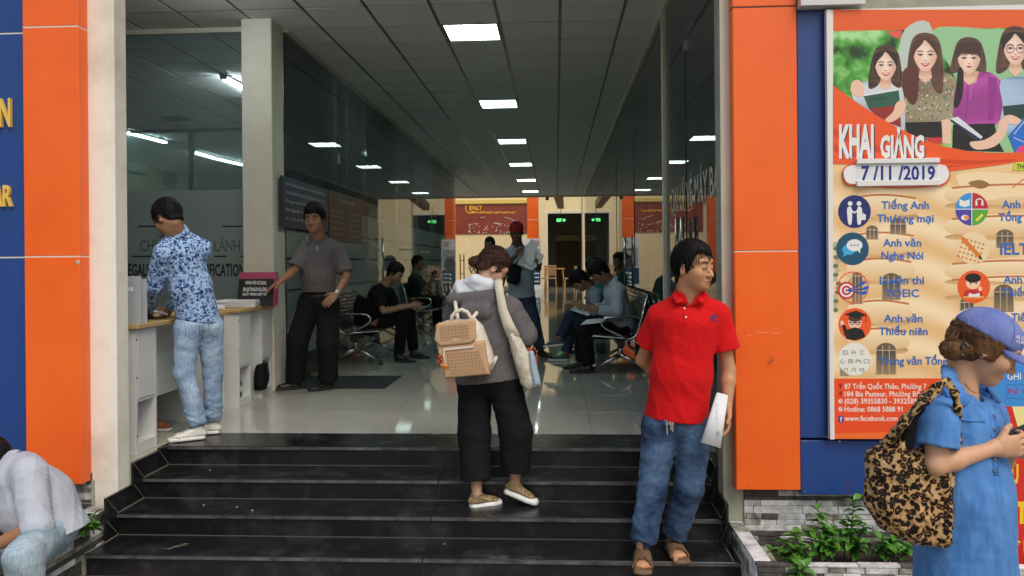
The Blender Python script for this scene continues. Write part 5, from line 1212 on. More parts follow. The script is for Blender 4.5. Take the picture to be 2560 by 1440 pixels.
# ---------------------------------------------------------------- cloth and skin materials
def skin_mat(name):
    m, n, l, p = nodes(name); a = n.new('ShaderNodeAttribute'); a.attribute_name = 'Col'; l.new(a.outputs['Color'], p.inputs['Base Color'])
    p.inputs['Roughness'].default_value = .5; p.inputs['Subsurface Weight'].default_value = .12; p.inputs['Subsurface Radius'].default_value = (.012, .005, .003)
    t = n.new('ShaderNodeTexNoise'); t.inputs['Scale'].default_value = 160; tc = n.new('ShaderNodeTexCoord'); l.new(tc.outputs['Object'], t.inputs[0]); b = n.new('ShaderNodeBump'); b.inputs['Strength'].default_value = .12; b.inputs['Distance'].default_value = .003; l.new(t.outputs[0], b.inputs['Height']); l.new(b.outputs[0], p.inputs['Normal']); return m
M['skin'] = skin_mat('skin')
def cloth(name, col, col2=None, vs=6, weave=420, rough=.85, b=.25, thr=None, stretch=(1, 1, 1), sheen=.03, var=.06, big=0.5):
    m = mat(name, col, rough, var=var, col2=col2, vscale=vs, bump=0, thr=thr, stretch=stretch, sheen=sheen, detail=6, spec=.2); n, l = m.node_tree.nodes, m.node_tree.links; p = n['Principled BSDF']
    tc = n.new('ShaderNodeTexCoord'); t = n.new('ShaderNodeTexNoise'); t.inputs['Scale'].default_value = weave; l.new(tc.outputs['Object'], t.inputs[0]); b1 = n.new('ShaderNodeBump'); b1.inputs['Strength'].default_value = b; b1.inputs['Distance'].default_value = .002; l.new(t.outputs[0], b1.inputs['Height'])
    t2 = n.new('ShaderNodeTexNoise'); t2.inputs['Scale'].default_value = 6; t2.inputs['Detail'].default_value = 2; t2.inputs['Distortion'].default_value = .8; l.new(tc.outputs['Object'], t2.inputs[0]); b2 = n.new('ShaderNodeBump'); b2.inputs['Strength'].default_value = big * .3; b2.inputs['Distance'].default_value = .02; l.new(t2.outputs[0], b2.inputs['Height']); l.new(b1.outputs[0], b2.inputs['Normal']); l.new(b2.outputs[0], p.inputs['Normal']); return m
def denim(name, c1, c2, vs=5):
    m = cloth(name, c1, c2, vs=vs, thr=(.36, .66), b=.5, weave=500, sheen=.02); n, l = m.node_tree.nodes, m.node_tree.links; p = n['Principled BSDF']; src = p.inputs['Base Color'].links[0].from_socket
    tc = n.new('ShaderNodeTexCoord')
    for sc, st_, w_ in ((150, (1, 1, .1), .22), (13, (.4, .4, 1), .35)):
        mp = n.new('ShaderNodeMapping'); mp.inputs['Scale'].default_value = st_; l.new(tc.outputs['Object'], mp.inputs[0]); t = n.new('ShaderNodeTexNoise'); t.inputs['Scale'].default_value = sc; t.inputs['Detail'].default_value = 3; l.new(mp.outputs[0], t.inputs[0])
        mr = n.new('ShaderNodeMapRange'); mr.inputs[1].default_value = .3; mr.inputs[2].default_value = .7; mr.inputs[3].default_value = 1 - w_; mr.inputs[4].default_value = 1 + w_; l.new(t.outputs[0], mr.inputs[0]); v = n.new('ShaderNodeVectorMath'); v.operation = 'SCALE'; l.new(src, v.inputs[0]); l.new(mr.outputs[0], v.inputs['Scale']); src = v.outputs[0]
    l.new(src, p.inputs['Base Color']); return m
def hair_mat(name, c, c2):
    m = mat(name, c, .5, col2=c2, vscale=60, stretch=(1, 1, .12), bump=.5, bscale=220, detail=3, spec=.12); return m
M['hair_black'] = hair_mat('black_hair', (.003, .003, .0035), (.012, .011, .011)); M['hair_brown'] = hair_mat('dark_brown_hair', (.022, .010, .008), (.075, .035, .025)); M['hair_light'] = hair_mat('light_brown_hair', (.07, .034, .016), (.17, .085, .04))
M['eye_white'] = mat('eye_white', (.4, .36, .33), .3); M['iris'] = mat('dark_iris', (.012, .007, .005), .15)
M['belt'] = mat('black_leather', (.012, .012, .012), .35, bump=.1, bscale=150)

class Person:
    def __init__(s, label, base, skin=(.42, .22, .13), group=None):
        s.t = thing('person', label, 'person', base, group); s.skin = skin; s.base = Vector(base)
    def frame(s, head, look, tilt=0.0, up=(0, 0, 1)):
        s.hc = A3(head); f = nrm(look); u = A3(up) - f * float(np.dot(up, f)); u = nrm(u); sd = np.cross(f, u)
        if tilt: c, q = math.cos(tilt), math.sin(tilt); u, sd = u * c + sd * q, sd * c - u * q
        s.f, s.u, s.sd = f, u, sd
    def H(s, x, y, z): return s.hc + s.hs * (s.sd * x + s.f * y + s.u * z)
    def head_sdf(s, G, neck, hs=1.0, fem=False):
        s.hs = hs; H = s.H; sd, u = s.sd, s.u; B = lambda c, r, k=.015, mode='add': G.ball(H(*c), tuple(q * hs for q in r), sd, u, k, mode)
        B((0, -.012, .028), (.073, .094, .088)); B((0, .03, -.02), (.062 if fem else .066, .058, .07), .03); B((0, .038, -.062), (.056 if not fem else .045, .048, .05), .03); B((0, .07, -.092), (.022, .02, .018), .03)
        for q in (-1, 1): B((q * .04, .06, -.028), (.022, .022, .022), .03)
        B((0, .072, .03), (.05, .02, .03), .03)
        for q in (-1, 1): B((q * .031, .1, .0), (.018, .017, .011), .014, 'sub')
        G.ecap(H(0, .085, .008), H(0, .108, -.034), (.0075 * hs, .0075 * hs), (.0125 * hs, .0115 * hs), sd, .012)
        for q in (-1, 1): B((q * .013, .098, -.038), (.009, .010, .008), .006)
        B((0, .088, -.063), (.023, .012, .0065), .006); B((0, .086, -.075), (.019, .012, .0065), .006); B((0, .103, -.0688), (.024, .008, .0016), .004, 'sub')
        for q in (-1, 1): B((q * .03, .088, .0), (.0145, .010, .0085), .006)   # lids
        for q in (-1, 1):
            e = H(q * .076, -.008, -.012); G.ball(e, (.010 * hs, .018 * hs, .031 * hs), nrm(sd * q + s.f * -.5), u, .006); G.ball(H(q * .086, -.002, -.008), (.006 * hs, .009 * hs, .016 * hs), nrm(sd * q + s.f * -.5), u, .005, 'sub')
        G.ecap(H(0, -getattr(s, 'nb', .02), -.05), A3(neck), .059 * hs if not fem else getattr(s, 'nr', .047) * hs, .066 * hs if not fem else .05 * hs, sd, .03 if not hasattr(s, 'nb') else .014)
    def hand(s, G, wr, d, n, lat, curl=.5, hs=1.0, spread=.12):
        """wr wrist, d fingers' direction, n palm normal, lat towards the thumb"""
        wr, d = A3(wr), nrm(d); n = nrm(A3(n) - d * float(np.dot(n, d))); lt = np.cross(d, n); lt = lt if np.dot(lt, lat) > 0 else -lt
        G.ecap(wr, wr + d * .03 * hs, (.027 * hs, .019 * hs), (.033 * hs, .018 * hs), lt, .015); kn = wr + d * .085 * hs
        G.ecap(wr + d * .03 * hs, kn - d * .012 * hs, (.034 * hs, .017 * hs), (.039 * hs, .0135 * hs), lt, .012)
        for i, (o, L, r) in enumerate(((.029, .068, .0088), (.010, .077, .0092), (-.010, .071, .0088), (-.028, .056, .0078))):
            p = kn + lt * o * hs - d * .004 * (i in (0, 3)); dd = nrm(d + lt * (o * spread * 8)); c = curl * (1 + .1 * i)
            for j, fr in enumerate((.46, .31, .23)):
                a_ = c * (.55, 1.25, 1.8)[j]; dr = nrm(dd * math.cos(a_) + n * math.sin(a_)); q = p + dr * L * fr * hs
                G.ecap(p, q, r * (1 - .08 * j) * hs, r * (.93 - .09 * j) * hs, lt, .0035); p = q
        p = wr + d * .022 * hs + lt * .022 * hs; dr = nrm(d * .62 + lt * .75 + n * .25); q = p + dr * .042 * hs; G.ecap(p, q, .0135 * hs, .011 * hs, lt, .009)
        dr = nrm(d * .9 + lt * .25 + n * (.25 + curl * .4)); G.ecap(q, q + dr * .032 * hs, .0105 * hs, .0085 * hs, lt, .004)
    def skin_col(s, lips=(.36, .11, .09), stub=0, brow=(.02, .014, .012)):
        base = A3(s.skin)
        def f(V):
            C_ = np.tile(base, (len(V), 1)); d = V - s.hc; x, y, z = (d @ s.sd) / s.hs, (d @ s.f) / s.hs, (d @ s.u) / s.hs
            r = np.random.RandomState(1); n_ = sum(np.sin(V @ (nrm(r.randn(3)) * 70) + i) for i in range(4)) / 4; C_ *= (1 + .05 * n_)[:, None]
            def mix(w_, c): C_[:] = C_ * (1 - w_[:, None]) + A3(c) * w_[:, None]
            face = (y > .03)
            mix(np.clip(1 - np.sqrt(((np.abs(x) - .04) / .03) ** 2 + ((z + .035) / .03) ** 2), 0, 1) * .35 * face, base * A3((1.1, .75, .72)))
            if stub: mix(np.clip(1 - np.sqrt((x / .06) ** 2 + ((z + .08) / .045) ** 2), 0, 1) * stub * face, base * .45)
            mix(np.clip(1.6 - 1.6 * np.sqrt((x / .024) ** 2 + ((z + .069 + 4 * x * x) / .012) ** 2), 0, 1) * (y > .06), lips)
            mix(np.clip(1.8 - 1.8 * np.sqrt(((np.abs(x) - .033) / .026) ** 2 + ((z - .027 + .12 * np.abs(np.abs(x) - .03)) / .0075) ** 2), 0, 1) * (y > .05) * .85, brow)
            mix(np.clip(1.5 - 1.5 * np.sqrt(((np.abs(x) - .013) / .006) ** 2 + ((z + .045) / .004) ** 2), 0, 1) * (y > .09) * .6, base * .2)
            mix((y < -.0) * (z > .0) * .9, brow)    # scalp under the hair
            return C_
        return f
    def eyes(s, closed=False):
        for q in (-1, 1):
            c = s.H(q * .030, .0915, .0) if not closed else s.H(q * .03, .09, -.002)
            rx, rz_ = .0120 * s.hs, (.0042 if not closed else .0016) * s.hs
            mb = MB(); mb.sphere((0, 0, 0), (rx, .008 * s.hs, rz_), 10)
            Mx = Matrix(((s.sd[0], s.f[0], s.u[0]), (s.sd[1], s.f[1], s.u[1]), (s.sd[2], s.f[2], s.u[2]))).to_4x4(); Mx.translation = Vector(c)
            tf(mb, lambda v: Mx @ v); e = mb.build('eye', M['eye_white'] if not closed else M['iris'], s.t, smooth=True)
            if not closed:
                mb = MB(); mb.sphere((0, .0056, 0), (.0062 * s.hs, .0040, .0044 * s.hs), 8); tf(mb, lambda v: Mx @ v); mb.build('iris', M['iris'], e, smooth=True)
                mb = MB(); mb.tube([Mx @ Vector((-rx, .002, .001)), Mx @ Vector((0, .0085, rz_ + .001)), Mx @ Vector((rx, .002, .001))], .0014, 5); mb.build('eyelash', M['iris'], e)
    def on(s, x, z):
        if not hasattr(s, 'bv'):
            O = s.base; me = s.body.data; s.bv = BVHTree.FromPolygons([v.co + O for v in me.vertices], [tuple(q.vertices) for q in me.polygons])
        o = Vector(s.H(x, .25, z)); r_ = s.bv.ray_cast(o, -Vector(s.f)); return r_[0] + Vector(s.f) * .0012 if r_[0] is not None else Vector(s.H(x, .09, z))
    def brows(s, m='hair_black', r=.0024):
        for q in (-1, 1):
            mb = MB(); mb.tube([s.on(q * x, z) for x, z in ((.014, .020), (.024, .0245), (.036, .0265), (.046, .023), (.052, .018))], [r * .8, r, r, r * .7, r * .3], 5); mb.build('eyebrow', M[m], s.t)
    def strands(s, m, n=420, L=.05, crown=(0, -.045, .12), th=.016, seed=0, r=.0016, part=0, low=-.08, sweep=(0, 0, 0), hi=9):
        rr = random.Random(seed); mb = MB(); hs = s.hs; E_ = Vector((.073 + th, .094 + th, .088 + th + .008)); C_ = Vector((0, -.014, .033)); cr = Vector(crown)
        for i in range(n):
            a = rr.uniform(0, 6.283); zz_ = rr.uniform(-.75, 1) ; q = math.sqrt(1 - zz_ * zz_); p = C_ + Vector((E_.x * q * math.cos(a), E_.y * q * math.sin(a), E_.z * zz_))
            lim = .052 if p.y > .045 else (-.01 if p.y > -.02 else low)
            if p.z < lim or p.z > hi: continue
            P_ = []; sc = rr.uniform(.99, 1.03)
            for j in range(5):
                d = p - C_; nn_ = Vector((d.x / E_.x ** 2, d.y / E_.y ** 2, d.z / E_.z ** 2)).normalized(); P_.append(Vector(s.H(*(C_ + d * (sc + .006 * j)))))
                t = (p - cr) + Vector(sweep) * .1 + Vector((rr.gauss(0, .02), rr.gauss(0, .02), rr.gauss(0, .015))); t = t - nn_ * t.dot(nn_)
                if t.length < 1e-4: break
                p = p + t.normalized() * (L / 4) * rr.uniform(.7, 1.2); d = p - C_; k = math.sqrt((d.x / E_.x) ** 2 + (d.y / E_.y) ** 2 + (d.z / E_.z) ** 2); p = C_ + d / k
            if len(P_) > 2: mb.tube(P_, [r * (1 - j / len(P_)) + .0003 for j in range(len(P_))], 3, caps=False)
        tag(mb.build('hair_strands', M[m], s.t), kind='stuff')
    def hair_short(s, m='hair_black', h=.006, th=.013, top=.01, fr=.055, nape=-.07, seed=0, fringe=0, side=.0):
        lo, hi = s.hc - .16, s.hc + .16; G = Field(lo, hi, h); H = s.H; hs = s.hs
        G.ball(H(0, -.014, .030 + top * .4), ((.073 + th) * hs, (.094 + th) * hs, (.088 + th + top) * hs), s.sd, s.u, .01)
        if top: G.ball(H(.0 + side, .03, .085), (.055 * hs, .055 * hs, (.03 + top) * hs), s.sd, s.u, .03)
        G.ecap(H(0, -.05, .0), H(0, -.046, -.07), ((.062 + th * .5) * hs, (.048 + th * .3) * hs), ((.05 + th * .4) * hs, (.046 + th * .2) * hs), s.sd, .02)
        for q in (-1, 1): G.ecap(H(q * .074, .022, .02), H(q * .073, .02, -.022), (.008 * hs, .012 * hs), (.004 * hs, .007 * hs), s.sd, .01)
        G.wrinkle(.0035, .03, seed, ridged=True, n=4)
        # hairline: keep above the plane from forehead to nape, but carve the face
        X, Y, Z = G.xyz((slice(None),) * 3); dx, dy, dz = X - s.hc[0], Y - s.hc[1], Z - s.hc[2]
        y = (dx * s.f[0] + dy * s.f[1] + dz * s.f[2]) / hs; z = (dx * s.u[0] + dy * s.u[1] + dz * s.u[2]) / hs; x = (dx * s.sd[0] + dy * s.sd[1] + dz * s.sd[2]) / hs
        jag = .005 * np.sin(x * 190 + seed) + .004 * np.sin(x * 430 + 2 * seed) + .007 * np.sin(x * 60 + seed * 1.7) + .12 * x
        line = np.interp(y, (-.13, -.06, -.034, -.024, -.004, .008, .028, .040, .058, .14), (nape - .02, nape - .012, -.045, .012, .018, -.022, -.022, .018, fr - fringe, fr - fringe - .01)).astype(np.float32) + jag * np.clip((y - .03) / .03, 0, 1) + .004 * np.sin(x * 300 + seed) * (y < -.03)
        G.v = np.maximum(G.v, (line - z) * .8 * hs)
        for q in (-1, 1): G.ball(H(q * .092, -.004, -.012), (.022 * hs, .022 * hs, .034 * hs), s.sd, s.u, .004, 'sub')
        G.ball(H(0, .13, -.02 - fringe), (.066 * hs, .07 * hs, (.088 - max(0, fringe)) * hs), s.sd, s.u, .008, 'sub')
        return G.build('hair', M[m], s.t)

def P3(a): return A3(W(*a))
def limb_dir(a, b): return nrm(A3(b) - A3(a))
def make_person(label, base, J, look, top, bot, skin=(.42, .22, .13), h=.0075, hh=.0045, tilt=0, hs=1.0, fem=False, hair=None, shoes=None, hands=None, closed=False, feet=None, bulk=1.0, stub=0, up=(0, 0, 1), lips=(.36, .11, .09), seed=0, hips_w=.17, group=None, belt=False, nb=None, grid_hands=True, legs=True):
    """J: joints in world space: head neck shL shR elL elR wrL wrR pel hipL hipR knL knR anL anR (L = person's left)"""
    p = Person(label, base, skin, group); J = {k: A3(v) for k, v in J.items()}
    p.frame(J['head'], look, tilt, up); p.hs = hs
    if nb: p.nb, p.nr = nb
    N, P_ = J['neck'], J['pel']; sdv = nrm(J['shL'] - J['shR']); hsd = nrm(J['hipL'] - J['hipR']); sp = P_ - N
    sw = float(np.linalg.norm(J['shL'] - J['shR'])) ; w0 = max(.13, min(.19, sw * .46)) * bulk; b = bulk
    def frameS(side): return side
    # ---- body: one continuous skin
    pts = np.stack([J[k] for k in J]); lo = pts.min(0) - .16; hi = pts.max(0) + .16
    fine = [(J['head'] - .135, J['head'] + .135, hh)]
    for k in ('wrL', 'wrR'):
        if grid_hands and k in J: q = J[k]; hd = nrm(hands[k][0]) if hands and k in hands else nrm(J[k] - J['el' + k[2]]); c = q + hd * .09; fine.append((c - .1, c + .1, hh))
    if not legs: lo[2] = min(P_[2] - .1, min(J[k][2] for k in J) - .16) if 0 else lo[2]
    G = Field(lo, hi, h * 1.5 if h > .007 else h * 1.35, fine); C1 = N + sp * .22; C2 = N + sp * .62
    G.ecap(C1, C2, (w0 * .8, .085 * b), (w0 * .7, .075 * b), sdv, .03); G.ecap(C2, P_, (w0 * .7, .08 * b), (w0 * .8, .085 * b), hsd, .03)
    for q in 'LR':
        sh = J['sh' + q]; G.ecap(N + (sh - N) * .2 + sp * .03, sh, .038 * b, .042 * b, sdv, .03)
        el, wr = J['el' + q], J['wr' + q]; G.chain([sh, el], [.042 * b, .036 * b], sdv, .02); m_ = el + (wr - el) * .3; G.chain([el, m_, wr], [.036 * b, .037 * b, .0245 * b], sdv, .015)
        hd = hands.get('wr' + q) if hands else None
        if hd is None:
            dv = limb_dir(el, wr); hd = (dv, nrm(np.cross(dv, (0, 0, 1))) * (1 if q == 'L' else -1), (0, 1, 0), .5)
        p.hand(G, wr, hd[0], hd[1], hd[2], hd[3], .98 * hs)
        if legs:
            hp, kn, an = J['hip' + q], J['kn' + q], J['an' + q]; G.ecap(P_, hp, .08, .075, hsd, .03); G.chain([hp, kn, kn + (an - kn) * .35, an], [.07, .046, .045, .031], hsd, .02)
            if feet and q in feet and feet[q][1] != 'shoe':
                td = nrm(feet[q][0]); G.ecap(an, an - A3((0, 0, .05)), .03, .034, hsd, .01)
    p.head_sdf(G, N + sp * .03, hs, fem)
    if feet:
        for q in feet:
            if feet[q][1] == 'sandal':
                td = nrm(feet[q][0]); up_ = nrm(feet[q][2]) if len(feet[q]) > 2 else A3((0, 0, 1)); an = J['an' + q]; sole = an - up_ * .07; lt = nrm(np.cross(td, up_))
                G.ecap(sole + td * .0 + up_ * .02, sole + td * .12 + up_ * .005, (.033, .03), (.042, .02), lt, .02)
                sg_ = 1 if q == 'L' else -1
                for i in range(5):
                    o = (.034 - i * .017) * (1 if q == 'R' else -1) * -1 ; ln = (.05, .042, .038, .032, .025)[i]; r_ = (.0125, .009, .0088, .0085, .008)[i]; b0 = sole + td * (.135 - .004 * i * i * .5) - lt * o * sg_ * (1 if q == 'L' else 1) * (-1 if q == 'L' else 1) + up_ * .002
                    G.ecap(b0, b0 + td * ln * .8 - up_ * .004, r_, r_ * .95, lt, .004)
    p.body = G.build('body', M['skin'], p.t, p.skin_col(stub=stub, lips=lips)); p.eyes(closed)
    if hair: hair(p)
    if h < .0078: p.brows('hair_light' if fem and skin[0] > .55 else 'hair_black')
    # ---- top garment
    if top:
        k_ = top.get('loose', .012); pts = [J['shL'], J['shR'], N, P_] + [J['el' + q] for q in 'LR'] + ([J['wr' + q] for q in 'LR'] if top.get('sleeve', .5) > 1 else []); pts = np.stack(pts); G = Field(pts.min(0) - .22, pts.max(0) + .22, h)
        ex = top.get('hem', .08); spn = nrm(sp); hemp = P_ + spn * ex; bw = w0 + k_
        G.ecap(C1, C2, (bw, .108 * b + k_), (bw * .97, (.102 + top.get('belly', 0)) * b + k_), sdv, .04); G.ecap(C2, hemp + spn * .05, (bw * .97, (.1 + top.get('belly', 0)) * b + k_), (bw * (1.0 + top.get('flare', 0.02)), .112 * b + k_ + top.get('flare', 0) * .3), hsd, .05)
        for q in 'LR':
            sh, el, wr = J['sh' + q], J['el' + q], J['wr' + q]
            G.ecap(N + (sh - N) * .25 + sp * .045, sh + sp * .02, (.048 * b + k_ * .5), (.052 * b + k_ * .5), sdv, .04); G.ecap(N + nrm(J['head'] - N) * .02, N + (sh - N) * .7, .04 * b, .05 * b, sdv, .04); sl_ = top.get('sleeve', .5); r0, r1 = .052 * b + k_, top.get('cuff', .054) * b + k_ * .6
            if sl_ <= 1:
                e = sh + (el - sh) * sl_; G.ecap(sh, e, r0, r1 + .006, sdv, .03, flat=True)
            else:
                e = el + (wr - el) * (sl_ - 1); G.ecap(sh, el, r0, .046 * b + k_, sdv, .03); G.ecap(el, e, .046 * b + k_, .034 * b + k_ * .8, sdv, .02, flat=True)
        for f_ in top.get('extra', ()): G.ecap(*f_)
        G.wrinkle(top.get('wr', .004) * .8, top.get('wl', .11) * 1.25, seed, stretch=top.get('st', (1, 1, .5)), ridged=True, n=4); G.wrinkle(top.get('wr', .004) * .25, .06, seed + 5, stretch=(.6, .6, 1), ridged=False)
        for a_, b_, r_ in top.get('folds', ()): G.ecap(a_, b_, r_, r_, sdv, .018)
        # neck opening and hem
        nk = nrm(J['head'] - N); G.ecap(N + nk * .0 + p.f * .01, N + nk * .14, (.05 * hs if top.get('open', 1) else .052), (.055 * hs), sdv, .01, 'sub'); G.local_cut(N + nk * top.get('collar_h', .035), nk, .12)
        G.cut(hemp, A3(top.get('hemn', spn)))
        if top.get('vneck'): vf = A3(top.get('cf', p.f)); G.ecap(N + vf * .10 + nk * .05, N + vf * .13 - nk * top['vneck'], (.036, .05), (.004, .03), sdv, .004, 'sub')
        for c_ in top.get('cuts', ()): G.cut(*c_)
        p.top = G.build(top['name'], top['mat'], p.t); p.topG = G
        if top.get('collar'):
            G = Field(N - .13, N + .13, min(h, .005)); f2 = nrm(p.f * .35 + nrm(np.cross(sdv, spn)) * -.65) if 0 else top.get('cf', p.f); ctr = N + nk * .012
            # ring of cloth: outer minus inner
            G.ecap(ctr - nk * .012, ctr + nk * .026, (.084 * hs, .088 * hs), (.074 * hs, .078 * hs), sdv, .01); G.ecap(ctr - nk * .06, ctr + nk * .06, (.078 * hs, .082 * hs), (.066 * hs, .070 * hs), sdv, .005, 'sub'); G.cut(ctr + nk * .03, nk); G.cut(ctr - nk * .03, -nk)
            G.ecap(ctr + A3(f2) * .12 - nk * .03, ctr + A3(f2) * .075 + nk * .03, (.016, .07), (.042, .07), sdv, .004, 'sub')
            for q in (-1, 1): a_ = ctr + sdv * .074 * q + A3(f2) * .035 + nk * .006; b_ = ctr + A3(f2) * top.get('cpt', .108) + sdv * .058 * q - nk * .05; G.ecap(a_, b_, (.028, .007), (.018, .0065), nrm(np.cross(b_ - a_, f2)), .008)
            G.build('collar', top['mat'], p.t)
    # ---- trousers
    if bot:
        k_ = bot.get('loose', .014); keys = ['pel', 'hipL', 'hipR', 'knL', 'knR', 'anL', 'anR']; pts = np.stack([J[k] for k in keys]); G = Field(pts.min(0) - .2, pts.max(0) + .2, h)
        wst = P_ - nrm(sp) * bot.get('rise', .05); G.ecap(wst, P_, (w0 * .93 + k_ * .5, .1 * b + k_ * .4), (w0 + k_, .108 * b + k_), hsd, .03)
        if bot.get('skirt'):
            pass
        for q in 'LR':
            hp, kn, an = J['hip' + q], J['kn' + q], J['an' + q]; kr, ar = bot.get('knee', .062), bot.get('ankle', .058)
            G.ecap(P_ + (hp - P_) * .5, hp, .1 * b, .082 * b + k_, hsd, .04); G.chain([hp, kn], [.082 * b + k_, kr + k_], hsd, .03)
            e = kn + (an - kn) * bot.get('len', .93); G.ecap(kn, e, kr + k_, ar + k_, hsd, .02, flat=True)
            if bot.get('stack', 0):
                rr_ = np.random.RandomState(seed + ord(q))
                for i in range(3):
                    c = e - limb_dir(kn, an) * (.035 + .04 * i); r_ = ar + k_ + .002; t_ = nrm(rr_.randn(3)) * .02; G.ecap(c + t_ * .4, c - t_ * .4, (r_ + .001, r_ + .000, .012), None, hsd, .02)
        G.wrinkle(bot.get('wr', .005) * .5, bot.get('wl', .12) * 1.3, seed + 2, stretch=bot.get('st', (.55, .55, 1)), n=4); G.wrinkle(bot.get('wr', .005) * .2, .06, seed + 7, stretch=(.5, .5, 1), ridged=False)
        for a_, b_, r_ in bot.get('folds', ()): G.ecap(a_, b_, r_, r_, hsd, .02)
        G.local_cut(wst - nrm(sp) * .01, -nrm(sp), .24)
        p.bot = G.build(bot.get('name', 'trousers'), bot['mat'], p.t); p.botG = G
    if belt:
        c = P_ - nrm(sp) * .035; mb = MB(); fw = np.cross(hsd, nrm(sp)); pts = [c + hsd * (w0 * .97 + .016) * math.cos(a_) + fw * (.115 * b + .014) * math.sin(a_) for a_ in [i * math.pi / 12 for i in range(24)]]
        G = Field(c - .25, c + .25, .007); ax_ = nrm(sp); G.ecap(c - ax_ * .001, c + ax_ * .001, (w0 * .95 + .015, .112 * b + .012, .6), None, hsd, .01); G.cut(c + ax_ * .017, ax_); G.cut(c - ax_ * .017, -ax_); G.build('belt', M['belt'], p.t)
    # ---- shoes
    if shoes:
        for q in 'LR':
            if q not in shoes: continue
            sp_ = shoes[q]; an = J['an' + q]; td = nrm(sp_['dir']); up_ = nrm(A3(sp_.get('up', (0, 0, 1)))); up_ = nrm(up_ - td * float(np.dot(up_, td))); lt = np.cross(td, up_); L = sp_.get('len', .26); so_ = an - up_ * sp_.get('drop', .085); heel = so_ - td * .055
            def upper(G, k=.012):
                G.ecap(heel + up_ * .035 + td * .03, so_ + td * (L * .5) + up_ * .028, (.034, .035), (.044, .026), lt, k); G.ecap(so_ + td * (L * .45) + up_ * .024, heel + td * (L - .045) + up_ * .018, (.045, .026), (.036, .018), lt, k); G.ecap(an - up_ * .045, an - up_ * .008, (.042, .046), (.039, .043), lt, k)
                G.ecap(an - up_ * .03 + td * .02, so_ + td * (L * .42) + up_ * .035, (.036, .03), (.035, .022), lt, k)
            lo_, hi_ = np.minimum(heel, heel + td * L) - .09, np.maximum(heel, heel + td * L) + .13; G = Field(lo_, hi_, min(h, .0055)); upper(G); G.cut(so_ + up_ * sp_.get('sole', .022), -up_); G.cut(an + up_ * .005, up_)
            G.wrinkle(.0018, .04, seed); so = G.build('shoe', shoes['mat'], p.t)
            G = Field(lo_, hi_, min(h, .0055)); G.ecap(heel + td * .035 + up_ * .012, so_ + td * L * .42 + up_ * .012, (.038, .03), (.046, .03), lt, .01); G.ecap(so_ + td * L * .42 + up_ * .012, heel + td * (L - .04) + up_ * .014, (.046, .03), (.039, .028), lt, .01); G.cut(so_ + up_ * (sp_.get('sole', .022) + .001), up_); G.cut(so_, -up_)
            G.build('sole', shoes.get('sole_mat', M['white2']), so)
    return p
def sock(p, a, b, r, m, name='sock'):
    mb = MB(); mb.tube([a, b], r, 12); return mb.build(name, m, p.t, smooth=True)
def tris(G):
    return BVHTree.FromPolygons([tuple(map(float, v)) for v in G.V], [tuple(map(int, q)) for q in G.Q])
def decal_proj(G, off=.0025):
    bv = tris(G)
    def f(px, py, L):
        d = Vector(ray(px, py)).normalized(); hit = bv.ray_cast(Vector((0, 0, CAM_Z)), d)
        return (hit[0] - d * (off + L * .0006)) if hit[0] is not None else W(px, py, 4)
    return f
# ================================================================ THE PEOPLE
def pj(**k): return {a: P3(v) for a, v in k.items()}
UPZ = A3((0, 0, 1))
# cloths
M['red'] = cloth('red_pique_polo', (.62, .006, .008), vs=3, weave=600, b=.3, big=.35)
M['jeans_dark'] = denim('faded_blue_jeans', (.008, .024, .068), (.085, .15, .26), 4)
M['jeans_light'] = denim('pale_blue_jeans', (.2, .32, .48), (.4, .52, .68), 6)
M['jeans_pale'] = denim('washed_grey_blue_jeans', (.2, .29, .35), (.38, .47, .54), 5)
M['jeans_navy'] = denim('navy_jeans', (.012, .022, .045), (.04, .07, .12), 5)
M['greyshirt'] = cloth('grey_cotton_shirt', (.12, .115, .12), vs=5, big=.5)
M['blackcloth'] = cloth('black_trouser_cloth', (.008, .008, .010), vs=5, big=.7, sheen=.0)
M['blacktee'] = cloth('black_tee_cloth', (.008, .008, .009), vs=5, big=.6, sheen=.0)
M['darkteal'] = cloth('dark_teal_tee', (.012, .03, .035), vs=5)
M['ltblue'] = cloth('light_blue_work_shirt', (.3, .38, .46), vs=5, big=.5)
M['whiteshirt'] = cloth('pale_blue_white_shirt', (.36, .42, .5), vs=4, big=.6)
M['teal'] = cloth('teal_tee', (.01, .16, .14), vs=5)
M['denimshirt'] = cloth('light_denim_shirt', (.14, .2, .27), (.28, .36, .45), vs=8)
M['marl'] = cloth('grey_marl_sweat', (.085, .08, .085), (.15, .14, .145), vs=220, weave=300, b=.5, big=.6, thr=(.35, .65))
M['hoodlining'] = cloth('white_hood_lining', (.62, .66, .72), vs=6, weave=200)
M['dress'] = cloth('blue_chambray', (.05, .17, .46), (.11, .28, .62), vs=30, weave=700, b=.4, big=.9, stretch=(1, 1, .3))
M['cap_blue'] = cloth('faded_blue_cap_cotton', (.12, .16, .42), (.2, .24, .52), vs=14)
M['shoe_white'] = mat('white_leather_sneaker', (.66, .65, .6), .5, var=.05, vscale=20, bump=.15, bscale=50)
M['shoe_black'] = mat('black_leather_shoe', (.01, .01, .01), .3, bump=.15, bscale=60); M['shoe_grey'] = cloth('grey_mesh_sneaker', (.05, .06, .065), (.11, .12, .13), vs=40)
M['sole_dk'] = mat('dark_rubber_sole', (.02, .02, .02), .7); M['sandal'] = mat('brown_leather_sandal', (.12, .065, .03), .55, col2=(.2, .12, .065), vscale=12, bump=.4, bscale=70)
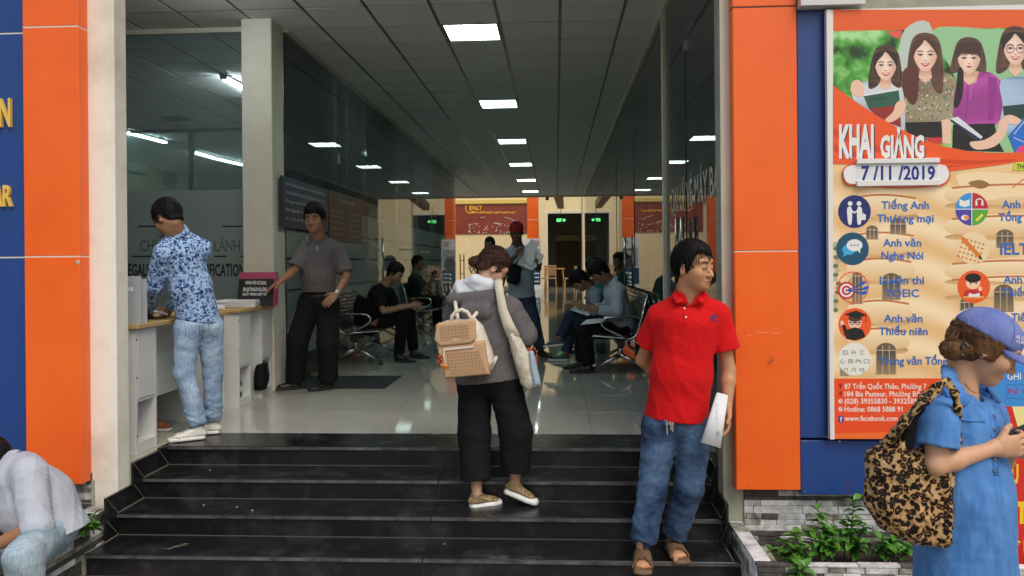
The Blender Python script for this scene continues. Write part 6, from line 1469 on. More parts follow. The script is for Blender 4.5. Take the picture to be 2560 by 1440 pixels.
# striped shirt of the seated man
M['stripe'] = cloth('lilac_striped_shirt', (.42, .46, .56), vs=4, big=.6)
def _stripes(m, sc, c1, c2):
    n, l = m.node_tree.nodes, m.node_tree.links; w_ = n.new('ShaderNodeTexWave'); w_.inputs['Scale'].default_value = sc; w_.inputs['Distortion'].default_value = .6; tc = n.new('ShaderNodeTexCoord'); l.new(tc.outputs['Object'], w_.inputs[0]); r = n.new('ShaderNodeValToRGB'); r.color_ramp.elements[0].color = (*c1, 1); r.color_ramp.elements[1].color = (*c2, 1); r.color_ramp.elements[0].position = .2; r.color_ramp.elements[1].position = .6; l.new(w_.outputs[0], r.inputs[0]); l.new(r.outputs[0], n['Principled BSDF'].inputs['Base Color'])
_stripes(M['stripe'], 70, (.38, .41, .5), (.5, .53, .6))
# floral shirt
def floral():
    m = cloth('blue_floral_shirt_cloth', (.3, .45, .7), vs=5, big=.5); n, l = m.node_tree.nodes, m.node_tree.links; p = n['Principled BSDF']; tc = n.new('ShaderNodeTexCoord')
    a = n.new('ShaderNodeTexNoise'); a.inputs['Scale'].default_value = 40; a.inputs['Detail'].default_value = 2.5; a.inputs['Distortion'].default_value = 1.8; l.new(tc.outputs['Object'], a.inputs[0])
    v = n.new('ShaderNodeTexVoronoi'); v.inputs['Scale'].default_value = 36; l.new(tc.outputs['Object'], v.inputs['Vector'])
    r = n.new('ShaderNodeValToRGB'); e = r.color_ramp.elements; e[0].position = .43; e[0].color = (.014, .035, .14, 1); e[1].position = .57; e[1].color = (.36, .52, .78, 1); q = e.new(.5); q.color = (.05, .13, .36, 1)
    mm = n.new('ShaderNodeMath'); mm.operation = 'MULTIPLY_ADD'; mm.inputs[1].default_value = .28; l.new(v.outputs['Distance'], mm.inputs[0]); ad = n.new('ShaderNodeMath'); ad.operation = 'SUBTRACT'; ad.inputs[1].default_value = .09; l.new(a.outputs[0], ad.inputs[0]); l.new(ad.outputs[0], mm.inputs[2]); l.new(mm.outputs[0], r.inputs[0]); l.new(r.outputs[0], p.inputs['Base Color']); return m
M['floral'] = floral()
def leopard():
    m = cloth('leopard_print_cloth', (.5, .3, .12), vs=3, weave=300, big=1.0, rough=.6); n, l = m.node_tree.nodes, m.node_tree.links; p = n['Principled BSDF']; tc = n.new('ShaderNodeTexCoord')
    w_ = n.new('ShaderNodeTexNoise'); w_.inputs['Scale'].default_value = 24; l.new(tc.outputs['Object'], w_.inputs[0]); vm = n.new('ShaderNodeMixRGB'); vm.blend_type = 'ADD'; vm.inputs[0].default_value = .035; l.new(tc.outputs['Object'], vm.inputs[1]); l.new(w_.outputs['Color'], vm.inputs[2])
    v = n.new('ShaderNodeTexVoronoi'); v.inputs['Scale'].default_value = 58; l.new(vm.outputs[0], v.inputs['Vector'])
    r = n.new('ShaderNodeValToRGB'); e = r.color_ramp.elements; r.color_ramp.interpolation = 'EASE'; e[0].position = .0; e[0].color = (.22, .09, .025, 1); e[1].position = 1; e[1].color = (.5, .34, .17, 1)
    for pos, c in ((.2, (.28, .12, .035)), (.26, (.008, .006, .005)), (.56, (.008, .006, .005)), (.62, (.35, .19, .07)), (.74, (.48, .31, .14))): q = e.new(pos); q.color = (*c, 1)
    b = n.new('ShaderNodeTexNoise'); b.inputs['Scale'].default_value = 60; l.new(tc.outputs['Object'], b.inputs[0]); s_ = n.new('ShaderNodeMath'); s_.operation = 'MULTIPLY_ADD'; s_.inputs[1].default_value = .35; l.new(b.outputs[0], s_.inputs[0]); o_ = n.new('ShaderNodeMath'); o_.operation = 'ADD'; o_.inputs[1].default_value = -.13; l.new(v.outputs['Distance'], o_.inputs[0]); l.new(o_.outputs[0], s_.inputs[2]); l.new(s_.outputs[0], r.inputs[0]); l.new(r.outputs[0], p.inputs['Base Color']); return m
M['leopard'] = leopard()

def pillow(pts, Y, T, D, name, m, parent, h=.006, wr=.003, wl=.1, seed=0, flat=0, ydir=None, sub=(), tilt=0):
    """soft bag: outline given in photograph pixels at depth Y, half thickness T reached D inside the outline"""
    Q = np.array([[W(x, y, Y).x, W(x, y, Y).z] for x, y in pts]); 
    lo = A3((Q[:, 0].min() - .03, Y - T - .05, Q[:, 1].min() - .03)); hi = A3((Q[:, 0].max() + .03, Y + T + .05, Q[:, 1].max() + .03)); G = Field(lo, hi, h)
    X, Z = np.meshgrid(G.ax[0], G.ax[2], indexing='ij'); d = np.full(X.shape, 1e9); ins = np.zeros(X.shape, bool); n = len(Q)
    def poly_d(Q):
        d = np.full(X.shape, 1e9); ins = np.zeros(X.shape, bool); n = len(Q)
        for i in range(n):
            a, b = Q[i], Q[(i + 1) % n]; e = b - a; t = np.clip(((X - a[0]) * e[0] + (Z - a[1]) * e[1]) / (e @ e + 1e-12), 0, 1); d = np.minimum(d, np.hypot(X - a[0] - t * e[0], Z - a[1] - t * e[1]))
            c = ((a[1] > Z) != (b[1] > Z)) & (X < e[0] * (Z - a[1]) / (e[1] if e[1] else 1e-9) + a[0]); ins ^= c
        return np.where(ins, d, -d)
    d = poly_d(Q)
    for s_ in sub: d = np.minimum(d, -poly_d(np.array([[W(x, y, Y).x, W(x, y, Y).z] for x, y in s_])))
    d = d[:, None, :]; yy_ = np.abs(G.ax[1] - Y - 0)[None, :, None] + 0 * d
    prof = T * np.sqrt(np.clip(d / D, 0, 1) * (2 - np.clip(d / D, 0, 1))); G.v = np.where(d > 0, (yy_ - prof) * .7, np.hypot(d, yy_)).astype(np.float32)
    if wr: G.wrinkle(wr, wl, seed)
    if tilt:
        pass
    return G, G.build(name, m, parent)
def held(name, label, cat, loc, group=None): return thing(name, label, cat, loc, group)

# ---------------------------------------------------------------- 1 man in the red polo
J = pj(head=(1733, 668, 4.30), neck=(1724, 742, 4.35), shL=(1795, 787, 4.36), shR=(1648, 790, 4.42), elL=(1822, 925, 4.37), elR=(1606, 900, 4.56), wrL=(1818, 1018, 4.30), wrR=(1680, 965, 4.64), pel=(1690, 1046, 4.40), hipL=(1737, 1066, 4.40), hipR=(1650, 1066, 4.40), knL=(1722, 1222, 4.33), knR=(1630, 1228, 4.33), anL=(1683, 1342, 4.42), anR=(1606, 1360, 4.27))
J['anL'][2] = .215; J['anR'][2] = .215
def redhair(p): p.hair_short(top=.010, th=.010, fr=.07, seed=3, fringe=.004); p.strands('hair_black', 650, .055, crown=(-.03, -.05, .12), th=.013, seed=3, sweep=(.25, .1, 0))
rm = make_person('man in a red polo shirt and faded jeans leaning by the orange panel, looking right', (.62, 4.35, .13), J, (.70, -.71, -.04), dict(name='polo_shirt', mat=M['red'], sleeve=.62, hem=.0, hemn=(-.1, 0, -1), loose=.016, cuff=.064, collar=1, cf=(-.12, -.98, .1), vneck=.06, belly=.012, wr=.0045, wl=.2, flare=.055), dict(name='jeans', mat=M['jeans_dark'], loose=.014, knee=.066, ankle=.058, len=.93, stack=1, wr=.005, wl=.13, rise=.06), skin=(.52, .26, .135), h=.006, hh=.0038, hair=redhair,
    hands={'wrL': ((-.05, -.12, -1), (-1, -.2, 0), (0, -1, 0), .55), 'wrR': ((.8, .1, -.4), (0, 1, 0), (0, 0, 1), .5)}, feet={'L': ((.12, -1, 0), 'sandal'), 'R': ((-.1, -1, 0), 'sandal')}, stub=.25, seed=4, bulk=1.04, hs=1.1, tilt=-.02)
M['logo'] = mat('navy_logo_print', (.02, .02, .12), .6)
pr_ = decal_proj(rm.topG, .002); dl = Print(0, proj=pr_); nv = (.02, .015, .1)
for i, (x, h_) in enumerate(((1775, 6), (1781, 10), (1788, 14))): dl.poly([(x, 798), (x + 5, 798), (x + 5 - h_ * .35 + 2, 798 - h_), (x - h_ * .35 + 2, 798 - h_)], nv, 1)
dl.text('adidas', 1774, 800, 1796, 804, nv, 1, .01); dl.build('chest_logo', M['print'], rm.t)
pk = decal_proj(rm.topG, .003)
mb = MB()
for py, px in ((771, 1711), (793, 1715)):
    c = pk(px, py, 0); mb.sphere(c, (.006, .003, .006), 8)
mb.build('button', M['white2'], rm.t)
mb = MB(); pts = [pk(1708 + (y - 745) * .06, y, 0) for y in range(752, 815, 6)]
mb.tube(pts, .0022, 5); mb.build('placket_seam', M['red'], rm.t)
for q in 'LR':
    an = J['an' + q]; td = nrm((.12, -1, 0) if q == 'L' else (-.1, -1, 0)); so_ = an - UPZ * .082; lt = nrm(np.cross(td, UPZ)); G = Field(so_ - .25, so_ + .25, .0048)
    G.ecap(so_ - td * .035 + UPZ * .0, so_ + td * .17, (.04, .03), (.05, .03), lt, .01); G.cut(so_ + UPZ * .018, UPZ); G.cut(so_ - UPZ * .003, -UPZ); sd_o = G.build('sandal', M['sandal'], rm.t)
    G = Field(so_ - .25, so_ + .25, .0048); G.ecap(so_ + td * .0 + UPZ * .03, so_ + td * .13 + UPZ * .014, (.048, .052), (.056, .034), lt, .01); G.ecap(so_ - td * .03 + UPZ * .026, so_ + td * .2 + UPZ * .01, (.040, .044), (.048, .028), lt, .003, 'sub')
    G.cut(so_ + UPZ * .005, -UPZ); G.cut(so_ + td * .142, nrm(td + UPZ * .35)); G.cut(so_ + td * .0, -td); G.wrinkle(.0012, .03, 2); G.build('strap', M['sandal'], sd_o)
# key bunch on the belt
kt = J['pel'] + A3((-.07, -.125, .015)); kk = held('key_bunch', 'keys with a blue fob hanging below the red polo hem', 'keys', Vector(kt)); mb = MB(); mb.sphere(kt + A3((-.012, -.012, -.01)), (.010, .004, .016), 10); mb.build('fob', M['blue'], kk, smooth=True); mb = MB()
for dx, L in ((0, .075), (.02, .05), (.03, .06)): mb.bar(kt + A3((dx, -.01, 0)), kt + A3((dx + .002, -.014, -L)), .008, .003); mb.bar(kt + A3((dx, -.01, -.005)), kt + A3((dx, -.012, -.022)), .016, .003)
mb.build('key', M['steel'], kk)
# rolled papers in his left hand
hp = J['wrL'] + A3((-.055, -.05, -.02)); rp_ = held('rolled_papers', 'folded white papers held low in the red polo man left hand', 'papers', Vector(hp)); A_, B_ = A3(W(1806, 985, 4.24)), A3(W(1778, 1108, 4.18)); ax_ = nrm(B_ - A_); sd_ = nrm(np.cross(ax_, (0, 1, 0))); dp_ = np.cross(ax_, sd_)
for i in range(3):
    V = []; Fc = []; n = 14; k = .034 + .002 * i
    for a in (0, 1):
        for j in range(n + 1):
            t = j / n * 4.4 - 2.2; ra, rb = (.030 + a * .022) + .001 * i, (.014 + a * .008) + .001 * i; c = (A_ if a == 0 else B_) + ax_ * .006 * i; V.append(c + sd_ * ra * math.sin(t) * (1 if abs(t) < 1.6 else .9) + dp_ * rb * math.cos(t))
    for j in range(n): Fc.append((j, j + 1, n + 2 + j, n + 1 + j))
    mb = MB().add(V, Fc); o = mb.build('sheet', M['paper'], rp_, smooth=True); md = o.modifiers.new('t', 'SOLIDIFY'); md.thickness = .0008

# ---------------------------------------------------------------- 2 woman with the backpack
J = pj(head=(1231, 669, 4.88), neck=(1205, 738, 4.84), shL=(1142, 782, 4.94), shR=(1275, 775, 4.76), elL=(1122, 868, 4.98), elR=(1312, 838, 4.76), wrL=(1190, 850, 5.1), wrR=(1296, 838, 4.98), pel=(1222, 938, 4.82), hipL=(1186, 958, 4.85), hipR=(1262, 956, 4.80), knL=(1186, 1085, 4.83), knR=(1290, 1078, 4.80), anL=(1192, 1236, 4.78), anR=(1288, 1205, 4.82))
def bunhair(p):
    p.hair_short('hair_brown', th=.012, top=.004, fr=.05, nape=-.055, seed=9)
    p.strands('hair_brown', 420, .06, crown=(0, .09, .09), th=.013, seed=5); c = A3(W(1187, 655, 4.86)); G = Field(c - .08, c + .14, .0045); G.ball(c, (.036, .032, .034), (1, 0, 0), None, .01); r = np.random.RandomState(2)
    for i in range(7): a_ = r.uniform(0, 6.28); q = c + A3((math.cos(a_) * .03, math.sin(a_) * .012 - .012, math.sin(a_) * .03)); G.ball(q, (.014, .012, .012), k=.006)
    G.chain([c, c + A3((.05, .0, .02))], [.026, .03], (0, 1, 0), .02); G.wrinkle(.004, .025, 3); G.build('hair_bun', M['hair_brown'], p.t); mb = MB()
    for i in range(16):
        b0 = c + A3((r.uniform(-.02, .05), -.02, r.uniform(-.03, .0))); mb.tube([b0, b0 + A3((r.uniform(-.03, .01), -.008, -.03)), b0 + A3((r.uniform(-.03, .03), 0, -.06 - r.uniform(0, .03)))], [.003, .002, .0008], 4)
    mb.build('loose_strands', M['hair_brown'], p.t); mb = MB(); mb.tube([c + A3((.03, -.03, .01)), c + A3((.035, -.035, .0)), c + A3((.03, -.03, -.012))], .006, 6); mb.build('hair_clip', M['black'], p.t)
fwv = nrm((.45, .9, 0))
pw = make_person('woman in a grey hooded jacket and black culottes on the steps, seen from behind', (-.33, 4.78, .26), J, (.72, .3, -.62), dict(name='hooded_jacket', mat=M['marl'], sleeve=1.85, hem=.03, hemn=(.12, 0, -1), loose=.03, wr=.0065, wl=.15, flare=.05, open=0, cuff=.06, collar_h=.02), dict(name='culottes', mat=M['blackcloth'], loose=.022, knee=.082, ankle=.072, len=.76, wr=.006, wl=.2, rise=.05), skin=(.5, .29, .2), h=.0065, hh=.0042, fem=True, hair=bunhair, hs=.97, closed=True, seed=7,
    shoes={'mat': M['shoe_white'], 'L': dict(dir=(.85, .45, 0), len=.235, drop=.08, sole=.034), 'R': dict(dir=(.92, -.22, -.3), up=(.3, 0, 1), len=.245, drop=.085, sole=.036)}, hips_w=.17)
# woven shoe uppers in black and gold
def woven():
    m, n, l, p = nodes('woven_gold_black_upper'); tc = n.new('ShaderNodeTexCoord'); c = n.new('ShaderNodeTexChecker'); c.inputs['Scale'].default_value = 120; c.inputs[1].default_value = (.45, .3, .13, 1); c.inputs[2].default_value = (.015, .013, .012, 1); l.new(tc.outputs['Object'], c.inputs[0]); l.new(c.outputs[0], p.inputs['Base Color']); p.inputs['Roughness'].default_value = .6; return m
M['woven'] = woven()
for o in pw.t.children:
    if o.name.startswith('shoe'): o.data.materials[0] = M['woven']
# hood: grey outside, white lining
c = A3(W(1180, 752, 4.76)); G = Field(c - .3, c + .3, .0065); G.ecap(A3(W(1135, 750, 4.84)), A3(W(1232, 745, 4.74)), (.05, .055), (.05, .055), (0, 0, 1), .03); G.ecap(A3(W(1165, 785, 4.74)), A3(W(1215, 778, 4.70)), (.06, .04), (.055, .04), (0, 0, 1), .04); G.ecap(A3(W(1232, 742, 4.76)), A3(W(1262, 725, 4.80)), (.035, .035), (.025, .03), (0, 0, 1), .03); G.wrinkle(.003, .14, 12); G.build('hood', M['marl'], pw.t)
G = Field(c - .3, c + .3, .0065); G.chain([A3(W(1128, 742, 4.9)), A3(W(1150, 716, 4.86)), A3(W(1188, 702, 4.80)), A3(W(1222, 710, 4.80)), A3(W(1248, 722, 4.86))], [.022, .034, .036, .03, .014], (0, 1, 0), .03); G.ecap(A3(W(1150, 728, 4.82)), A3(W(1225, 722, 4.79)), (.03, .03), (.028, .028), (0, 0, 1), .03); G.wrinkle(.0025, .14, 6); G.build('hood_lining', M['hoodlining'], pw.t)
for q, a_ in (('L', (1205, 1250)), ('R', (1300, 1222))):
    pass
mb = MB(); H = pw.H
for q in (-1, 1): mb.tube([H(q * .032 + .022 * math.cos(t), .108, .0 + .018 * math.sin(t)) for t in [i * math.pi / 6 for i in range(12)]], .0018, 5, closed=True)
for q in (-1, 1): mb.tube([H(q * .055, .104, .004), H(q * .078, .05, .006), H(q * .079, -.005, .004)], .0018, 5)
mb.tube([H(-.01, .11, .002), H(.01, .11, .002)], .0018, 5); mb.build('glasses', M['black'], pw.t)
# backpack (tan front, perforated, cream sides)
bp = held('backpack', 'tan perforated backpack with cream sides worn by the woman in the grey jacket', 'backpack', W(1160, 940, 4.55)); YBP = 4.52
M['tan'] = mat('tan_leatherette', (.52, .33, .19), .5, var=.04, vscale=4, bump=.1, bscale=90); M['creamlea'] = mat('cream_leatherette', (.68, .62, .52), .45, var=.04, bump=.1, bscale=60)
def perf():
    m, n, l, p = nodes('perforated_tan_leatherette'); tc = n.new('ShaderNodeTexCoord'); mp = n.new('ShaderNodeMapping'); mp.inputs['Scale'].default_value = (100, 100, 100); mp.inputs['Rotation'].default_value = (0, .07, 0); l.new(tc.outputs['Object'], mp.inputs[0])
    sp = n.new('ShaderNodeSeparateXYZ'); l.new(mp.outputs[0], sp.inputs[0])
    def tri(s_, f):
        a = n.new('ShaderNodeMath'); a.operation = 'MULTIPLY'; a.inputs[1].default_value = f; l.new(sp.outputs[s_], a.inputs[0]); b = n.new('ShaderNodeMath'); b.operation = 'PINGPONG'; b.inputs[1].default_value = .5; l.new(a.outputs[0], b.inputs[0]); return b
    a, b = tri('X', 1), tri('Z', 1); ad = n.new('ShaderNodeMath'); ad.operation = 'ADD'; l.new(a.outputs[0], ad.inputs[0]); l.new(b.outputs[0], ad.inputs[1]); a2, b2 = tri('X', .5), tri('Z', .5); mx = n.new('ShaderNodeMath'); mx.operation = 'MINIMUM'; l.new(a2.outputs[0], mx.inputs[0]); l.new(b2.outputs[0], mx.inputs[1])
    r = n.new('ShaderNodeValToRGB'); r.color_ramp.elements[0].position = .26; r.color_ramp.elements[0].color = (.1, .045, .02, 1); r.color_ramp.elements[1].position = .36; r.color_ramp.elements[1].color = (.5, .31, .17, 1); l.new(ad.outputs[0], r.inputs[0])
    r2 = n.new('ShaderNodeValToRGB'); r2.color_ramp.elements[0].position = .03; r2.color_ramp.elements[0].color = (.35, .3, .25, 1); r2.color_ramp.elements[1].position = .06; r2.color_ramp.elements[1].color = (1, 1, 1, 1); l.new(mx.outputs[0], r2.inputs[0]); ml = n.new('ShaderNodeMixRGB'); ml.blend_type = 'MULTIPLY'; ml.inputs[0].default_value = 1; l.new(r.outputs[0], ml.inputs[1]); l.new(r2.outputs[0], ml.inputs[2]); l.new(ml.outputs[0], p.inputs['Base Color']); p.inputs['Roughness'].default_value = .55; return m
M['perftan'] = perf()
def soft(pts, Y, T, D, name, m, parent, **k): return pillow(pts, Y, T, D, name, m, parent, **k)
G, body_ = pillow([(1096, 810), (1120, 800), (1190, 796), (1208, 815), (1232, 880), (1237, 905), (1222, 935), (1112, 944), (1104, 930)], 4.60, .075, .045, 'bag_body', M['creamlea'], bp, wr=.003, wl=.12)
_, fp = pillow([(1092, 862), (1212, 850), (1226, 936), (1112, 946)], 4.535, .03, .014, 'front_pocket', M['tan'], bp, wr=0, h=.005)
_, fl_ = pillow([(1090, 812), (1098, 806), (1186, 797), (1190, 806), (1190, 848), (1178, 858), (1100, 866), (1086, 850)], 4.505, .014, .012, 'flap', M['tan'], bp, wr=0, h=.0045)
def slab(pts, Y, th, name, m, parent): return MB().prism([W(x, y, Y) for x, y in pts], (0, th, 0)).build(name, m, parent)
slab([(1099, 818), (1172, 812), (1173, 846), (1099, 852)], 4.4885, .004, 'perforated_panel', M['perftan'], fl_); slab([(1116, 884), (1196, 877), (1216, 930), (1124, 937)], 4.503, .004, 'perforated_panel', M['perftan'], fp)
mb = MB(); mb.bar(W(1110, 874, 4.5), W(1184, 866, 4.5), .008, .012); mb.build('zip', M['creamlea'], fp); BPt = Print(4.484); BPt.text('JEEP', 1128, 846, 1142, 851, (.75, .7, .5), 1, .02, skew=2) if 0 else BPt.text('Jaeip', 1128, 845, 1143, 851, (.75, .68, .45), 1, .02, skew=2); BPt.build('maker_badge', M['print'], fl_)
mb = MB(); mb.tube([W(1128, 806, 4.56), W(1130, 790, 4.56), W(1140, 779, 4.56), (W(1155, 774, 4.56)), W(1168, 780, 4.56), W(1176, 792, 4.56), W(1177, 804, 4.56)], .011, 10); mb.build('carry_handle', M['creamlea'], bp, smooth=True)
for a_, b_, c_ in (((1145, 800, 4.6), (1140, 770, 4.7), (1138, 755, 4.74)), ((1178, 800, 4.62), (1192, 782, 4.68), (1205, 772, 4.80)), ((1225, 925, 4.62), (1235, 905, 4.66), (1247, 878, 4.72))):
    mb = MB(); mb.tube([W(*a_), W(*b_), W(*c_)], .012, 8); mb.build('shoulder_strap', M['creamlea'], bp, smooth=True)
mb = MB(); mb.tube([W(1111, 872, 4.49), W(1109, 890, 4.48), W(1113, 902, 4.48)], .004, 6); mb.build('zip_pull', M['creamlea'], bp)
M['toyor'] = mat('orange_charm', (.6, .2, .03), .5); M['toyred'] = mat('red_brown_charm', (.35, .06, .02), .45)
ch = thing('charm', 'orange animal charm and red beads hanging from the tan backpack', 'charm', W(1105, 915, 4.47)); mb = MB(); mb.sphere(W(1113, 915, 4.475), (.018, .01, .011), 10); mb.sphere(W(1104, 913, 4.475), (.009, .008, .009), 8)
for dx in (-5, -1, 4, 8): mb.tube([W(1112 + dx, 917, 4.475), W(1112 + dx, 924, 4.475)], .003, 6)
mb.build('animal', M['toyor'], ch, smooth=True); mb = MB(); mb.sphere(W(1100, 892, 4.5), (.015, .013, .014), 10); mb.sphere(W(1097, 905, 4.5), (.013, .013, .013), 10); mb.sphere(W(1103, 900, 4.49), (.01, .01, .01), 8); mb.build('bead', M['toyred'], ch, smooth=True); mb = MB(); mb.tube([W(1100, 884, 4.5), W(1096, 870, 4.52)], .002, 5); mb.tube([W(1110, 903, 4.478), W(1113, 910, 4.478)], .002, 5); mb.build('cord', M['creamlea'], ch)
# tote bag
M['canvas'] = cloth('cream_canvas', (.52, .48, .38), (.62, .58, .47), vs=10, weave=350, b=.6); M['canvas_blue'] = cloth('pale_blue_canvas', (.34, .43, .52), vs=8, weave=350)
tb = held('tote_bag', 'cream canvas tote with a pale blue side on the right shoulder of the woman', 'tote bag', W(1310, 975, 4.66))
pillow([(1268, 835), (1282, 825), (1300, 842), (1318, 875), (1330, 890), (1352, 965), (1318, 978), (1302, 960), (1284, 900)], 4.665, .05, .06, 'bag_body', M['canvas'], tb, wr=.005, wl=.12)
pillow([(1322, 878), (1334, 876), (1353, 960), (1334, 972), (1322, 920)], 4.64, .036, .03, 'blue_side', M['canvas_blue'], tb, wr=.003, wl=.1)
V = []; path = [((1237, 697), (1253, 696), 4.80), ((1236, 706), (1256, 705), 4.70), ((1240, 735), (1260, 735), 4.665), ((1246, 775), (1268, 772), 4.65), ((1258, 815), (1284, 808), 4.645), ((1268, 842), (1300, 838), 4.64)]
for a_, b_, y_ in path: V += [W(*a_, y_), W(*b_, y_)]
Fc = [(2 * i, 2 * i + 1, 2 * i + 3, 2 * i + 2) for i in range(len(path) - 1)]; o = MB().add(V, Fc).build('strap', M['canvas'], tb, smooth=True); o.modifiers.new('t', 'SOLIDIFY').thickness = .004
lf = held('leaflet', 'white and orange leaflet hanging from the hand of the woman with the backpack', 'leaflet', W(1318, 880, 4.95)); slab([(1305, 830), (1322, 822), (1334, 850), (1332, 868), (1308, 866)], 4.95, .002, 'sheet', M['paper'], lf); slab([(1308, 866), (1332, 868), (1330, 884), (1312, 880)], 4.951, .002, 'printed_band', mat('orange_print', (.6, .15, .06), .6), lf)

def seam(G, lines, name, m, par, r=.0016):
    pr = decal_proj(G, .0008); mb = MB()
    for L in lines:
        P_ = []
        for (x0, y0), (x1, y1) in zip(L[:-1], L[1:]):
            n = max(2, int(math.hypot(x1 - x0, y1 - y0) / 9)); P_ += [pr(x0 + (x1 - x0) * i / n, y0 + (y1 - y0) * i / n, 0) for i in range(n)]
        P_.append(pr(*L[-1], 0)); mb.tube(P_, r, 4)
    return tag(mb.build(name, m, par), kind='stuff')
M['seam_dk'] = mat('dark_seam', (.012, .02, .045), .8); M['seam_or'] = mat('tan_seam_thread', (.16, .12, .09), .8)
seam(rm.botG, [[(1684, 1052), (1683, 1092)], [(1598, 1058), (1612, 1085), (1625, 1095)], [(1776, 1070), (1764, 1100), (1752, 1108)]], 'seam', M['seam_or'], rm.t, .0013)
# printed marks on the rolled papers
def on_sheets(x, y, L):
    v = W(x, y, 4.1); d = Vector(ray(x, y)).normalized(); best = None
    for o in rp_.children:
        bv = BVHTree.FromPolygons([p.co + Vector(hp) for p in o.data.vertices], [tuple(q.vertices) for q in o.data.polygons]); r_ = bv.ray_cast(Vector((0, 0, CAM_Z)), d)
        if r_[0] is not None and (best is None or r_[3] < best[1]): best = (r_[0] - d * .003, r_[3])
    return best[0] if best else None
V_, F_ = [], []
mb = MB()
for i in range(9):
    a_, b_ = on_sheets(1786 + (i % 3) * 2, 1010 + i * 6, 0), on_sheets(1797 - (i % 2) * 3, 1012 + i * 6, 0)
    if a_ is not None and b_ is not None: mb.bar(a_, b_, .0015, .0004)
for (x0, y0, x1, y1) in ((1792, 1078, 1797, 1081), (1791, 1088, 1796, 1091), (1792, 1078, 1791, 1088), (1797, 1081, 1796, 1091), (1788, 1098, 1791, 1099)):
    a_, b_ = on_sheets(x0, y0, 0), on_sheets(x1, y1, 0)
    if a_ is not None and b_ is not None: mb.bar(a_, b_, .003, .0004)
if mb.V: tag(mb.build('printed_text', mat('grey_ink', (.12, .12, .14), .8), rp_), kind='stuff')
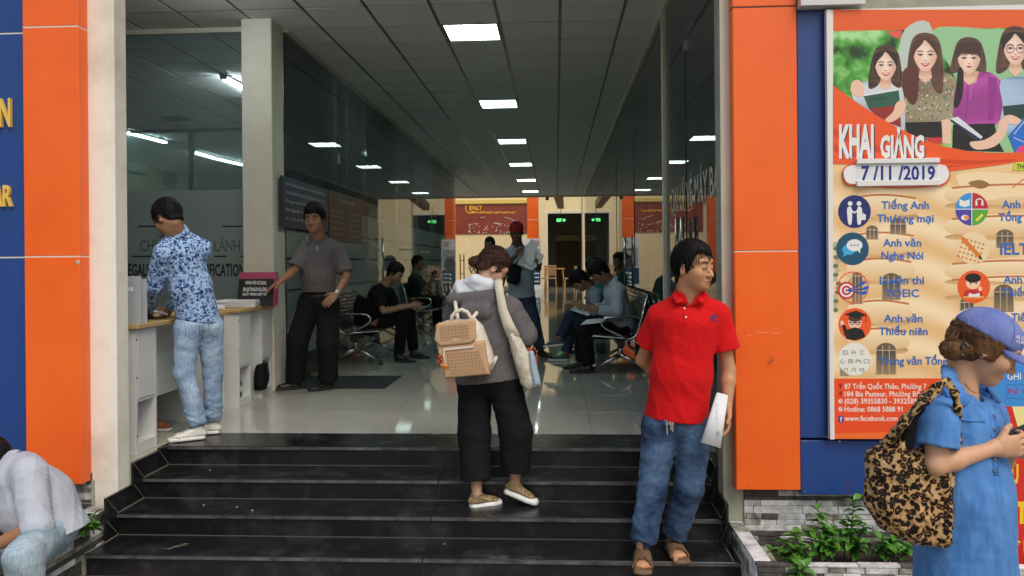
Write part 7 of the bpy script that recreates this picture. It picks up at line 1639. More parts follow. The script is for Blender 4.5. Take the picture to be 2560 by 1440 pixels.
# ---------------------------------------------------------------- 3 woman in the blue cap
J = pj(head=(2462, 864, 2.60), neck=(2406, 992, 2.62), shR=(2348, 1046, 2.48), shL=(2470, 1034, 2.76), elR=(2338, 1163, 2.45), elL=(2500, 1165, 2.88), wrR=(2484, 1120, 2.50), wrL=(2532, 1122, 2.66), pel=(2412, 1330, 2.62), hipL=(2436, 1350, 2.67), hipR=(2394, 1350, 2.58), knL=(2450, 1640, 2.70), knR=(2385, 1640, 2.53), anL=(2445, 1900, 2.70), anR=(2385, 1900, 2.55))
J['anL'][2] = J['anR'][2] = .09
def caphair(p):
    H = p.H; p.strands('hair_light', 520, .055, crown=(0, .1, .05), th=.012, seed=4, low=-.09, hi=.03); lo, hi = p.hc - .2, p.hc + .2; G = Field(lo, hi, .0045)
    G.ball(H(0, -.018, .022), (.080, .098, .088), p.sd, p.u, .01); G.ball(H(0, -.085, -.02), (.04, .03, .035), p.sd, p.u, .03)
    for q in (-1, 1): G.ecap(H(q * .07, .01, .02), H(q * .072, .028, -.03), (.012, .02), (.005, .008), p.sd, .012)
    G.ecap(H(.068, -.005, .03), H(.072, -.005, -.03), (.016, .04), (.012, .026), p.sd, .02); G.wrinkle(.002, .03, 5, stretch=(.4, 1, 1.5)); G.ball(H(0, .13, -.03), (.064, .075, .09), p.sd, p.u, .008, 'sub'); G.cut(H(0, -.02, -.085), nrm(-p.u * 1 - p.f * -.3)); G.ball(H(-0, 0, -.12), (.06, .06, .05), p.sd, p.u, .01, 'sub')
    G.build('hair', M['hair_light'], p.t)
    c = A3(W(2376, 872, 2.58)); G = Field(c - .09, c + .12, .0042); r = np.random.RandomState(4); G.ball(c, (.026, .028, .03), (1, 0, 0), None, .01); G.ecap(c, c + A3((.06, 0, .0)), .03, .04, (0, 1, 0), .02)
    for i in range(8): a_ = i * .8; q = c + A3((math.cos(a_) * .024, -.012, math.sin(a_) * .026)); G.ball(q, (.013, .012, .012), k=.006)
    G.wrinkle(.004, .022, 3); G.build('hair_bun', M['hair_light'], p.t); mb = MB()
    for i in range(14):
        b0 = c + A3((r.uniform(-.01, .02), -.015, r.uniform(0, .02))); mb.tube([b0, b0 + A3((r.uniform(-.02, .01), -.01, .02)), b0 + A3((r.uniform(-.03, .03), 0, .035 + r.uniform(0, .03)))], [.0016, .0012, .0005], 4)
    for i in range(0):
        b0 = H(.078, .0 + .006 * i, -.01 - r.uniform(0, .01)); mb.tube([b0, b0 + A3((.002, -.004, -.02)), b0 + A3((r.uniform(-.008, .012), -.004, -.036))], [.0014, .001, .0004], 4)
    mb.build('loose_strands', M['hair_light'], p.t); mb = MB(); rc = c + A3((.028, -.03, .0)); mb.tube([rc + A3((.012 * math.cos(t), -.004 * math.sin(3 * t), .02 * math.sin(t))) for t in [i * math.pi / 6 for i in range(12)]], .0045, 6, closed=True); mb.build('hair_tie', M['black'], p.t)
    # cap
    G = Field(p.hc - .24, p.hc + .24, .005); G.ball(H(0, -.010, .034), (.087, .106, .088), p.sd, p.u, .01); n_ = nrm(p.u + p.f * .05); G.cut(H(0, .0, .028), -n_); G.wrinkle(.002, .08, 3); cp = held('baseball_cap', 'faded blue cotton cap on the head of the woman holding a phone', 'cap', Vector(H(0, 0, .03))); G.build('crown', M['cap_blue'], cp)
    V = []; Fc = []; nn = 14; mm_ = 6
    for i in range(nn + 1):
        u = -1 + 2 * i / nn
        for j in range(mm_ + 1):
            v = j / mm_; x = u * .078 * (1 - .12 * v * v); y = .082 - .02 * u * u + v * (.085 * math.sqrt(max(0, 1 - u * u * .93))); z = .03 + .008 - .022 * u * u - .018 * v - .012 * v * (1 - abs(u)); V.append(H(x, y - .03 * abs(u) ** 3, z))
    for i in range(nn):
        for j in range(mm_): a_ = i * (mm_ + 1) + j; Fc.append((a_, a_ + mm_ + 1, a_ + mm_ + 2, a_ + 1))
    o = MB().add(V, Fc).build('brim', M['cap_blue'], cp, smooth=True); o.modifiers.new('t', 'SOLIDIFY').thickness = .004
    M['stitch'] = mat('cap_stitch', (.07, .09, .26), .8); mb = MB()
    for a_ in (math.pi / 2, math.pi / 6, 5 * math.pi / 6):
        P_ = [H(.0885 * math.cos(t) * math.cos(a_), -.010 + .1075 * math.cos(t) * math.sin(a_), .034 + .0892 * math.sin(t)) for t in [-.1 + i * .12 for i in range(14)]]; mb.tube(P_, .0014, 4)
    for a_ in (math.pi / 6 + math.pi, 5 * math.pi / 6 + math.pi, 3 * math.pi / 2): mb.tube([H(.0885 * math.cos(t) * math.cos(a_), -.010 + .1075 * math.cos(t) * math.sin(a_), .034 + .0892 * math.sin(t)) for t in [-.1 + i * .12 for i in range(14)]], .0014, 4)
    mb.sphere(H(0, -.010, .123), (.006, .006, .004), 8); mb.build('seam', M['stitch'], cp); 
    pc = decal_proj(G, .002); dl = Print(0, proj=pc); dl.text('85.21', 2541, 838, 2562, 846, (.7, .7, .75), 1, .02, slope=4); dl.text('05.8E', 2541, 849, 2562, 857, (.7, .7, .75), 1, .02, slope=4); dl.build('cap_lettering', M['print'], cp)
fwd3 = nrm((.8, -.6, 0))
cw = make_person('woman in a blue chambray dress and cap looking down at her phone, near right', (2.0 - .25, 2.62, 0), J, (.83, -.26, -.5), dict(name='chambray_dress', mat=M['dress'], sleeve=.62, hem=.48, extra=[(J['pel'] + A3((0, 0, .08)), J['pel'] - A3((0, 0, .5)), (.155, .135), (.175, .16), nrm(J['hipL'] - J['hipR']), .05)], hemn=(0, 0, -1), loose=.014, cuff=.060, wr=.0045, wl=.2, flare=.05, belly=.02, collar_h=.02, open=1), None, skin=(.6, .33, .2), h=.0055, hh=.0034, fem=True, hair=caphair, closed=True, seed=11, hs=.97, bulk=.85, nb=(.05, .043),
    hands={'wrR': ((.98, .05, .08), (.05, .95, .1), (0, -.2, 1), 1.0), 'wrL': ((.9, -.3, .1), (-.1, -.9, .1), (0, .2, 1), 1.0)}, shoes={'mat': M['shoe_white'], 'L': dict(dir=(.8, -.5, 0)), 'R': dict(dir=(.8, -.6, 0))}, lips=(.5, .2, .16), up=(0, 0, 1))
# collar, placket, pockets of the dress
pc = decal_proj(cw.topG, .001); M['dress_trim'] = cloth('chambray_trim', (.05, .17, .5), (.1, .28, .68), vs=30, weave=700)
def strip_on(pts, w_, name, m, par, th=.0016, proj=None):
    pr = proj or pc; V = []
    for i, (x, y) in enumerate(pts):
        a = pts[max(0, i - 1)]; b = pts[min(len(pts) - 1, i + 1)]; d = math.hypot(b[0] - a[0], b[1] - a[1]) or 1; nx, ny = -(b[1] - a[1]) / d * w_ / 2, (b[0] - a[0]) / d * w_ / 2; V += [pr(x + nx, y + ny, 0), pr(x - nx, y - ny, 0)]
    Fc = [(2 * i, 2 * i + 1, 2 * i + 3, 2 * i + 2) for i in range(len(pts) - 1)]; o = MB().add(V, Fc).build(name, m, par, smooth=True); o.modifiers.new('t', 'SOLIDIFY').thickness = th; return o
def collar_leaf(pts, Y, T): return pillow(pts, Y, T, .01, 'collar', M['dress'], cw.t, h=.004, wr=.001)
G = Field(J['neck'] - .16, J['neck'] + .16, .0045); s_ = nrm(J['shL'] - J['shR']); A_ = [A3(W(2372, 925, 2.60)), A3(W(2378, 965, 2.54)), A3(W(2400, 1000, 2.50)), A3(W(2412, 1008, 2.48))]
G.chain(A_, [(.012, .03), (.012, .032), (.012, .032), (.009, .022)], (0, 1, 0), .015); B_ = [A3(W(2376, 922, 2.66)), A3(W(2420, 960, 2.74)), A3(W(2480, 975, 2.72)), A3(W(2492, 1000, 2.66))]; G.chain(B_, [(.012, .028), (.012, .028), (.009, .025), (.008, .02)], (0, 1, 0), .01); G.wrinkle(.002, .06, 2); G.build('collar', M['dress'], cw.t)
strip_on([(2478, 1035), (2482, 1060), (2485, 1090), (2488, 1120), (2489, 1150), (2489, 1190)], 13, 'placket', M['dress_trim'], cw.t); mb = MB()
for y in (1042, 1074, 1150, 1178): c = pc(2486, y, 8); mb.sphere(c, (.006, .004, .006), 8)
mb.build('button', M['steel_dk'], cw.t); strip_on([(2400, 1047), (2430, 1052), (2462, 1054)], 5, 'pocket_edge', M['dress_trim'], cw.t); _bb = type('B', (), {})(); _bb.V = np.array([v.co for v in cw.body.data.vertices]) + A3(cw.base); _bb.Q = np.array([tuple(q.vertices) for q in cw.body.data.polygons]); _pb = decal_proj(_bb, .0015); mb = MB(); mb.tube([_pb(x, y, 0) for x, y in ((2414, 958), (2420, 968), (2428, 976), (2437, 981), (2446, 982), (2455, 977))], .0011, 5); mb.build('necklace', M['gold'], cw.t)
ph = held('mobile_phone', 'dark phone held by the woman in the blue dress', 'phone', W(2553, 1090, 2.52)); mb = MB(); mb.bar(W(2540, 1098, 2.54), W(2600, 1072, 2.56), .07, .008, up=(0, -.5, 1)); mb.build('phone_case', M['black'], ph)
# leopard bag
lb = held('leopard_bag', 'large slouchy leopard print bag on the shoulder of the woman in blue', 'shoulder bag', W(2290, 1365, 2.40))
pillow([(2253, 1068), (2205, 1108), (2168, 1135), (2166, 1190), (2158, 1245), (2158, 1260), (2200, 1322), (2240, 1342), (2300, 1362), (2345, 1366), (2374, 1352), (2376, 1250), (2388, 1120), (2392, 1050), (2360, 1090), (2310, 1118), (2270, 1125), (2262, 1100)], 2.50, .075, .075, 'bag_body', M['leopard'], lb, h=.0055, wr=.012, wl=.2, seed=3)
G = Field(A3(W(2180, 1150, 2.5)) - .15, A3(W(2420, 920, 2.5)) + .2, .0055); fr_ = [A3(W(2222, 1105, 2.49)), A3(W(2262, 1052, 2.44)), A3(W(2310, 1000, 2.41)), A3(W(2342, 968, 2.405)), A3(W(2368, 952, 2.43))]; G.chain(fr_, [(.034, .02), (.030, .012), (.022, .010), (.016, .008), (.014, .008)], (.6, 0, .8), .02); G.chain([A3(W(2368, 952, 2.43)), A3(W(2388, 985, 2.42)), A3(W(2394, 1020, 2.43)), A3(W(2392, 1060, 2.46)), A3(W(2382, 1110, 2.48))], [(.014, .008), (.012, .008), (.012, .008), (.016, .01), (.03, .016)], (1, 0, 0), .015); G.wrinkle(.003, .05, 4); G.build('strap', M['leopard'], lb)
G = Field(A3(W(2230, 1140, 2.5)) - .1, A3(W(2320, 1000, 2.5)) + .1, .0055); G.chain([A3(W(2266, 1112, 2.47)), A3(W(2274, 1066, 2.455)), A3(W(2300, 1020, 2.43)), A3(W(2318, 998, 2.425))], [(.024, .02), (.02, .012), (.012, .01), (.006, .006)], (.7, 0, .7), .02); G.build('black_lining', M['blackcloth'], lb)

# ---------------------------------------------------------------- 4 seated man at the left edge
J = pj(head=(-26, 1158, 3.92), neck=(28, 1166, 3.95), shL=(72, 1180, 3.80), shR=(60, 1168, 4.12), elL=(92, 1316, 3.72), elR=(20, 1310, 4.15), wrL=(-30, 1372, 3.68), wrR=(-60, 1360, 3.95), pel=(128, 1318, 3.98), hipL=(120, 1338, 3.86), hipR=(118, 1335, 4.08), knL=(60, 1392, 3.52), knR=(-40, 1385, 3.78), anL=(75, 1600, 3.55), anR=(-60, 1580, 3.85))
J['anL'][2] = J['anR'][2] = .09
sm = make_person('man in a pale striped shirt sitting bent forward on the left planter', (-2.75, 3.95, 0), J, (-.75, -.35, -.55), dict(name='striped_shirt', mat=M['stripe'], sleeve=1.12, hem=.05, hemn=(.35, 0, -1), loose=.026, wr=.005, wl=.16, flare=.05, cuff=.07, collar=1, cf=(-.8, -.5, -.2), belly=.04), dict(name='jeans', mat=M['jeans_pale'], loose=.018, knee=.068, ankle=.058, wr=.004), skin=(.33, .16, .08), h=.0065, hh=.0045, hair=lambda p: p.hair_short(th=.014, seed=5), shoes={'mat': M['shoe_grey'], 'L': dict(dir=(-.3, -1, 0)), 'R': dict(dir=(-.5, -1, 0))}, seed=21, bulk=1.08, up=(-.6, 0, .6))

# ---------------------------------------------------------------- 5 man in the floral shirt
J = pj(head=(420, 545, 5.20), neck=(442, 584, 5.26), shL=(408, 632, 5.16), shR=(506, 622, 5.36), elL=(384, 716, 5.22), elR=(470, 710, 5.62), wrL=(372, 768, 5.46), wrR=(425, 772, 5.7), pel=(497, 800, 5.40), hipL=(470, 822, 5.34), hipR=(524, 820, 5.44), knL=(460, 930, 5.32), knR=(532, 928, 5.50), anL=(496, 1066, 5.38), anR=(533, 1046, 5.56))
J['anL'][2] = .62; J['anR'][2] = .62
fm = make_person('man in a blue floral shirt and pale jeans leaning over the reception desk', (-2.42, 5.45, FZ), J, (-.72, .3, -.62), dict(name='floral_shirt', mat=M['floral'], sleeve=1.97, hem=.0, hemn=(-.15, 0, -1), loose=.014, wr=.0035, wl=.13, flare=.03, collar=1, cf=(-.7, .5, -.2)), dict(name='jeans', mat=M['jeans_light'], loose=.01, knee=.060, ankle=.050, len=.97, stack=1, wr=.004, rise=.05), skin=(.36, .19, .11), h=.0065, hh=.0045, hair=lambda p: (p.hair_short(th=.013, top=.010, seed=8, nape=-.06), p.strands('hair_black', 420, .045, th=.015, seed=8)), shoes={'mat': M['shoe_white'], 'L': dict(dir=(-.86, -.5, 0), len=.27, drop=.092, sole=.026), 'R': dict(dir=(-.95, -.2, 0), len=.27, drop=.092, sole=.026)}, seed=14, hs=1.0)
pc5 = decal_proj(pw.topG)
bs5 = Field(J['anL'] - .3, J['anL'] + .3, .02)
seam(fm.botG, [[(462, 805), (464, 838), (480, 850), (498, 838), (500, 806)], [(522, 806), (524, 836), (536, 842)], [(506, 806), (506, 850)]], 'seam', M['seam_dk'], fm.t, .0013)
mb = MB(); M['thread'] = mat('pale_jeans_seam', (.5, .6, .72), .8); M['laces'] = mat('shoe_laces', (.25, .3, .42), .8)
td = nrm((-.86, -.5, 0)); lt = np.cross(td, UPZ)
for i in range(4):
    c = J['anL'] + td * (.055 + .022 * i) - UPZ * (.012 + .009 * i); mb.tube([c - lt * .026 + UPZ * .0, c + UPZ * .008, c + lt * .026], .0032, 5)
mb.build('laces', M['laces'], fm.t)

# ---------------------------------------------------------------- 6 man in the grey shirt
J = pj(head=(786, 548, 7.22), neck=(795, 597, 7.34), shR=(765, 622, 7.32), shL=(846, 624, 7.44), elR=(736, 676, 7.22), elL=(866, 690, 7.40), wrR=(704, 702, 7.06), wrL=(842, 734, 7.26), pel=(796, 742, 7.45), hipR=(775, 760, 7.45), hipL=(820, 760, 7.45), knR=(744, 852, 7.42), knL=(820, 856, 7.42), anR=(738, 944, 7.54), anL=(820, 946, 7.54))
J['anL'][2] = J['anR'][2] = .615
gm = make_person('man in a grey shirt and black trousers resting one hand on the desk papers', (-2.3, 7.45, FZ), J, (.0, -1, -.06), dict(name='grey_shirt', mat=M['greyshirt'], sleeve=.86, hem=-.05, hemn=(0, 0, -1), loose=.02, belly=.03, cuff=.06, collar=1, cf=(-.15, -.98, -.1), wr=.004, wl=.12, flare=.01), dict(name='trousers', mat=M['blackcloth'], loose=.03, knee=.078, ankle=.066, len=.98, wr=.006, wl=.16, rise=.05), skin=(.30, .15, .085), h=.0075, hh=.0048, hair=lambda p: (p.hair_short(th=.015, top=.018, fr=.055, fringe=.01, seed=2), p.strands('hair_black', 420, .05, th=.018, seed=2)), shoes={'mat': M['shoe_black'], 'sole_mat': M['sole_dk'], 'L': dict(dir=(-.75, -.66, 0), len=.28), 'R': dict(dir=(-.95, -.3, 0), len=.28)}, seed=31, hs=1.1, tilt=.05, belt=True,
    hands={'wrR': ((-.75, -.3, -.45), (-.1, .1, -1), (.4, -1, 0), .35), 'wrL': ((-.6, -.45, -.65), (-.2, .9, -.2), (-.6, .2, .7), .25)}, bulk=1.02)
mb = MB(); c = J['wrL'] - limb_dir(J['elL'], J['wrL']) * .02; ax_ = limb_dir(J['elL'], J['wrL']); s1 = nrm(np.cross(ax_, (0, 1, 0))); s2 = np.cross(ax_, s1); mb.tube([c + s1 * .031 * math.cos(t) + s2 * .031 * math.sin(t) for t in [i * math.pi / 8 for i in range(16)]], .007, 6, closed=True); mb.build('watch_strap', M['steel'], gm.t, smooth=True); mb = MB(); mb.sphere(c - A3((.0, .034, -.006)), (.017, .007, .017), 12); mb.build('watch_face', M['white2'], gm.t, smooth=True)
pg = decal_proj(gm.topG, .006); pen = MB(); pen.tube([pg(793, 616, 0), pg(794, 627, 0)], .005, 6); pen.build('pen', mat('pale_blue_pen', (.35, .5, .75), .4), gm.t); mb = MB()
for y in (611, 640, 665, 690): mb.sphere(pg(782 + (y - 611) * .05, y, 0), (.005, .004, .005), 6)
mb.build('button', M['black'], gm.t)

# ---------------------------------------------------------------- 7 seated man in black tee
J = pj(head=(988, 683, 9.62), neck=(958, 715, 9.66), shR=(944, 733, 9.52), shL=(972, 732, 9.84), elR=(958, 778, 9.42), elL=(990, 772, 9.9), wrR=(1026, 765, 9.48), wrL=(1030, 762, 9.72), pel=(920, 812, 9.70), hipR=(930, 815, 9.60), hipL=(934, 815, 9.80), knR=(1008, 786, 9.55), knL=(1022, 782, 9.90), anR=(997, 882, 9.62), anL=(1034, 872, 10.0))
J['anR'][2] = J['anL'][2] = .615
make_person('seated man in a black tee looking down at his phone', (-2.1, 9.7, FZ), J, (.82, -.25, -.48), dict(name='black_tee', mat=M['blacktee'], sleeve=.75, hem=.05, loose=.02, cuff=.06), dict(name='trousers', mat=M['blackcloth'], loose=.016, knee=.066, ankle=.054, len=.95), skin=(.33, .18, .11), h=.009, hh=.0055, hair=lambda p: p.hair_short(th=.016, top=.012, seed=4), shoes={'mat': M['shoe_black'], 'sole_mat': M['sole_dk'], 'L': dict(dir=(1, -.1, 0), len=.29), 'R': dict(dir=(1, -.15, 0), len=.29)}, seed=41, bulk=1.05)
ph = held('mobile_phone', 'phone held in both hands by the seated man in black', 'phone', W(1052, 760, 9.55)); MB().bar(W(1040, 766, 9.56), W(1058, 758, 9.56), .07, .012, up=(0, -.3, 1)).build('phone_case', M['black'], ph)
bk = held('daypack', 'black daypack with a top loop behind the seated man in black', 'backpack', W(890, 800, 9.8)); pillow([(895, 735), (915, 745), (912, 810), (885, 812), (884, 760)], 9.85, .09, .06, 'bag_body', M['blackcloth'], bk, h=.01); MB().tube([W(898, 740, 9.85), W(890, 728, 9.85), W(884, 722, 9.85), W(886, 736, 9.85), W(896, 746, 9.85)], .008, 6).build('loop', M['black'], bk, smooth=True)

# ---------------------------------------------------------------- 8 seated man lifting a phone
J = pj(head=(1045, 659, 13.8), neck=(1038, 688, 13.8), shR=(1038, 699, 13.6), shL=(1046, 698, 14.0), elR=(1062, 726, 13.5), elL=(1068, 722, 14.0), wrR=(1079, 697, 13.5), wrL=(1088, 742, 13.9), pel=(1035, 748, 13.9), hipR=(1038, 752, 13.8), hipL=(1040, 751, 14.0), knR=(1092, 750, 13.8), knL=(1094, 749, 14.1), anR=(1092, 815, 13.8), anL=(1096, 813, 14.1))
J['anR'][2] = J['anL'][2] = .615
make_person('seated man in a dark teal tee lifting his phone', (-2.2, 13.9, FZ), J, (.95, -.3, .0), dict(name='dark_tee', mat=M['darkteal'], sleeve=.8, hem=.05, loose=.02), dict(name='trousers', mat=M['blackcloth'], loose=.02), skin=(.2, .11, .07), h=.011, hh=.0075, hair=lambda p: p.hair_short(th=.012, seed=3), shoes={'mat': M['shoe_black'], 'sole_mat': M['sole_dk'], 'L': dict(dir=(1, -.1, 0)), 'R': dict(dir=(1, -.1, 0))}, seed=51, hs=1.08, grid_hands=False)
ph = held('mobile_phone', 'phone raised by the seated man in the dark teal tee', 'phone', W(1084, 682, 13.5)); MB().bar(W(1078, 684, 13.45), W(1092, 677, 13.45), .015, .07, up=(0, -1, .3)).build('phone_case', M['black'], ph)

# ---------------------------------------------------------------- 9 man in the red cap
J = pj(head=(1291, 580, 10.0), neck=(1293, 617, 10.1), shR=(1266, 636, 10.05), shL=(1326, 634, 10.15), elR=(1264, 664, 9.95), elL=(1346, 672, 10.1), wrR=(1288, 640, 9.72), wrL=(1346, 660, 9.85), pel=(1305, 742, 10.15), hipR=(1292, 752, 10.15), hipL=(1320, 752, 10.15), knR=(1298, 800, 10.1), knL=(1336, 800, 10.1), anR=(1325, 868, 10.6), anL=(1352, 868, 10.15))
J['anR'][2] = J['anL'][2] = .615
rc = make_person('standing man in a red cap and pale blue shirt reading papers in the hall', (-.25, 10.1, FZ), J, (-.05, -1, -.25), dict(name='work_shirt', mat=M['ltblue'], sleeve=.9, hem=-.0, loose=.026, collar=1, cf=(0, -1, 0), cuff=.058, flare=.02, wr=.005), dict(name='jeans', mat=M['jeans_navy'], loose=.014, knee=.06, ankle=.052, len=.97, stack=1), skin=(.14, .075, .045), h=.009, hh=.0055, hair=lambda p: p.hair_short(th=.008, top=0, seed=3), shoes={'mat': M['shoe_black'], 'sole_mat': M['sole_dk'], 'L': dict(dir=(.7, -.7, 0), len=.29), 'R': dict(dir=(.3, -1, 0), len=.28)}, seed=61, hs=1.05)
cp = held('red_cap', 'dark red cap on the standing man reading papers', 'cap', Vector(rc.H(0, 0, .05))); M['redcap'] = cloth('red_cap_cotton', (.22, .012, .018), vs=8)
G = Field(rc.hc - .22, rc.hc + .22, .007); G.ball(rc.H(0, -.01, .045), (.092, .108, .10), rc.sd, rc.u, .01); G.cut(rc.H(0, 0, .03), -rc.u); G.ecap(rc.H(0, .06, .04), rc.H(0, .13, .03), (.07, .008), (.055, .007), rc.sd, .008); G.build('crown', M['redcap'], cp)
pp = held('held_papers', 'large white sheets held up by the man in the red cap', 'papers', W(1325, 645, 9.7)); mb = MB()
def paper_poly(pts, par, name='sheet', m='paper'): return MB().prism([W(*p) for p in pts], (0, .004, 0)).build(name, M[m], par)
paper_poly([(1300, 640, 9.70), (1329, 596, 9.74), (1345, 612, 9.74), (1330, 668, 9.70)], pp); paper_poly([(1294, 660, 9.72), (1316, 610, 9.75), (1360, 638, 9.76), (1356, 652, 9.75), (1330, 676, 9.72)], pp)
ph = held('mobile_phone', 'dark phone in the right hand of the man in the red cap', 'phone', W(1302, 624, 9.7)); MB().bar(W(1298, 632, 9.66), W(1308, 612, 9.66), .012, .07, up=(0, -1, 0)).build('phone_case', M['black'], ph)
sb_ = held('sling_bag', 'black sling bag across the chest of the man in the red cap', 'sling bag', W(1280, 715, 9.85)); pillow([(1268, 668), (1280, 656), (1304, 668), (1300, 705), (1288, 714), (1266, 704)], 9.88, .06, .05, 'bag_body', M['blackcloth'], sb_, h=.009); MB().tube([W(1290, 662, 9.9), W(1312, 636, 9.95), W(1322, 622, 10.05)], .016, 6).build('strap', M['black'], sb_)

# ---------------------------------------------------------------- 10 dark figure behind
J = pj(head=(1224, 612, 13.0), neck=(1226, 640, 13.0), shR=(1207, 652, 13.0), shL=(1246, 650, 13.0), elR=(1200, 690, 13.0), elL=(1254, 690, 13.0), wrR=(1205, 724, 12.9), wrL=(1250, 724, 12.9), pel=(1228, 735, 13.0), hipR=(1218, 742, 13.0), hipL=(1238, 742, 13.0), knR=(1218, 790, 13.0), knL=(1240, 790, 13.0), anR=(1218, 828, 13.0), anL=(1240, 828, 13.0))
J['anR'][2] = J['anL'][2] = .615
def longhair(p): 
    p.hair_short(th=.014, seed=3); G = Field(p.hc - .3, p.hc + .2, .01); G.ecap(p.H(.06, -.06, .0), p.H(.10, -.06, -.16), .05, .045, (1, 0, 0), .02); G.build('hair_side', M['hair_black'], p.t)
make_person('person in dark clothes standing behind the woman with the backpack', (-1.0, 13, FZ), J, (-.35, -1, 0), dict(name='dark_top', mat=M['blackcloth'], sleeve=1.9, hem=.0, loose=.03), dict(name='trousers', mat=M['blackcloth']), skin=(.15, .09, .06), h=.012, hh=.0075, hair=longhair, shoes={'mat': M['shoe_black'], 'sole_mat': M['sole_dk'], 'L': dict(dir=(0, -1, 0)), 'R': dict(dir=(0, -1, 0))}, seed=71, grid_hands=False)

# ---------------------------------------------------------------- 11 man in the pale shirt on the right bench
J = pj(head=(1499, 681, 8.86), neck=(1530, 706, 8.9), shL=(1546, 724, 8.74), shR=(1536, 718, 9.06), elL=(1543, 782, 8.66), elR=(1518, 770, 9.1), wrL=(1492, 774, 8.64), wrR=(1482, 770, 8.86), pel=(1562, 822, 8.95), hipL=(1552, 826, 8.84), hipR=(1552, 824, 9.06), knL=(1462, 828, 8.62), knR=(1450, 822, 8.9), anL=(1473, 915, 8.66), anR=(1455, 905, 9.0))
J['anR'][2] = J['anL'][2] = .615
wm = make_person('seated man in a pale blue long sleeved shirt bending over a sheet on his knees', (.7, 8.9, FZ), J, (-.66, -.12, -.72), dict(name='long_sleeved_shirt', mat=M['whiteshirt'], sleeve=1.92, hem=.07, hemn=(.3, 0, -1), loose=.022, collar=1, cf=(-.8, -.1, -.5), wr=.005, wl=.14), dict(name='trousers', mat=M['blackcloth'], loose=.018, knee=.066, ankle=.056, len=.97), skin=(.24, .13, .08), h=.0085, hh=.0055, hair=lambda p: p.hair_short(th=.018, top=.014, seed=4, nape=-.06), shoes={'mat': M['shoe_black'], 'sole_mat': M['sole_dk'], 'L': dict(dir=(-1, -.1, 0), len=.29), 'R': dict(dir=(-1, -.1, 0), len=.29)}, seed=81, bulk=1.05, hs=1.05)
sh_ = held('form_sheet', 'white form lying on the knees of the man in the pale shirt', 'papers', W(1485, 806, 8.7)); MB().prism([W(1452, 812, 8.55), W(1510, 806, 8.55), W(1518, 795, 9.0), W(1466, 800, 9.0)], (0, 0, .006)).build('sheet', M['paper'], sh_)
# ---------------------------------------------------------------- 12 person with glasses and crossed legs
J = pj(head=(1450, 702, 9.55), neck=(1478, 722, 9.6), shL=(1492, 738, 9.45), shR=(1484, 733, 9.76), elL=(1486, 778, 9.38), elR=(1474, 772, 9.8), wrL=(1456, 766, 9.35), wrR=(1452, 762, 9.6), pel=(1525, 812, 9.65), hipL=(1514, 812, 9.54), hipR=(1514, 812, 9.76), knL=(1426, 790, 9.42), knR=(1432, 806, 9.75), anL=(1398, 846, 9.35), anR=(1414, 893, 9.7))
J['anR'][2] = .615
gp = make_person('seated person with glasses and crossed legs in denim filling in a form', (.6, 9.6, FZ), J, (-.55, -.1, -.8), dict(name='denim_shirt', mat=M['denimshirt'], sleeve=1.1, hem=.07, loose=.02, hemn=(.3, 0, -1)), dict(name='jeans', mat=M['jeans_navy'], loose=.014, knee=.062, ankle=.05, len=.95, wr=.005), skin=(.33, .18, .11), h=.009, hh=.0055, fem=True, hair=lambda p: p.hair_short(th=.024, top=.012, seed=6, nape=-.075), shoes={'mat': M['shoe_grey'], 'L': dict(dir=(-.95, -.1, -.1), len=.27), 'R': dict(dir=(-1, -.1, 0), len=.28)}, seed=91, bulk=.92)
mb = MB()
for q in (-1, 1): mb.tube([gp.H(q * .032 + .021 * math.cos(t), .108, .0 + .018 * math.sin(t)) for t in [i * math.pi / 5 for i in range(10)]], .002, 4, closed=True); mb.tube([gp.H(q * .053, .104, .004), gp.H(q * .08, .0, .004)], .002, 4)
mb.build('glasses', M['black'], gp.t)
sh_ = held('form_sheet', 'white papers on the lap of the person with glasses', 'papers', W(1455, 780, 9.3)); MB().prism([W(1426, 775, 9.3), W(1470, 790, 9.2), W(1490, 782, 9.6), W(1440, 765, 9.6)], (0, 0, .006)).build('sheet', M['paper'], sh_)
# ---------------------------------------------------------------- 13 person in teal
J = pj(head=(1487, 668, 10.5), neck=(1505, 695, 10.5), shL=(1512, 706, 10.35), shR=(1506, 704, 10.66), elL=(1508, 748, 10.3), elR=(1500, 745, 10.7), wrL=(1486, 748, 10.25), wrR=(1480, 745, 10.5), pel=(1530, 782, 10.6), hipL=(1524, 785, 10.5), hipR=(1524, 785, 10.7), knL=(1452, 780, 10.45), knR=(1450, 778, 10.7), anL=(1456, 855, 10.5), anR=(1450, 852, 10.8))
J['anR'][2] = J['anL'][2] = .615
make_person('seated person in a teal tee between the two people bending over forms', (.7, 10.5, FZ), J, (-.7, -.2, -.6), dict(name='teal_tee', mat=M['teal'], sleeve=.9, hem=.07, loose=.02), dict(name='trousers', mat=M['blackcloth'], loose=.016), skin=(.2, .11, .07), h=.011, hh=.007, hair=lambda p: p.hair_short(th=.016, seed=6), shoes={'mat': M['shoe_black'], 'sole_mat': M['sole_dk'], 'L': dict(dir=(-1, -.1, 0)), 'R': dict(dir=(-1, -.1, 0))}, seed=95, grid_hands=False)
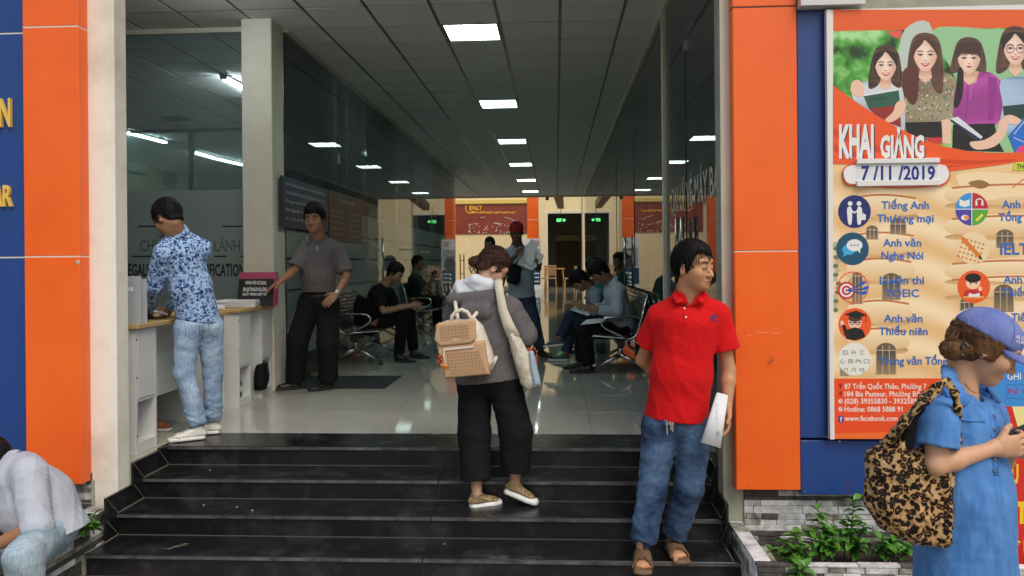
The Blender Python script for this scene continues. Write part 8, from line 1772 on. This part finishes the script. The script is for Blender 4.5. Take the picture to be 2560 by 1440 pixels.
# ---------------------------------------------------------------- 14 far seated person
J = pj(head=(1546, 652, 12.6), neck=(1550, 682, 12.65), shL=(1556, 692, 12.5), shR=(1550, 691, 12.8), elL=(1548, 730, 12.45), elR=(1542, 728, 12.8), wrL=(1532, 735, 12.4), wrR=(1530, 733, 12.7), pel=(1562, 760, 12.7), hipL=(1556, 764, 12.6), hipR=(1556, 764, 12.8), knL=(1500, 766, 12.6), knR=(1500, 765, 12.8), anL=(1502, 828, 12.6), anR=(1500, 828, 12.85))
J['anR'][2] = J['anL'][2] = .615
make_person('dark haired person in a dark checked top seated farthest along the right bench', (.8, 12.7, FZ), J, (-.6, -.7, -.2), dict(name='checked_top', mat=M['darkteal'], sleeve=1.8, hem=.07, loose=.02), dict(name='trousers', mat=M['blackcloth'], loose=.016), skin=(.2, .11, .07), h=.012, hh=.0075, hair=longhair, shoes={'mat': M['shoe_black'], 'sole_mat': M['sole_dk'], 'L': dict(dir=(-1, -.1, 0)), 'R': dict(dir=(-1, -.1, 0))}, seed=97, grid_hands=False)
# brown shoe behind the first desk
c = WZ(404, 1078, FZ); G = Field(A3(c) - .2, A3(c) + .25, .006); cc = A3((c.x - .06, c.y + .02, FZ)); sh = held('brown_shoe', 'brown suede shoe with pale sole on the floor behind the first desk pedestal', 'shoe', Vector(cc))
G.ecap(cc + A3((-.1, 0, .05)), cc + A3((.02, 0, .045)), (.042, .045), (.045, .035), (0, 1, 0), .02); G.ecap(cc + A3((.02, 0, .04)), cc + A3((.1, 0, .03)), (.046, .03), (.036, .02), (0, 1, 0), .02); G.cut(cc + A3((0, 0, .02)), (0, 0, -1)); G.build('upper', mat('brown_suede', (.3, .085, .03), .8, var=.15, vscale=30), sh)
G = Field(A3(c) - .2, A3(c) + .25, .006); G.ecap(cc + A3((-.1, 0, .012)), cc + A3((.1, 0, .014)), (.046, .03), (.04, .028), (0, 1, 0), .01); G.cut(cc + A3((0, 0, .021)), (0, 0, 1)); G.cut(cc, (0, 0, -1)); G.build('sole', M['white2'], sh)
# bag under the second desk
ub = held('rucksack', 'black rucksack with trailing strap under the second desk', 'backpack', W(665, 960, 7.2)); G, o = pillow([(642, 912), (664, 905), (672, 950), (664, 974), (638, 976), (636, 940)], 7.1, .1, .08, 'bag_body', M['blackcloth'], ub, h=.009, wr=.008); MB().tube([W(668, 905, 7.05), W(672, 940, 7.0), WZ(655, 972, FZ + .02), WZ(668, 965, FZ + .03), WZ(690, 974, FZ + .015), WZ(715, 972, FZ + .012)], .009, 6).build('strap', M['black'], ub, smooth=True)
